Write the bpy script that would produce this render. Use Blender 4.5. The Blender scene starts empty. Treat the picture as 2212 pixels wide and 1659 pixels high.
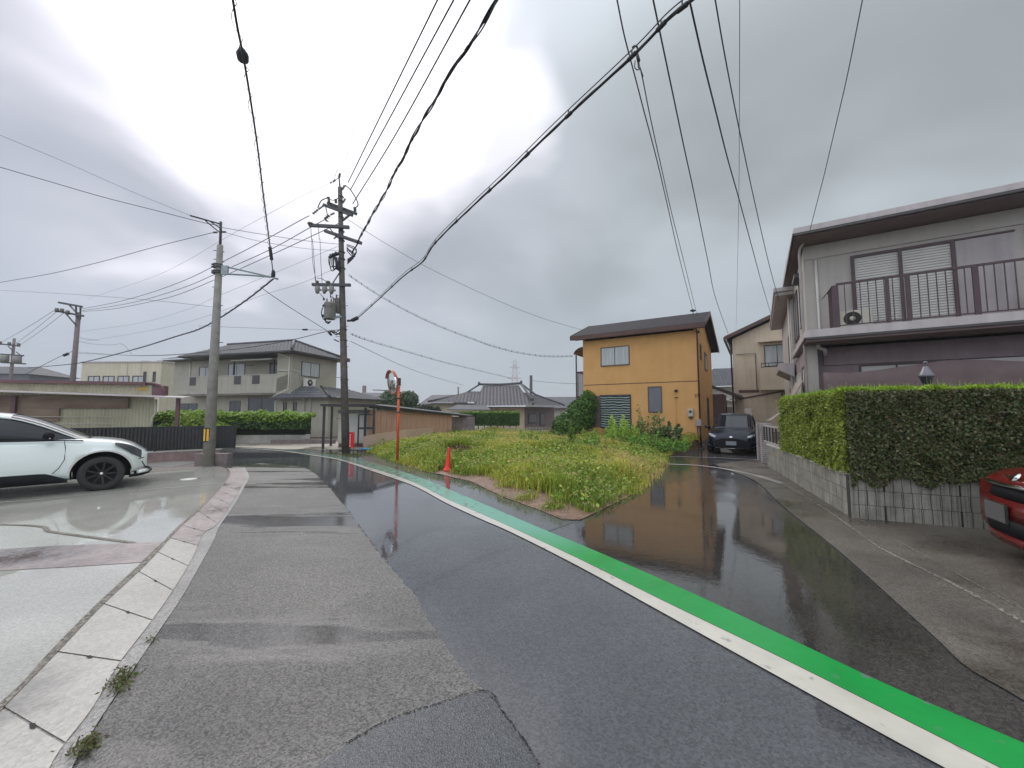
import bpy, bmesh, math, random
import numpy as np
from mathutils import Vector, Matrix
R = math.radians
random.seed(7); rng = np.random.default_rng(7)
scene = bpy.context.scene
COL = scene.collection
# ------------------------------------------------------------------ camera
CAMZ = 1.55
cd = bpy.data.cameras.new('camera'); cam = bpy.data.objects.new('camera', cd); COL.objects.link(cam)
cd.sensor_width = 36; cd.lens = 13.65; cd.clip_start = .05; cd.clip_end = 3000
PITCH = math.atan(60.8/838.7)
cam.location = (0, 0, CAMZ); cam.rotation_euler = (R(90)+PITCH, 0, 0)
scene.camera = cam
# ------------------------------------------------------------------ world
SUN_AZ, SUN_EL = R(-30), R(44)
sund = Vector((math.sin(SUN_AZ)*math.cos(SUN_EL), math.cos(SUN_AZ)*math.cos(SUN_EL), math.sin(SUN_EL)))
world = bpy.data.worlds.new("World"); scene.world = world; world.use_nodes = True
nt = world.node_tree; N = nt.nodes; Lk = nt.links; N.clear()
def nd(t, **k):
    n = N.new(t)
    for a, b in k.items(): setattr(n, a, b)
    return n
def mth(op, a, b=None, c=None, clamp=False):
    n = nd('ShaderNodeMath', operation=op); n.use_clamp = clamp
    for i, v in enumerate((a, b, c)):
        if v is None: continue
        if isinstance(v, (int, float)): n.inputs[i].default_value = v
        else: Lk.new(v, n.inputs[i])
    return n.outputs[0]
def mixc(f, a, b):
    n = nd('ShaderNodeMix', data_type='RGBA')
    for s, v in ((n.inputs[0], f), (n.inputs[6], a), (n.inputs[7], b)):
        if isinstance(v, (int, float)): s.default_value = v
        elif isinstance(v, tuple): s.default_value = (*v, 1)
        else: Lk.new(v, s)
    return n.outputs[2]
def smooth(v, a, b, to0=0., to1=1.):
    n = nd('ShaderNodeMapRange', interpolation_type='SMOOTHSTEP')
    n.inputs[1].default_value = a; n.inputs[2].default_value = b; n.inputs[3].default_value = to0; n.inputs[4].default_value = to1
    Lk.new(v, n.inputs[0]); return n.outputs[0]
tc = nd('ShaderNodeTexCoord'); D = tc.outputs['Generated']
sep = nd('ShaderNodeSeparateXYZ'); Lk.new(D, sep.inputs[0]); dx, dy, dz = sep.outputs
zz = mth('ADD', mth('MAXIMUM', dz, 0.0), .28)
cmb = nd('ShaderNodeCombineXYZ'); Lk.new(mth('DIVIDE', dx, zz), cmb.inputs[0]); Lk.new(mth('DIVIDE', dy, zz), cmb.inputs[1])
def noise(vec, scale, detail=4, rough=.5, off=(0, 0, 0), dist=0):
    mp = nd('ShaderNodeMapping'); mp.inputs['Location'].default_value = off; Lk.new(vec, mp.inputs[0])
    n = nd('ShaderNodeTexNoise'); n.inputs['Scale'].default_value = scale; n.inputs['Detail'].default_value = detail
    n.inputs['Roughness'].default_value = rough; n.inputs['Distortion'].default_value = dist
    Lk.new(mp.outputs[0], n.inputs['Vector']); return n.outputs['Fac']
n1 = noise(cmb.outputs[0], .75, 4, .48, (3.1, 1.7, 0), .3)
n2 = noise(cmb.outputs[0], 2.2, 3, .45, (8, 2, 0), .3)
def dotn(v):
    n = nd('ShaderNodeVectorMath', operation='DOT_PRODUCT'); Lk.new(D, n.inputs[0]); n.inputs[1].default_value = v; return n.outputs['Value']
def pixdir(x, y):
    fw = Vector((0, math.cos(PITCH), math.sin(PITCH))); up = Vector((0, -math.sin(PITCH), math.cos(PITCH)))
    return (Vector((1, 0, 0))*(x-1106) + up*(829.5-y) + fw*838.7).normalized()
left = smooth(dx, -.75, .45, 1., 0.)
t = smooth(mth('ADD', mth('MULTIPLY', n1, .68), mth('MULTIPLY', n2, .32)), .38, .62)
dark = mixc(left, (.355, .39, .405), (.47, .50, .585))
lite = mixc(left, (.54, .59, .63), (.74, .74, .83))
cloud = mixc(t, dark, lite)
hor = mixc(left, (.46, .515, .56), (.47, .535, .62))
cloud = mixc(smooth(dz, .0, .42, 1., 0.), cloud, hor)
# thin bright break in the cloud round the hidden sun
gl = mth('ADD', dotn(pixdir(600, 90)), mth('MULTIPLY', mth('SUBTRACT', n1, .5), .20))
gl = mth('ADD', gl, mth('MULTIPLY', mth('SUBTRACT', n2, .5), .26))
g1 = smooth(gl, .89, 1.0)
b = mth('ADD', dotn(pixdir(1030, 250)), mth('MULTIPLY', mth('SUBTRACT', n2, .5), .06))
g2 = smooth(b, .985, 1.0)
g3 = smooth(mth('ADD', dotn(pixdir(690, 300)), mth('MULTIPLY', mth('SUBTRACT', n2, .5), .08)), .945, 1.0)
glow = mth('MAXIMUM', mth('MAXIMUM', g1, mth('MULTIPLY', g2, .62)), mth('MULTIPLY', g3, .8))
cloud = mixc(mth('MULTIPLY', glow, .92), cloud, (1.28, 1.25, 1.34))
core = smooth(dotn(tuple(sund)), .93, 1.0)
cloud = mixc(mth('MULTIPLY', core, .45), cloud, (1.9, 1.85, 1.9))
# unseen sky overhead and behind the viewer, brightened as added fill on the facades
up_b = smooth(dz, .55, .95); back = smooth(dy, .15, -.5)
bri = mth('ADD', 1.02, mth('ADD', mth('MULTIPLY', up_b, 1.2), mth('MULTIPLY', back, 1.45)))
sc = nd('ShaderNodeVectorMath', operation='SCALE'); Lk.new(cloud, sc.inputs[0]); Lk.new(mth('MULTIPLY', bri, 10.0), sc.inputs['Scale'])
sky = nd('ShaderNodeTexSky', sky_type='NISHITA'); sky.sun_disc = False; sky.sun_elevation = SUN_EL; sky.sun_rotation = SUN_AZ
final = mixc(.93, sky.outputs[0], sc.outputs[0])
bg = nd('ShaderNodeBackground'); bg.inputs['Strength'].default_value = .1; Lk.new(final, bg.inputs['Color'])
wo = nd('ShaderNodeOutputWorld'); Lk.new(bg.outputs[0], wo.inputs[0])
sl = bpy.data.lights.new('sun', 'SUN'); sl.energy = .95; sl.angle = R(32); sl.color = (1, .96, .9)
so = bpy.data.objects.new('sun', sl); COL.objects.link(so); so.rotation_euler = (-sund).to_track_quat('-Z', 'Y').to_euler(); so.location = (0, 0, 30)
vs = scene.view_settings; vs.view_transform = 'Standard'; vs.look = 'None'; vs.exposure = 0.0; vs.gamma = 1; vs.use_curve_mapping = False

# ------------------------------------------------------------------ measuring helpers (survey of the site from the photo)
_fw = Vector((0, math.cos(PITCH), math.sin(PITCH))); _up = Vector((0, -math.sin(PITCH), math.cos(PITCH)))
def ray(x, y): return Vector((1, 0, 0))*(x-1106) + _up*(829.5-y) + _fw*838.7
C0 = Vector((0, 0, CAMZ))
def G(x, y, z=0.): d = ray(x, y); return C0 + d*((z-CAMZ)/d.z)
def W(x, y, Y): d = ray(x, y); return C0 + d*(Y/d.y)

# ------------------------------------------------------------------ materials
MATS = {}
def mat(name, c1, c2=None, scale=3., rough=.6, r2=None, bump=0., bscale=40., metal=0., coat=0., detail=5, stretch=(1, 1, 1), spec=.5, lo=.35, hi=.65, trans=0., alpha=None, extra=None):
    m = bpy.data.materials.new(name); m.use_nodes = True; t = m.node_tree; n = t.nodes; l = t.links
    p = n['Principled BSDF']; p.inputs['Roughness'].default_value = rough; p.inputs['Metallic'].default_value = metal
    p.inputs['Coat Weight'].default_value = coat; p.inputs['Coat Roughness'].default_value = .06; p.inputs['Specular IOR Level'].default_value = spec
    p.inputs['Base Color'].default_value = (*c1, 1)
    if trans: p.inputs['Transmission Weight'].default_value = trans
    tcx = n.new('ShaderNodeTexCoord'); mp = n.new('ShaderNodeMapping'); mp.inputs['Scale'].default_value = stretch; l.new(tcx.outputs['Object'], mp.inputs[0])
    if c2 is not None or r2 is not None:
        no = n.new('ShaderNodeTexNoise'); no.inputs['Scale'].default_value = scale; no.inputs['Detail'].default_value = detail; no.inputs['Roughness'].default_value = .6
        l.new(mp.outputs[0], no.inputs['Vector'])
        rp = n.new('ShaderNodeMapRange'); rp.inputs[1].default_value = lo; rp.inputs[2].default_value = hi; l.new(no.outputs['Fac'], rp.inputs[0])
        if c2 is not None:
            mx = n.new('ShaderNodeMix'); mx.data_type = 'RGBA'; mx.inputs[6].default_value = (*c1, 1); mx.inputs[7].default_value = (*c2, 1)
            l.new(rp.outputs[0], mx.inputs[0]); l.new(mx.outputs[2], p.inputs['Base Color'])
        if r2 is not None:
            rr = n.new('ShaderNodeMapRange'); rr.inputs[3].default_value = rough; rr.inputs[4].default_value = r2; l.new(rp.outputs[0], rr.inputs[0]); l.new(rr.outputs[0], p.inputs['Roughness'])
    if bump:
        nb = n.new('ShaderNodeTexNoise'); nb.inputs['Scale'].default_value = bscale; nb.inputs['Detail'].default_value = 4; l.new(tcx.outputs['Object'], nb.inputs['Vector'])
        bp = n.new('ShaderNodeBump'); bp.inputs['Strength'].default_value = bump; bp.inputs['Distance'].default_value = .02
        l.new(nb.outputs['Fac'], bp.inputs['Height']); l.new(bp.outputs[0], p.inputs['Normal'])
    if extra: extra(m, t, p, tcx)
    MATS[name] = m; return m

def speck(m, t, p, tcx):  # aggregate stones showing in old asphalt
    n = t.nodes; l = t.links
    vo = n.new('ShaderNodeTexVoronoi'); vo.inputs['Scale'].default_value = 75; l.new(tcx.outputs['Object'], vo.inputs['Vector'])
    src = p.inputs['Base Color'].links[0].from_socket
    hs = n.new('ShaderNodeSeparateColor'); l.new(vo.outputs['Color'], hs.inputs[0])
    rp = n.new('ShaderNodeMapRange'); rp.inputs[1].default_value = 0; rp.inputs[2].default_value = 1; rp.inputs[3].default_value = .45; rp.inputs[4].default_value = 1.9; l.new(hs.outputs[0], rp.inputs[0])
    sc = n.new('ShaderNodeVectorMath'); sc.operation = 'SCALE'; l.new(src, sc.inputs[0]); l.new(rp.outputs[0], sc.inputs['Scale']); l.new(sc.outputs[0], p.inputs['Base Color'])
    bp = n.new('ShaderNodeBump'); bp.inputs['Strength'].default_value = .55; bp.inputs['Distance'].default_value = .006; l.new(vo.outputs['Distance'], bp.inputs['Height'])
    l.new(bp.outputs[0], p.inputs['Normal'])

def wetground(name, dry, dry2, rough_dry, grain, gscale, puddle_lo, puddle_hi, pscale=.6, pst=(1, 1, 1), stones=True, film=.025, base_scale=1.2, prot=0., ior=1.6, gl=.35, gh=1.6, darken=.6):
    """wet surface: grainy body with standing water where the noise is high"""
    m = bpy.data.materials.new(name); m.use_nodes = True; t = m.node_tree; n = t.nodes; l = t.links; p = n['Principled BSDF']
    tc = n.new('ShaderNodeTexCoord')
    def no(scale, det=4, st=(1, 1, 1), rot=0., loc=(0, 0, 0), rough=.55):
        mp = n.new('ShaderNodeMapping'); mp.inputs['Scale'].default_value = st; mp.inputs['Rotation'].default_value = (0, 0, rot); mp.inputs['Location'].default_value = loc
        l.new(tc.outputs['Object'], mp.inputs[0])
        x = n.new('ShaderNodeTexNoise'); x.inputs['Scale'].default_value = scale; x.inputs['Detail'].default_value = det; x.inputs['Roughness'].default_value = rough; l.new(mp.outputs[0], x.inputs['Vector']); return x.outputs['Fac']
    def mr(v, a, b, c=0., d=1.):
        x = n.new('ShaderNodeMapRange'); x.inputs[1].default_value = a; x.inputs[2].default_value = b; x.inputs[3].default_value = c; x.inputs[4].default_value = d; l.new(v, x.inputs[0]); return x.outputs[0]
    pud = mr(no(pscale, 5, pst, prot), puddle_lo, puddle_hi)
    mx = n.new('ShaderNodeMix'); mx.data_type = 'RGBA'; mx.inputs[6].default_value = (*dry, 1); mx.inputs[7].default_value = (*dry2, 1); l.new(mr(no(base_scale, 6), .35, .68), mx.inputs[0])
    vo = n.new('ShaderNodeTexVoronoi'); vo.inputs['Scale'].default_value = gscale; l.new(tc.outputs['Object'], vo.inputs['Vector'])
    hs = n.new('ShaderNodeSeparateColor'); l.new(vo.outputs['Color'], hs.inputs[0])
    k = mr(hs.outputs[0], 0, 1, gl, gh) if stones else mr(no(gscale, 3), .3, .7, .8, 1.2)
    wet = mr(pud, 0, 1, 1, darken)
    mul = n.new('ShaderNodeMath'); mul.operation = 'MULTIPLY'; l.new(k, mul.inputs[0]); l.new(wet, mul.inputs[1])
    sc = n.new('ShaderNodeVectorMath'); sc.operation = 'SCALE'; l.new(mx.outputs[2], sc.inputs[0]); l.new(mul.outputs[0], sc.inputs['Scale']); l.new(sc.outputs[0], p.inputs['Base Color'])
    l.new(mr(pud, 0, 1, rough_dry, film), p.inputs['Roughness'])
    p.inputs['IOR'].default_value = ior
    h = n.new('ShaderNodeMath'); h.operation = 'ADD'; l.new(vo.outputs['Distance'], h.inputs[0]); l.new(no(gscale*.35, 3), h.inputs[1])
    bp = n.new('ShaderNodeBump'); bp.inputs['Distance'].default_value = .01; l.new(mr(pud, 0, 1, grain, grain*.06), bp.inputs['Strength']); l.new(h.outputs[0], bp.inputs['Height'])
    rip = n.new('ShaderNodeBump'); rip.inputs['Strength'].default_value = .06; rip.inputs['Distance'].default_value = .01; l.new(no(9, 2), rip.inputs['Height']); l.new(bp.outputs[0], rip.inputs['Normal'])
    l.new(rip.outputs[0], p.inputs['Normal'])
    MATS[name] = m; return m

wetground('asphalt', (.098, .100, .106), (.120, .122, .128), .18, .06, 90, .32, .50, .22, (.5, 1.5, 1), prot=R(-15), gl=.7, gh=1.3, darken=.75)
wetground('old_asphalt', (.088, .083, .078), (.142, .133, .122), .55, .26, 120, .50, .57, .42, (.40, 2.4, 1), prot=R(-12), base_scale=.7, film=.12, gl=.45, gh=1.8, ior=1.45, darken=.66)
wetground('dark_asphalt', (.055, .058, .064), (.075, .078, .084), .38, .22, 120, .52, .8, .5, gl=.6, gh=1.5, ior=1.45)
wetground('alley_asphalt', (.060, .056, .050), (.088, .080, .072), .20, .16, 80, .33, .50, .28, (1, .6, 1), prot=R(20), film=.02, gl=.6, gh=1.4)
wetground('wet_concrete', (.41, .40, .35), (.51, .495, .445), .16, .03, 60, .28, .46, .25, (.6, 1.4, 1), stones=False, film=.03, darken=.85, prot=R(-15))
wetground('rough_concrete', (.068, .056, .045), (.12, .105, .083), .45, .4, 95, .50, .66, .7, (1, 1, 1), gl=.6, gh=1.5, film=.12)
wetground('gutter_concrete', (.36, .335, .30), (.46, .43, .385), .36, .12, 60, .56, .7, .8, stones=True, gl=.85, gh=1.12, darken=.65)
wetground('curb_concrete', (.20, .19, .18), (.33, .31, .29), .45, .35, 80, .6, .8, .8, gl=.7, gh=1.3)
wetground('pink_paving', (.25, .20, .19), (.34, .28, .265), .40, .4, 24, .5, .66, .8, gl=.85, gh=1.15)
wetground('gravel_joint', (.10, .085, .065), (.17, .15, .12), .6, .9, 55, .6, .8, .8, gl=.4, gh=1.9)
wetground('beige_gravel', (.30, .26, .20), (.40, .35, .28), .6, .6, 40, .5, .7, .5, gl=.7, gh=1.3)
wetground('soil', (.13, .068, .038), (.20, .115, .07), .6, .8, 28, .55, .75, 1.0, gl=.6, gh=1.4)
wetground('ground_soil', (.10, .085, .06), (.14, .12, .09), .7, .6, 10, .6, .8, .5)
def linepaint(name, c, w, wear, old):
    def ex(m, t, p, tcx):
        n = t.nodes; l = t.links
        a = n.new('ShaderNodeTexNoise'); a.inputs['Scale'].default_value = 7; a.inputs['Detail'].default_value = 8; l.new(tcx.outputs['Object'], a.inputs['Vector'])
        sp = n.new('ShaderNodeSeparateXYZ'); l.new(tcx.outputs['Object'], sp.inputs[0])
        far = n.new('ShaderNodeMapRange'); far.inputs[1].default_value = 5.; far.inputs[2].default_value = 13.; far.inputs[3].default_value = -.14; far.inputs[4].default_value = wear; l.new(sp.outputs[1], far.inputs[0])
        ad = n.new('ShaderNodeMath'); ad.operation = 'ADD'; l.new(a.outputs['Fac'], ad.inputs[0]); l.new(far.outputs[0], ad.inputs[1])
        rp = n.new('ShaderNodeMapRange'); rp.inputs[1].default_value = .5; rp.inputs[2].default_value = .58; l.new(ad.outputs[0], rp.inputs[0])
        mo = n.new('ShaderNodeMix'); mo.data_type = 'RGBA'; fo = n.new('ShaderNodeMapRange'); fo.inputs[1].default_value = 4.3; fo.inputs[2].default_value = 5.4; l.new(sp.outputs[1], fo.inputs[0]); l.new(fo.outputs[0], mo.inputs[0]); l.new(p.inputs['Base Color'].links[0].from_socket, mo.inputs[6]); mo.inputs[7].default_value = (*old, 1)  # paler far paint: partly wear, partly sky reflection put into the colour
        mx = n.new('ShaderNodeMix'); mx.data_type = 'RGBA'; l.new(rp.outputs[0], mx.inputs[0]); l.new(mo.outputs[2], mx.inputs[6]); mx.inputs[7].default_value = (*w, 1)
        l.new(mx.outputs[2], p.inputs['Base Color'])
    return mat(name, c, tuple(v*.85 for v in c), 3, .20, .06, bump=.06, bscale=160, extra=ex)
linepaint('white_paint', (.58, .55, .47), (.30, .29, .27), -.04, (.56, .54, .47))
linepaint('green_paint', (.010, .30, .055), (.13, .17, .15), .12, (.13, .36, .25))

mat('concrete_pole', (.20, .19, .165), (.28, .265, .24), 6, .7, bump=.2, bscale=60)
def moss(m, t, p, tcx):
    n = t.nodes; l = t.links
    sp = n.new('ShaderNodeSeparateXYZ'); l.new(tcx.outputs['Object'], sp.inputs[0])
    no = n.new('ShaderNodeTexNoise'); no.inputs['Scale'].default_value = 5; l.new(tcx.outputs['Object'], no.inputs['Vector'])
    ad = n.new('ShaderNodeMath'); ad.operation = 'MULTIPLY_ADD'; l.new(no.outputs['Fac'], ad.inputs[0]); ad.inputs[1].default_value = .30
    ln_ = n.new('ShaderNodeMath'); ln_.operation = 'MULTIPLY_ADD'; l.new(sp.outputs[2], ln_.inputs[0]); ln_.inputs[1].default_value = -(W(734.5, 405, G(747, 980).y).x-G(747, 980).x)/W(734.5, 405, G(747, 980).y).z; l.new(sp.outputs[0], ln_.inputs[2]); l.new(ln_.outputs[0], ad.inputs[2])
    rp = n.new('ShaderNodeMapRange'); rp.inputs[1].default_value = .16; rp.inputs[2].default_value = .07; l.new(ad.outputs[0], rp.inputs[0])
    mx = n.new('ShaderNodeMix'); mx.data_type = 'RGBA'; l.new(rp.outputs[0], mx.inputs[0]); l.new(p.inputs['Base Color'].links[0].from_socket, mx.inputs[6]); mx.inputs[7].default_value = (.085, .078, .03, 1)
    l.new(mx.outputs[2], p.inputs['Base Color'])
mat('old_pole', (.085, .07, .07), (.14, .12, .115), 5, .8, bump=.3, bscale=50, extra=moss)
mat('dark_steel', (.035, .04, .045), (.07, .07, .07), 8, .5)
mat('steel', (.20, .25, .26), (.28, .32, .33), 8, .45, metal=.3)
mat('transformer_grey', (.20, .19, .175), (.25, .24, .22), 5, .5)
mat('insulator', (.10, .085, .07), (.16, .14, .12), 9, .3)
mat('wire_black', (.02, .02, .022), None, 1, .55)
mat('wire_grey', (.10, .105, .11), None, 1, .6)
def grime(m, t, p, tcx, k=.80):
    n = t.nodes; l = t.links
    mp = n.new('ShaderNodeMapping'); mp.inputs['Scale'].default_value = (5, 5, .35); l.new(tcx.outputs['Object'], mp.inputs[0])
    a = n.new('ShaderNodeTexNoise'); a.inputs['Scale'].default_value = 1; a.inputs['Detail'].default_value = 7; a.inputs['Roughness'].default_value = .65; l.new(mp.outputs[0], a.inputs['Vector'])
    rp = n.new('ShaderNodeMapRange'); rp.inputs[1].default_value = .45; rp.inputs[2].default_value = .75; rp.inputs[3].default_value = 1.; rp.inputs[4].default_value = k; l.new(a.outputs['Fac'], rp.inputs[0])
    sc = n.new('ShaderNodeVectorMath'); sc.operation = 'SCALE'; l.new(p.inputs['Base Color'].links[0].from_socket, sc.inputs[0]); l.new(rp.outputs[0], sc.inputs['Scale']); l.new(sc.outputs[0], p.inputs['Base Color'])
mat('orange_stucco', (.64, .35, .125), (.70, .39, .145), 1.4, .85, bump=.5, bscale=110, extra=lambda m, t, p, x: grime(m, t, p, x, .93))
def siding(pitch, depth=.01):
    def ex(m, t, p, tcx):
        n = t.nodes; l = t.links
        sp = n.new('ShaderNodeSeparateXYZ'); l.new(tcx.outputs['Object'], sp.inputs[0])
        a = n.new('ShaderNodeMath'); a.operation = 'DIVIDE'; l.new(sp.outputs[2], a.inputs[0]); a.inputs[1].default_value = pitch
        b = n.new('ShaderNodeMath'); b.operation = 'FRACT'; l.new(a.outputs[0], b.inputs[0])
        bp = n.new('ShaderNodeBump'); bp.inputs['Strength'].default_value = .6; bp.inputs['Distance'].default_value = depth; l.new(b.outputs[0], bp.inputs['Height']); l.new(bp.outputs[0], p.inputs['Normal'])
    return ex
mat('beige_siding', (.36, .335, .27), (.42, .39, .32), 1.2, .75, extra=siding(.09, .006))
mat('beige_balcony', (.38, .35, .30), (.44, .41, .35), 1.2, .8, bump=.3, bscale=90, extra=grime)
mat('cream_wall', (.58, .52, .39), (.64, .58, .45), 1.0, .8, bump=.2, bscale=80, extra=grime)
mat('cream_stucco', (.60, .50, .36), (.68, .57, .43), .9, .85, bump=.4, bscale=90, extra=grime)
mat('grey_stucco', (.42, .385, .345), (.47, .43, .39), .8, .85, bump=.4, bscale=90, extra=lambda m, t, p, x: grime(m, t, p, x, .90))
mat('grey_trim', (.47, .415, .405), (.53, .47, .46), 2, .6, extra=grime)
mat('mauve_panel', (.37, .33, .325), (.42, .375, .365), 2, .6, extra=grime)
mat('purple_wall', (.26, .20, .21), (.32, .25, .26), 1.5, .8, extra=grime)
mat('brown_metal', (.055, .028, .032), (.075, .038, .042), 4, .45)
mat('brown_trim', (.07, .03, .022), (.10, .045, .03), 3, .5)
mat('roof_slate', (.022, .019, .022), (.036, .032, .036), 5, .75, spec=.25, bump=.4, bscale=60)
mat('roof_tile', (.075, .075, .082), (.13, .13, .138), 3, .62, .7, spec=.3)
mat('roof_tile_trad', (.055, .05, .057), (.125, .115, .125), 9, .5, .65, spec=.4)
mat('white_plastic', (.72, .70, .66), (.66, .64, .58), 3, .4)
mat('cream_plastic', (.58, .54, .44), (.52, .48, .39), 3, .45)
mat('white_shutter', (.62, .60, .56), (.56, .545, .51), 2, .5)
mat('pipe_white', (.66, .63, .57), None, 2, .4)
mat('glass_dark', (.035, .04, .045), (.06, .065, .07), 1.5, .06)
mat('glass_curtain', (.38, .40, .40), (.50, .51, .50), 2.5, .08, stretch=(6, 6, .4))
mat('frosted', (.13, .125, .15), (.16, .155, .175), 2, .3)
mat('frame_dark', (.05, .045, .04), None, 1, .4)
mat('frame_bronze', (.09, .07, .055), None, 1, .4)
mat('frame_white', (.6, .58, .54), None, 1, .4)
mat('brown_board', (.12, .075, .075), (.15, .095, .09), 3, .6)
mat('fence_wood', (.42, .25, .17), (.52, .32, .22), 2.2, .8, bump=.3, bscale=30, stretch=(8, 8, .5))
mat('fence_lower', (.40, .28, .20), (.46, .33, .25), 2.2, .8, bump=.2, bscale=30)
mat('black_metal', (.018, .018, .02), (.03, .03, .03), 4, .4)
mat('black_fence', (.012, .013, .015), None, 4, .35)
mat('pink_wall', (.20, .13, .125), (.30, .21, .20), 4, .7, bump=.5, bscale=30)
mat('mauve_block', (.15, .115, .115), (.22, .175, .17), 4, .75, bump=.4, bscale=40)
mat('pale_concrete', (.34, .32, .29), (.46, .44, .40), 2, .7, bump=.3, bscale=40)
mat('maroon_roof', (.12, .055, .06), (.16, .075, .08), 3, .45)
mat('rust_panel', (.16, .085, .065), (.33, .25, .18), 1.0, .7, stretch=(.4, .4, 1.6))
mat('cream_corrugated', (.50, .46, .32), (.40, .36, .26), 1.8, .6, stretch=(1, 1, .4))
def streak(m, t, p, tcx):
    n = t.nodes; l = t.links
    mp = n.new('ShaderNodeMapping'); mp.inputs['Scale'].default_value = (38, 38, 1.1); l.new(tcx.outputs['Object'], mp.inputs[0])
    a = n.new('ShaderNodeTexNoise'); a.inputs['Scale'].default_value = 1; a.inputs['Detail'].default_value = 6; l.new(mp.outputs[0], a.inputs['Vector'])
    rp = n.new('ShaderNodeMapRange'); rp.inputs[1].default_value = .48; rp.inputs[2].default_value = .72; rp.inputs[4].default_value = .75; l.new(a.outputs['Fac'], rp.inputs[0])
    mx = n.new('ShaderNodeMix'); mx.data_type = 'RGBA'; l.new(rp.outputs[0], mx.inputs[0]); l.new(p.inputs['Base Color'].links[0].from_socket, mx.inputs[6]); mx.inputs[7].default_value = (.045, .04, .035, 1)
    l.new(mx.outputs[2], p.inputs['Base Color'])
mat('block_wall', (.20, .19, .155), (.32, .305, .255), 3, .75, bump=.6, bscale=45, extra=streak)
mat('block_groove', (.035, .032, .03), None, 1, .9)
mat('brick_light', (.30, .265, .25), (.38, .34, .32), 5, .75, bump=.3)
mat('brick_dark', (.10, .08, .065), (.16, .13, .11), 9, .75, bump=.4)
mat('canvas_brown', (.15, .105, .105), (.18, .13, .125), 2, .85)
mat('canvas_beige', (.30, .24, .20), (.36, .29, .25), 2, .85)
mat('green_mesh', (.02, .06, .055), None, 1, .8)
mat('car_white', (.74, .79, .77), None, 1, .25, coat=1)
mat('car_navy', (.005, .009, .020), None, 1, .22, spec=.35)
mat('car_red', (.12, .006, .006), None, 1, .25, coat=.6, spec=.4)
mat('car_glass', (.02, .022, .028), None, 1, .03)
mat('rubber', (.018, .018, .018), (.03, .03, .03), 8, .75)
mat('car_black', (.010, .010, .012), None, 1, .6, spec=.15)
mat('rim_black', (.010, .010, .011), None, 1, .55)
mat('chrome', (.7, .7, .7), None, 1, .12, metal=1)
mat('lamp_glass', (.30, .32, .34), None, 1, .15, metal=.5)
mat('lantern_metal', (.16, .16, .17), None, 1, .35, metal=.4)
mat('amber', (.55, .20, .08), None, 1, .15)
mat('plate', (.11, .105, .10), None, 1, .5)
mat('fan_grey', (.09, .085, .085), None, 1, .6)
mat('plate_dark', (.22, .24, .25), None, 1, .5)
mat('orange_paint', (.60, .10, .025), (.50, .08, .02), 5, .45)
mat('orange_shell', (.34, .12, .06), (.40, .16, .09), 5, .5)
mat('cone_red', (.80, .03, .02), (.66, .025, .015), 6, .45)
mat('sign_red', (.62, .012, .02), (.5, .01, .015), 3, .4)
mat('sign_white', (.8, .78, .75), None, 1, .5)
mat('mirror_glass', (.85, .87, .88), None, 1, .03, metal=1)
mat('tarp_blue', (.03, .30, .62), (.05, .42, .75), 4, .35)
mat('yellow', (.75, .42, .03), None, 1, .5)
mat('sign_gold', (.55, .34, .07), None, 1, .5)
mat('meter_grey', (.45, .44, .40), None, 1, .5)
mat('number_brown', (.18, .07, .03), None, 1, .5)
mat('wood_yellow', (.62, .36, .10), (.55, .31, .09), 2, .7)
mat('tower_red', (.45, .32, .32), None, 1, .7)
mat('tower_white', (.55, .55, .55), None, 1, .7)
mat('bark', (.10, .075, .05), (.15, .12, .08), 9, .9, bump=.5)
mat('stem_green', (.08, .16, .03), None, 1, .7)
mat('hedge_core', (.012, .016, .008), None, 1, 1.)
def stripes(m, t, p, tcx):
    n = t.nodes; l = t.links
    sp = n.new('ShaderNodeSeparateXYZ'); l.new(tcx.outputs['Object'], sp.inputs[0])
    no = n.new('ShaderNodeTexNoise'); no.inputs['Scale'].default_value = 2.2; l.new(tcx.outputs['Object'], no.inputs['Vector'])
    a = n.new('ShaderNodeMath'); a.operation = 'MULTIPLY_ADD'; l.new(no.outputs['Fac'], a.inputs[0]); a.inputs[1].default_value = .16; l.new(sp.outputs[2], a.inputs[2])
    b = n.new('ShaderNodeMath'); b.operation = 'DIVIDE'; l.new(a.outputs[0], b.inputs[0]); b.inputs[1].default_value = .118
    f = n.new('ShaderNodeMath'); f.operation = 'FRACT'; l.new(b.outputs[0], f.inputs[0])
    g = n.new('ShaderNodeMath'); g.operation = 'GREATER_THAN'; l.new(f.outputs[0], g.inputs[0]); g.inputs[1].default_value = .72
    mx = n.new('ShaderNodeMix'); mx.data_type = 'RGBA'; l.new(g.outputs[0], mx.inputs[0]); mx.inputs[6].default_value = (.02, .035, .045, 1); mx.inputs[7].default_value = (.38, .44, .38, 1)
    l.new(mx.outputs[2], p.inputs['Base Color'])
mat('striped_cloth', (.02, .04, .05), None, 1, .8, extra=stripes)
def leafmat(name, rough=.5, tr=.25):
    m = bpy.data.materials.new(name); m.use_nodes = True; t = m.node_tree; n = t.nodes; l = t.links; p = n['Principled BSDF']
    at = n.new('ShaderNodeAttribute'); at.attribute_name = 'tint'; l.new(at.outputs['Color'], p.inputs['Base Color']); p.inputs['Roughness'].default_value = rough
    p.inputs['Specular IOR Level'].default_value = .35
    tl = n.new('ShaderNodeBsdfTranslucent'); l.new(at.outputs['Color'], tl.inputs['Color']); mx = n.new('ShaderNodeMixShader'); mx.inputs[0].default_value = tr
    l.new(p.outputs[0], mx.inputs[1]); l.new(tl.outputs[0], mx.inputs[2]); l.new(mx.outputs[0], n['Material Output'].inputs[0])
    MATS[name] = m
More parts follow.
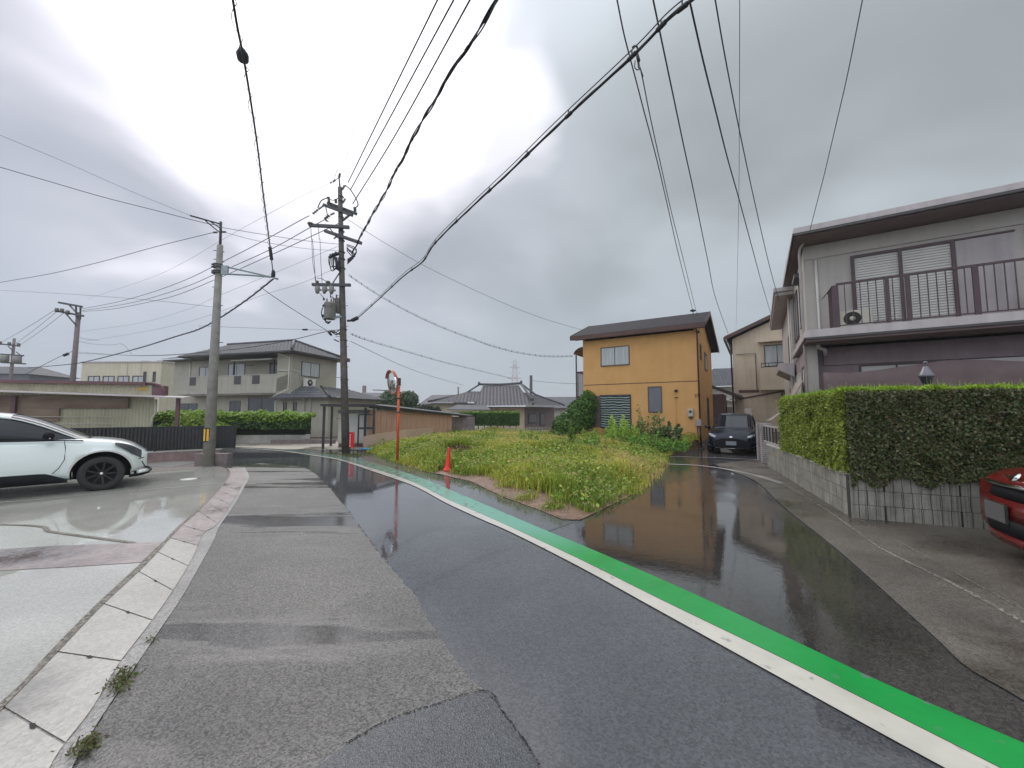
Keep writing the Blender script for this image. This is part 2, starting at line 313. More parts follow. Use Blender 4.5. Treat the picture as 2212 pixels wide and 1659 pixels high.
leafmat('leaf'); leafmat('grass_leaf', .55, .35)

# ------------------------------------------------------------------ mesh builder
class MB:
    def __init__(s): s.v = []; s.f = []; s.m = []; s.sm = []
    def add(s, vs, fs, mi=0, smooth=False):
        o = len(s.v); s.v += [tuple(v) for v in vs]
        for f in fs: s.f.append([i+o for i in f]); s.m.append(mi); s.sm.append(smooth)
        return s
    def box(s, x0, x1, y0, y1, z0, z1, mi=0, M=None):
        vs = [Vector((x, y, z)) for z in (z0, z1) for y in (y0, y1) for x in (x0, x1)]
        if M is not None: vs = [M @ v for v in vs]
        return s.add(vs, [(0, 2, 3, 1), (4, 5, 7, 6), (0, 1, 5, 4), (2, 6, 7, 3), (0, 4, 6, 2), (1, 3, 7, 5)], mi)
    def mark(s):
        if not hasattr(s, 'marks'): s.marks = []
        s.marks.append((len(s.v), len(s.f))); return s
    def build_each(s, name, mats, parent=None):
        mk = getattr(s, 'marks', []) or [(0, 0)]; out = []
        for i, (v0, f0) in enumerate(mk):
            v1, f1 = mk[i+1] if i+1 < len(mk) else (len(s.v), len(s.f)); q = MB(); q.v = s.v[v0:v1]; q.f = [[k-v0 for k in f] for f in s.f[f0:f1]]; q.m = s.m[f0:f1]; q.sm = s.sm[f0:f1]
            if q.f: out.append(q.build(name, mats, parent))
        return out
    def quad(s, a, b, c, d, mi=0): return s.add([a, b, c, d], [(0, 1, 2, 3)], mi)
    def prism(s, pts, vec, mi=0):   # polygon extruded by vec
        n = len(pts); vec = Vector(vec); a = [Vector(p) for p in pts]; b = [p+vec for p in a]
        return s.add(a+b, [tuple(range(n))[::-1], tuple(range(n, 2*n))] + [(i, (i+1) % n, n+(i+1) % n, n+i) for i in range(n)], mi)
    def tube(s, pts, r, n=6, mi=0, caps=True, r1=None):
        pts = [Vector(p) for p in pts]; k = len(pts); rings = []
        up = None
        for i, p in enumerate(pts):
            d = (pts[min(i+1, k-1)]-pts[max(i-1, 0)])
            if d.length < 1e-9: d = Vector((0, 0, 1))
            d.normalize()
            if up is None: up = Vector((0, 0, 1)) if abs(d.z) < .9 else Vector((1, 0, 0))
            x = d.cross(up).normalized(); y = x.cross(d).normalized(); up = y
            rr = (r if r1 is None else r+(r1-r)*i/max(1, k-1)) if not isinstance(r, (list, tuple)) else r[i]
            rings.append([p+(x*math.cos(2*math.pi*j/n)+y*math.sin(2*math.pi*j/n))*rr for j in range(n)])
        vs = [v for q in rings for v in q]; fs = []
        for i in range(k-1):
            for j in range(n):
                fs.append((i*n+j, i*n+(j+1) % n, (i+1)*n+(j+1) % n, (i+1)*n+j))
        s.add(vs, fs, mi, True)
        if caps: s.add([v for v in rings[0]], [tuple(range(n))[::-1]], mi); s.add([v for v in rings[-1]], [tuple(range(n))], mi)
        return s
    def bar(s, a, b, w, h=None, mi=0):   # rectangular bar between two points
        a = Vector(a); b = Vector(b); h = w if h is None else h; d = (b-a).normalized()
        up = Vector((0, 0, 1)) if abs(d.z) < .95 else Vector((0, 1, 0))
        x = d.cross(up).normalized()*w/2; y = x.cross(d).normalized()*h/2
        vs = [a-x-y, a+x-y, a+x+y, a-x+y, b-x-y, b+x-y, b+x+y, b-x+y]
        return s.add(vs, [(0, 3, 2, 1), (4, 5, 6, 7), (0, 1, 5, 4), (1, 2, 6, 5), (2, 3, 7, 6), (3, 0, 4, 7)], mi)
    def lathe(s, prof, c=(0, 0, 0), n=20, axis='z', mi=0, smooth=True):
        c = Vector(c); vs = []; fs = []
        for r, z in prof:
            for j in range(n):
                a = 2*math.pi*j/n; q = (r*math.cos(a), r*math.sin(a), z)
                if axis == 'y': q = (q[0], q[2], q[1])
                if axis == 'x': q = (q[2], q[0], q[1])
                vs.append(c+Vector(q))
        for i in range(len(prof)-1):
            for j in range(n): fs.append((i*n+j, i*n+(j+1) % n, (i+1)*n+(j+1) % n, (i+1)*n+j))
        return s.add(vs, fs, mi, smooth)
    def build(s, name, mats, parent=None, bevel=0, loc=None):
        me = bpy.data.meshes.new(name); me.from_pydata(s.v, [], s.f)
        for m in ([mats] if isinstance(mats, str) else mats): me.materials.append(MATS[m])
        for p, mi, sm in zip(me.polygons, s.m, s.sm): p.material_index = mi; p.use_smooth = sm
        bm = bmesh.new(); bm.from_mesh(me); bmesh.ops.remove_doubles(bm, verts=bm.verts, dist=1e-5) if any(s.sm) else None
        bmesh.ops.recalc_face_normals(bm, faces=bm.faces); bm.to_mesh(me); bm.free()
        o = bpy.data.objects.new(name, me); COL.objects.link(o)
        if parent is not None: o.parent = parent
        if loc is not None: o.location = loc
        if bevel:
            b = o.modifiers.new('bevel', 'BEVEL'); b.width = bevel; b.segments = 2; b.limit_method = 'ANGLE'; b.angle_limit = R(40)
        return o
def tag(o, label=None, cat=None, group=None, kind=None):
    for k, v in (('label', label), ('category', cat), ('group', group), ('kind', kind)):
        if v: o[k] = v
    return o
def root(name, loc, rz, label, cat, group=None):
    o = bpy.data.objects.new(name, None); COL.objects.link(o); o.location = loc; o.rotation_euler = (0, 0, rz); o.empty_display_size = .2
    return tag(o, label, cat, group)
def B(x0, x1, y0, y1, z0, z1, M=None): return MB().box(x0, x1, y0, y1, z0, z1, 0, M)

def sheet(name, pts, z, m, label=None, thick=0.):
    mb = MB(); vs = [(p[0], p[1], z) for p in pts]
    if thick: mb.prism([(p[0], p[1], z-thick) for p in pts], (0, 0, thick))
    else: mb.add(vs, [tuple(range(len(vs)))])
    o = mb.build(name, m); o['kind'] = 'structure'
    bm = bmesh.new(); bm.from_mesh(o.data); bmesh.ops.triangulate(bm, faces=bm.faces); bm.to_mesh(o.data); bm.free()
    if not thick:
        for p in o.data.polygons:
            if p.normal.z < 0: p.flip()
    return o
def GP(lst): return [G(x, y) for x, y in lst]
def spline(pts, k=6):
    P = [Vector(p) for p in pts]; out = []
    for i in range(len(P)-1):
        p0 = P[max(i-1, 0)]; p1 = P[i]; p2 = P[i+1]; p3 = P[min(i+2, len(P)-1)]
        if i == 0: p0 = p1*2-p2
        if i == len(P)-2: p3 = p2*2-p1
        for j in range(k):
            t = j/k
            out.append(.5*((2*p1)+(-p0+p2)*t+(2*p0-5*p1+4*p2-p3)*t*t+(-p0+3*p1-3*p2+p3)*t**3))
    out.append(P[-1]); return out

# ================================================================== GROUND
sheet('ground', [(-700, -200), (700, -200), (700, 900), (-700, 900)], -.03, 'ground_soil')
sheet('road', [(-60, -30), (60, -30), (60, 17.2), (-60, 17.2)], 0, 'asphalt')
# rough older lane on the left of the road
rough_edge = [(500,1008),(512,1020),(520,1040),(500,1088),(470,1133),(440,1180),(400,1260),(345,1363),(275,1468),(215,1558),(140,1690)]
def ragged(P, amp, step=.06, seed=3):
    r_ = random.Random(seed); out = []
    for i in range(len(P)):
        a, b = P[i], P[(i+1) % len(P)]; n_ = max(1, int((b-a).length/step)) if (b-a).length < 14 else 1
        for k in range(n_): p = a.lerp(b, k/n_); out.append(p+Vector((r_.uniform(-amp, amp), r_.uniform(-amp, amp), 0)))
    return out
sheet('road_old_surface', ragged(GP(rough_edge + [(1130,1700),(1090,1560),(1048,1495),(1000,1450),(965,1400),(930,1345),(900,1290),(860,1243),(815,1190),(775,1135),(745,1092),(712,1052),(690,1030),(668,1015),(640,1006),(560,1001)]), .014), .004, 'old_asphalt')
sheet('road_patch', ragged(GP([(640,1700),(745,1612),(835,1562),(925,1530),(1048,1496),(1085,1540),(1130,1600),(1165,1659),(1190,1700)]), .006, .03), .008, 'dark_asphalt')
def crack(pts, w, seed, gap=.25):
    r_ = random.Random(seed); P = spline(GP(pts), 10); Q = []
    for i in range(len(P)-1):
        for k in range(6): Q.append(P[i].lerp(P[i+1], k/6)+Vector((r_.uniform(-.006, .006), r_.uniform(-.006, .006), 0)))
    mb = MB()
    for i in range(len(Q)-1):
        if r_.random() < gap: continue
        d = (Q[i+1]-Q[i]).normalized(); n_ = Vector((-d.y, d.x, 0)); a = w*r_.uniform(.2, 1); b = w*r_.uniform(.2, 1); z = Vector((0, 0, .0115)); mb.quad(Q[i]-n_*a+z, Q[i]+n_*a+z, Q[i+1]+n_*b+z, Q[i+1]-n_*b+z)
    o = mb.build('road_crack', 'block_groove'); o['kind'] = 'structure'
crack([(745,1612),(835,1562),(925,1530),(1048,1496),(1085,1540),(1130,1600),(1165,1659)], .006, 5, .35)
crack([(688,1030),(712,1052),(745,1092)], .022, 6, .15)
crack([(745,1092),(775,1135),(815,1190),(860,1243)], .008, 7, .6)
# left lot
sheet('parking_lot', [Vector((-40, 12.6, 0)), Vector((-40, -1, 0)), Vector((-3.2, -1, 0))] + GP([(-335,1788),(-42,1559),(0,1528),(50,1480),(125,1408),(220,1308),(310,1224),(350,1179),(425,1104),(480,1048),(497,1026),(492,1014),(478,1008),(440,1004),(440,994),(307,1000)]), .004, 'wet_concrete')
sheet('paving_band', [Vector((-12, 3.96, 0))] + GP([(0,1188),(120,1180),(250,1176),(352,1172),(305,1216),(150,1226),(0,1234)]) + [Vector((-12, 3.0, 0))], .008, 'pink_paving')
def strip(name, cl, w, z, m, kind='structure'):
    P = spline([Vector((p[0], p[1], 0)) for p in cl], 5); a = []; b_ = []
    for i, p in enumerate(P):
        d = (P[min(i+1, len(P)-1)]-P[max(i-1, 0)]).normalized(); nn = Vector((-d.y, d.x, 0))*w/2; a.append(p+nn); b_.append(p-nn)
    mb = MB()
    for i in range(len(P)-1): mb.quad((a[i].x, a[i].y, z), (a[i+1].x, a[i+1].y, z), (b_[i+1].x, b_[i+1].y, z), (b_[i].x, b_[i].y, z))
    o = mb.build(name, m); o['kind'] = kind
    for p in o.data.polygons:
        if p.normal.z < 0: p.flip()
    return o
strip('paving_joint', [(-12, 5.4, 0)] + [tuple(G(x, y)) for x, y in [(0,1134),(110,1150),(200,1162),(290,1174)]], .05, .010, 'gravel_joint')
strip('parking_line', [(-11.5, 6.1, 0)] + [tuple(G(x, y)) for x, y in [(0,1086),(150,1073),(300,1060),(480,1045)]], .07, .010, 'white_paint')
# gutter: inner soil joint, concrete covers, apron
jl = [(-330,1790),(-40,1560),(0,1524),(50,1478),(112,1408),(210,1308),(302,1222),(348,1178),(384,1140),(425,1104),(460,1068),(484,1042),(495,1024),(490,1012)]
jr = [(-320,1810),(-30,1580),(0,1543),(60,1480),(125,1413),(220,1313),(310,1228),(352,1183),(388,1143),(429,1106),(464,1070),(487,1043),(498,1024),(493,1012)]
gr = [(-10,1860),(90,1695),(130,1625),(200,1533),(260,1433),(325,1348),(380,1268),(415,1208),(440,1155),(470,1133),(500,1088),(522,1050),(531,1030),(524,1014)]
ar = [(40,1860),(140,1690),(170,1635),(215,1558),(275,1468),(345,1363),(395,1288),(440,1208),(462,1168),(474,1138),(506,1092),(528,1052),(538,1030),(530,1012)]
def band(name, A, Bp, z, m, n=8):
    a = spline([G(*p) for p in A], n); b_ = spline([G(*p) for p in Bp], n); mb = MB()
    for i in range(len(a)-1): mb.quad((a[i].x, a[i].y, z), (a[i+1].x, a[i+1].y, z), (b_[i+1].x, b_[i+1].y, z), (b_[i].x, b_[i].y, z))
    o = mb.build(name, m); o['kind'] = 'structure'
    for p in o.data.polygons:
        if p.normal.z < 0: p.flip()
    return o
band('gutter_base', jl, ar, .009, 'curb_concrete')
band('gutter_joint', jl, jr, .018, 'gravel_joint')
# concrete cover slabs of the gutter, 0.6 m long with lifting slots
a = spline([G(*p) for p in jr], 20); b_ = spline([G(*p) for p in gr], 20)
covers = MB(); acc = 0; i0 = 0; pink = MB()
ci = 0
for i in range(1, len(a)):
    acc += (a[i]-a[i-1]).length*.5+(b_[i]-b_[i-1]).length*.5
    if acc > .60 or i == len(a)-1:
        z = .0145
        tgt = covers
        A = [a[j].copy() for j in range(i0, i+1)]; Bb = [b_[j].copy() for j in range(i0, i+1)]
        dir_ = (A[-1]-A[0]).normalized()*.008
        A[0] += dir_; Bb[0] += dir_; A[-1] -= dir_; Bb[-1] -= dir_
        for j in range(len(A)-1):
            tgt.quad((A[j].x, A[j].y, z), (A[j+1].x, A[j+1].y, z), (Bb[j+1].x, Bb[j+1].y, z), (Bb[j].x, Bb[j].y, z), 0 if a[i].y < 5.3 else 1)
        m0 = A[-1]*.42+Bb[-1]*.58; m1 = A[-1]*.72+Bb[-1]*.28
        c0 = m0; c1 = m0*.62+m1*.38; e = dir_.normalized()*.018
        covers.quad((c0.x-e.x*.3, c0.y-e.y*.3, z+.004), (c0.x*.5+c1.x*.5-e.x, c0.y*.5+c1.y*.5-e.y, z+.004), (c1.x, c1.y, z+.004), (c0.x*.5+c1.x*.5+e.x, c0.y*.5+c1.y*.5+e.y, z+.004), 2)
        i0 = i; acc = 0
o = covers.build('gutter_covers', ['gutter_concrete', 'pink_paving', 'block_groove']); o['kind'] = 'structure'
for p in o.data.polygons:
    if p.normal.z < 0: p.flip()
# lines along the road
wl = [(460,966.5),(475,967),(560,971.5),(622,977),(697,988),(737,996),(812,1021),(892,1049.5),(962,1086.5),(1037,1121.5),(1105,1151.5),(1244,1222),(1422,1320.5),(1688,1468.5),(1911,1592),(2057,1672),(2300,1806)]
wu = [(460,965.5),(475,965.9),(560,970),(622,975),(697,985.5),(737,993),(812,1014.5),(892,1042),(962,1077),(1037,1110),(1105,1140.5),(1244,1206),(1422,1295),(1688,1424.5),(1911,1537),(2151,1659),(2400,1785)]
gu = [(460,964.8),(475,965),(560,968),(622,972.2),(697,980.5),(750,987),(832,1007),(917,1036),(987,1065.5),(1070,1101),(1182,1149),(1260,1181),(1466,1271),(1688,1375),(1911,1481),(2212,1611),(2500,1735)]
def remap(A, n=160):
    P = spline([G(*p) for p in A], 10); L = [0]
    for i in range(1, len(P)): L.append(L[-1]+(P[i]-P[i-1]).length)
    return P, L
def band2(name, A, Bp, z, m):
    P, _ = remap(A); Q, _ = remap(Bp)
    mb = MB(); k = 0; prev = None
    for p in P:   # nearest point on other edge
        q = min(Q, key=lambda t: (t-p).length)
        j = Q.index(q)
        if prev is not None: mb.quad((prev[0].x, prev[0].y, z), (p.x, p.y, z), (q.x, q.y, z), (prev[1].x, prev[1].y, z))
        prev = (p, q)
    o = mb.build(name, m); o['kind'] = 'structure'
    for p in o.data.polygons:
        if p.normal.z < 0: p.flip()
    return o
band2('edge_line', wl, wu, .010, 'white_paint')
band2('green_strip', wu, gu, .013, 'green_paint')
# side alley and the pavement of the right hand side
alley = [(1255,1122),(1300,1100),(1345,1078),(1400,1050),(1436,1012),(1440,984),(1520,986),(1545,1006),(1564,1015),(1631,1042),(1688,1095),(1800,1184),(1920,1291),(2022,1384),(2088,1446),(2177,1499),(2300,1590),(2320,1650),(2212,1613),(1911,1482),(1688,1376),(1466,1272),(1260,1180)]
sheet('alley_road', GP(alley), .004, 'alley_asphalt')
# driveway slab and gutter on the right
g_in = [(1545,1003),(1564,1013),(1631,1040),(1690,1094),(1800,1182),(1920,1289),(2022,1382),(2088,1444),(2177,1497),(2330,1590)]
g_out = [(1560,1001),(1600,1014),(1690,1048),(1770,1095),(1835,1140),(1902,1188),(2035,1255),(2130,1306),(2212,1353),(2330,1420)]
band('gutter_right', g_in, g_out, .013, 'rough_concrete')
g2 = [(1564,1001),(1604,1014),(1694,1048),(1774,1095),(1840,1140),(1909,1188),(2045,1255),(2142,1306),(2226,1353),(2345,1420)]
band('gutter_groove', g_out, g2, .016, 'gravel_joint')
sheet('driveway', GP([(1564,1001),(1604,1014),(1694,1048),(1774,1095),(1840,1140),(1909,1188),(2045,1255),(2142,1306),(2226,1353),(2345,1420)]) + [Vector((6, 1.2, 0)), Vector((16, 1.2, 0)), Vector((16, 5.0, 0)), Vector((6.5, 5.2, 0)), Vector((4.99, 5.85, 0)), Vector((8.0, 12.9, 0))], .008, 'rough_concrete')
strip('driveway_joint', [G(1745,1062), G(1902,1150), G(2050,1232), G(2240,1335)], .012, .012, 'gravel_joint')
strip('alley_band', [G(1436,1003), G(1500,1006), G(1560,1013), G(1632,1028), G(1690,1046)], .16, .017, 'curb_concrete')
strip('alley_edge_band', [G(1440,987), G(1530,989), G(1640,994)], .12, .017, 'curb_concrete')
# slab behind the old pole, gravel patch, weeds lot soil
sheet('side_pavement', GP([(600,958),(640,956),(700,958),(790,962),(790,974),(870,1003),(917,1020),(1015,1041),(1090,1076),(1170,1104),(1240,1128),(1182,1149),(1070,1101),(987,1065),(917,1036),(832,1007),(750,987),(697,980.5),(622,972)]), .004, 'asphalt')
sheet('gravel_patch', [Vector((-13.5, 17.3, 0)), Vector((-9.5, 16.3, 0)), Vector((-7.9, 16.2, 0)), Vector((-5.6, 16.2, 0)), Vector((-5.2, 19.5, 0)), Vector((-13, 21, 0))], .010, 'beige_gravel')
lot_edge = [G(790,974)] + GP([(807,980),(857,1000),(917,1019),(1015,1040),(1088,1075),(1162,1102),(1215,1124),(1255,1124),(1295,1105),(1345,1080),(1398,1052),(1434,1012),(1440,984)])
lot_poly = [Vector((p.x, p.y, 0)) for p in lot_edge] + [Vector((8.2, 17.2, 0)), Vector((3.4, 20.4, 0)), Vector((0, 23, 0)), Vector((-4, 23, 0)), Vector((-6.0, 16.6, 0))]
sheet('vacant_lot_soil', lot_poly, .012, 'soil')
# pieces of the left pavement behind the wall
sheet('lot_side_pavement', [Vector((-12.5, 11.5, 0)), Vector((-9.6, 11.1, 0)), Vector((-9.6, 12.3, 0)), Vector((-12.5, 12.6, 0))], .010, 'curb_concrete')
# small things on the ground: drain lid
o = MB().lathe([(0.001, 0), (.16, 0), (.16, -.008)], n=24).build('drain_lid', 'white_plastic', loc=G(408, 1036)+Vector((0, 0, .016))); tag(o, 'round pale drain lid set in the parking lot concrete', 'drain lid')

# ================================================================== FOLIAGE TOOLS
def fastmesh(name, V, F, tint, m, parent=None):
    me = bpy.data.meshes.new(name); V = np.asarray(V, np.float32); F = np.asarray(F, np.int32); k = F.shape[1]
    me.vertices.add(len(V)); me.vertices.foreach_set('co', V.ravel())
    me.loops.add(F.size); me.loops.foreach_set('vertex_index', F.ravel())
    me.polygons.add(len(F)); me.polygons.foreach_set('loop_start', np.arange(0, F.size, k, dtype=np.int32)); me.polygons.foreach_set('loop_total', np.full(len(F), k, np.int32))
    me.update(calc_edges=True)
    ca = me.color_attributes.new('tint', 'FLOAT_COLOR', 'POINT'); c = np.ones((len(V), 4), np.float32); c[:, :3] = tint; ca.data.foreach_set('color', c.ravel())
    me.materials.append(MATS[m]); o = bpy.data.objects.new(name, me); COL.objects.link(o)
    if parent is not None: o.parent = parent
    return o
def leaves(P, Nn, size, pal, elong=1.6, jitter=.8, wts=None):
    n = len(P); P = np.asarray(P, float); Nn = np.asarray(Nn, float)
    Nn = Nn + rng.normal(0, jitter, (n, 3)); Nn /= np.linalg.norm(Nn, axis=1, keepdims=True)+1e-9
    r = rng.normal(0, 1, (n, 3)); u = np.cross(Nn, r); u /= np.linalg.norm(u, axis=1, keepdims=True)+1e-9; v = np.cross(Nn, u)
    s = size*rng.uniform(.6, 1.35, (n, 1)); a = u*s*elong; b = v*s
    V = np.stack([P-a, P+b*.9, P+a, P-b*.9], 1).reshape(-1, 3); F = np.arange(4*n).reshape(n, 4)
    pal = np.array(pal); idx = rng.choice(len(pal), n, p=wts); T = pal[idx]*rng.uniform(.75, 1.25, (n, 1)); T = np.repeat(T, 4, 0)
    return V, F, T
def join(parts):
    V = []; F = []; T = []; o = 0
    for v, f, t in parts: V.append(v); F.append(f+o); T.append(t); o += len(v)
    return np.concatenate(V), np.concatenate(F), np.concatenate(T)
def blob(n, c, r, fill=.35):
    d = rng.normal(0, 1, (n, 3)); d /= np.linalg.norm(d, axis=1, keepdims=True); k = 1-rng.random((n, 1))**1.5*fill
    return np.array(c)+d*k*np.array(r), d
YG = [(.24, .32, .04), (.17, .25, .035), (.12, .20, .03), (.30, .34, .06)]
DG = [(.035, .07, .02), (.05, .09, .025), (.07, .11, .03), (.03, .05, .018)]
def bush(name, loc, blobs, n, size, pal, label, cat='bush', group=None, stems=None, elong=1.6, wts=None, jitter=.8):
    r = root(name, loc, 0, label, cat, group); parts = []
    tot = sum(b[1][0]*b[1][1]+b[1][0]*b[1][2] for b in blobs)
    for c, rad in blobs:
        k = int(n*(rad[0]*rad[1]+rad[0]*rad[2])/tot); P, d = blob(k, c, rad, .5); P[:, 2] = np.maximum(P[:, 2], .02)
        parts.append(leaves(P, d, size, pal, elong, jitter, wts))
    fastmesh('foliage', *join(parts), 'leaf', r)
    mb = MB()
    for s in (stems or [((0, 0, 0), (.05, 0, blobs[0][0][2]))]): mb.mark(); mb.tube([s[0], ((s[0][0]+s[1][0])/2+.03, (s[0][1]+s[1][1])/2, (s[0][2]+s[1][2])/2), s[1]], .03, 5, r1=.012)
    mb.build_each('stem', 'bark', r); return r

# ================================================================== WEEDS ON THE VACANT LOT
def inpoly(x, y, poly):
    c = np.zeros(len(x), bool); j = len(poly)-1
    for i in range(len(poly)):
        xi, yi, xj, yj = poly[i][0], poly[i][1], poly[j][0], poly[j][1]
        cond = ((yi > y) != (yj > y)) & (x < (xj-xi)*(y-yi)/(yj-yi+1e-12)+xi); c ^= cond; j = i
    return c
def edist(x, y, seg):
    d = np.full(len(x), 1e9)
    for i in range(len(seg)-1):
        ax, ay = seg[i][0], seg[i][1]; bx, by = seg[i+1][0], seg[i+1][1]; t = np.clip(((x-ax)*(bx-ax)+(y-ay)*(by-ay))/((bx-ax)**2+(by-ay)**2+1e-9), 0, 1)
        d = np.minimum(d, np.hypot(x-ax-t*(bx-ax), y-ay-t*(by-ay)))
    return d
def vnoise(x, y, s, seed=0):   # smooth value noise
    g = np.random.default_rng(seed).random((64, 64)); X = x/s+20; Y = y/s+20; xi = np.floor(X).astype(int); yi = np.floor(Y).astype(int); fx = X-xi; fy = Y-yi
    fx = fx*fx*(3-2*fx); fy = fy*fy*(3-2*fy); G_ = lambda a, b: g[a % 64, b % 64]
    return (G_(xi, yi)*(1-fx)+G_(xi+1, yi)*fx)*(1-fy)+(G_(xi, yi+1)*(1-fx)+G_(xi+1, yi+1)*fx)*fy
def lot_h(x, y):   # mound height
    d = edist(x, y, lot_edge); return np.clip(d/2.2, 0, 1)**.8*.24 + .26*(vnoise(x, y, 1.1, 3)-.42)*np.clip(d, 0, 1)
# soil mound mesh
gx, gy = np.meshgrid(np.linspace(-6.2, 8.3, 110), np.linspace(5.6, 23, 120)); fx_, fy_ = gx.ravel(), gy.ravel(); ins = inpoly(fx_, fy_, lot_poly)
hz = np.where(ins, lot_h(fx_, fy_)+.004, -.04)
V = np.stack([fx_, fy_, hz], 1); F = []
for j in range(119):
    for i in range(109):
        q = (j*110+i, j*110+i+1, (j+1)*110+i+1, (j+1)*110+i)
        if ins[list(q)].any(): F.append(q)
o = fastmesh('soil_mound', V, F, np.tile((.2, .12, .07), (len(V), 1)), 'soil'); o['kind'] = 'structure'
nT = 26000
x = rng.uniform(-6.2, 8.3, nT*2); y = rng.uniform(5.6, 23, nT*2)
keep = inpoly(x, y, lot_poly); x = x[keep]; y = y[keep]
d = edist(x, y, lot_edge)
front = (x > -2.2) & (x < 1.15) & (y < 11.0)
wb_ = np.clip((x+2.4)/2.6, 0, 1)*np.clip((1.5-x)/.8, 0, 1)
bare = front & (d < wb_*(.30+.55*vnoise(x, y, .8, 9))) & (vnoise(x, y, .3, 4) > .30)
bare |= (vnoise(x, y, .9, 12) > .93)
bare |= np.hypot(x-G(985, 997).x, y-G(985, 997).y) < .42
bare |= np.hypot((x-G(1290, 1002).x)*.7, y-G(1290, 1002).y+.2) < .45
_c = G(966, 1020); bare |= (np.hypot(x-_c.x, y-_c.y) < .30) | ((np.abs(x-_c.x*y/_c.y) < .16) & (y < _c.y) & (y > 8))
d2 = np.where(d < .12, 0, 1).astype(bool)
k = (~bare) & (d2 | (rng.random(len(x)) < .5)); x = x[k]; y = y[k]; d = d[k]
parts = []
nb = 9
n = len(x); X = np.repeat(x, nb)+rng.normal(0, .07, n*nb); Y = np.repeat(y, nb)+rng.normal(0, .07, n*nb); dd = np.repeat(d, nb)
tall = np.repeat((.10+.30*vnoise(x, y, .9, 5)**1.3)*np.clip(.35+d*.9, .3, 1), nb)*rng.uniform(.6, 1.35, n*nb)
Z = lot_h(X, Y)
ang = rng.uniform(0, 2*math.pi, n*nb); lean = rng.uniform(.15, .75, n*nb); wd = rng.uniform(.004, .010, n*nb)*np.clip(Y/9, .8, 1.8)
ca, sa = np.cos(ang), np.sin(ang); px, py = -sa*wd, ca*wd
V = np.zeros((n*nb, 6, 3))
for i, (hh, ll, ww) in enumerate([(0, 0, 1), (.62, .3, .9), (.92, .85, .25)]):
    cx_ = X+ca*lean*tall*ll; cy_ = Y+sa*lean*tall*ll; cz_ = Z+tall*hh*(1-.25*lean*(i == 2))
    V[:, 2*i] = np.stack([cx_-px*ww, cy_-py*ww, cz_], 1); V[:, 2*i+1] = np.stack([cx_+px*ww, cy_+py*ww, cz_], 1)
F = np.array([[0, 1, 3, 2], [2, 3, 5, 4]])[None]+(np.arange(n*nb)*6)[:, None, None]
pal = np.array([(.50, .51, .075), (.62, .58, .13), (.38, .45, .06), (.66, .51, .19), (.20, .30, .04)])
zone = vnoise(X, Y, 1.6, 8)+rng.normal(0, .14, n*nb); idx = np.clip((zone*4.6+.3).astype(int), 0, 4)
order = np.array([4, 2, 0, 1, 3]); T = pal[order[idx]]*rng.uniform(.6, 1.25, (n*nb, 1))
grass = fastmesh('weeds', V.reshape(-1, 3), F.reshape(-1, 4), np.repeat(T, 6, 0), 'grass_leaf'); tag(grass, 'tall yellow green weeds covering the vacant corner lot', 'weeds', kind='stuff')
# seed heads and broad leaves
k = rng.random(n) < .34; sx, sy = x[k], y[k]; m_ = len(sx); sz = lot_h(sx, sy)+(.10+.30*vnoise(sx, sy, .9, 5)**1.3)*np.clip(.35+d[k]*.9, .3, 1)*rng.uniform(.9, 1.4, m_)
P = np.stack([sx+rng.normal(0, .06, m_), sy+rng.normal(0, .06, m_), sz], 1); Nn = np.tile((0, -1, .3), (m_, 1))
a1 = leaves(P, Nn, .011, [(.46, .38, .17), (.50, .40, .20), (.40, .38, .12), (.44, .29, .13)], 3.0, .6)
k = rng.random(n) < .95; m_ = k.sum(); P = np.stack([x[k], y[k], lot_h(x[k], y[k])+rng.uniform(.04, .32, m_)*np.clip(.4+d[k], .3, 1)], 1)
a2 = leaves(P, np.tile((0, 0, 1.), (m_, 1)), .028, [(.20, .34, .04), (.30, .42, .06), (.40, .46, .08), (.13, .22, .035)], 1.4, .7)
o = fastmesh('weed_seed_heads', *join([a1, a2]), 'grass_leaf'); tag(o, 'tan seed heads and low leaves among the weeds of the lot', 'weeds', kind='stuff')
# small grass tufts on the road edges
tp = []
for (px_, py_, s, nn) in [(264,1472,.035,150),(272,1455,.03,90),(256,1492,.028,110),(183,1622,.03,150),(190,1608,.025,60),(330,1385,.02,40),(752,985,.25,420),(720,980,.2,220),(770,983,.25,300),(800,980,.3,300),]:
    c = G(px_, py_); P = np.array([c.x, c.y, .02])+rng.normal(0, 1, (nn, 3))*np.array([s, s, .012 if c.y < 5 else .025]); P[:, 2] = np.abs(P[:, 2]); tp.append(leaves(P, np.tile((0, 0, 1.), (nn, 1)), .005 if c.y < 5 else .011, [(.10, .14, .03), (.16, .18, .05), (.12, .09, .05)], 2.4, 1.))
o = fastmesh('verge_weeds', *join(tp), 'grass_leaf'); tag(o, 'sparse weeds sprouting along kerb joints and round pole base', 'weeds', kind='stuff')
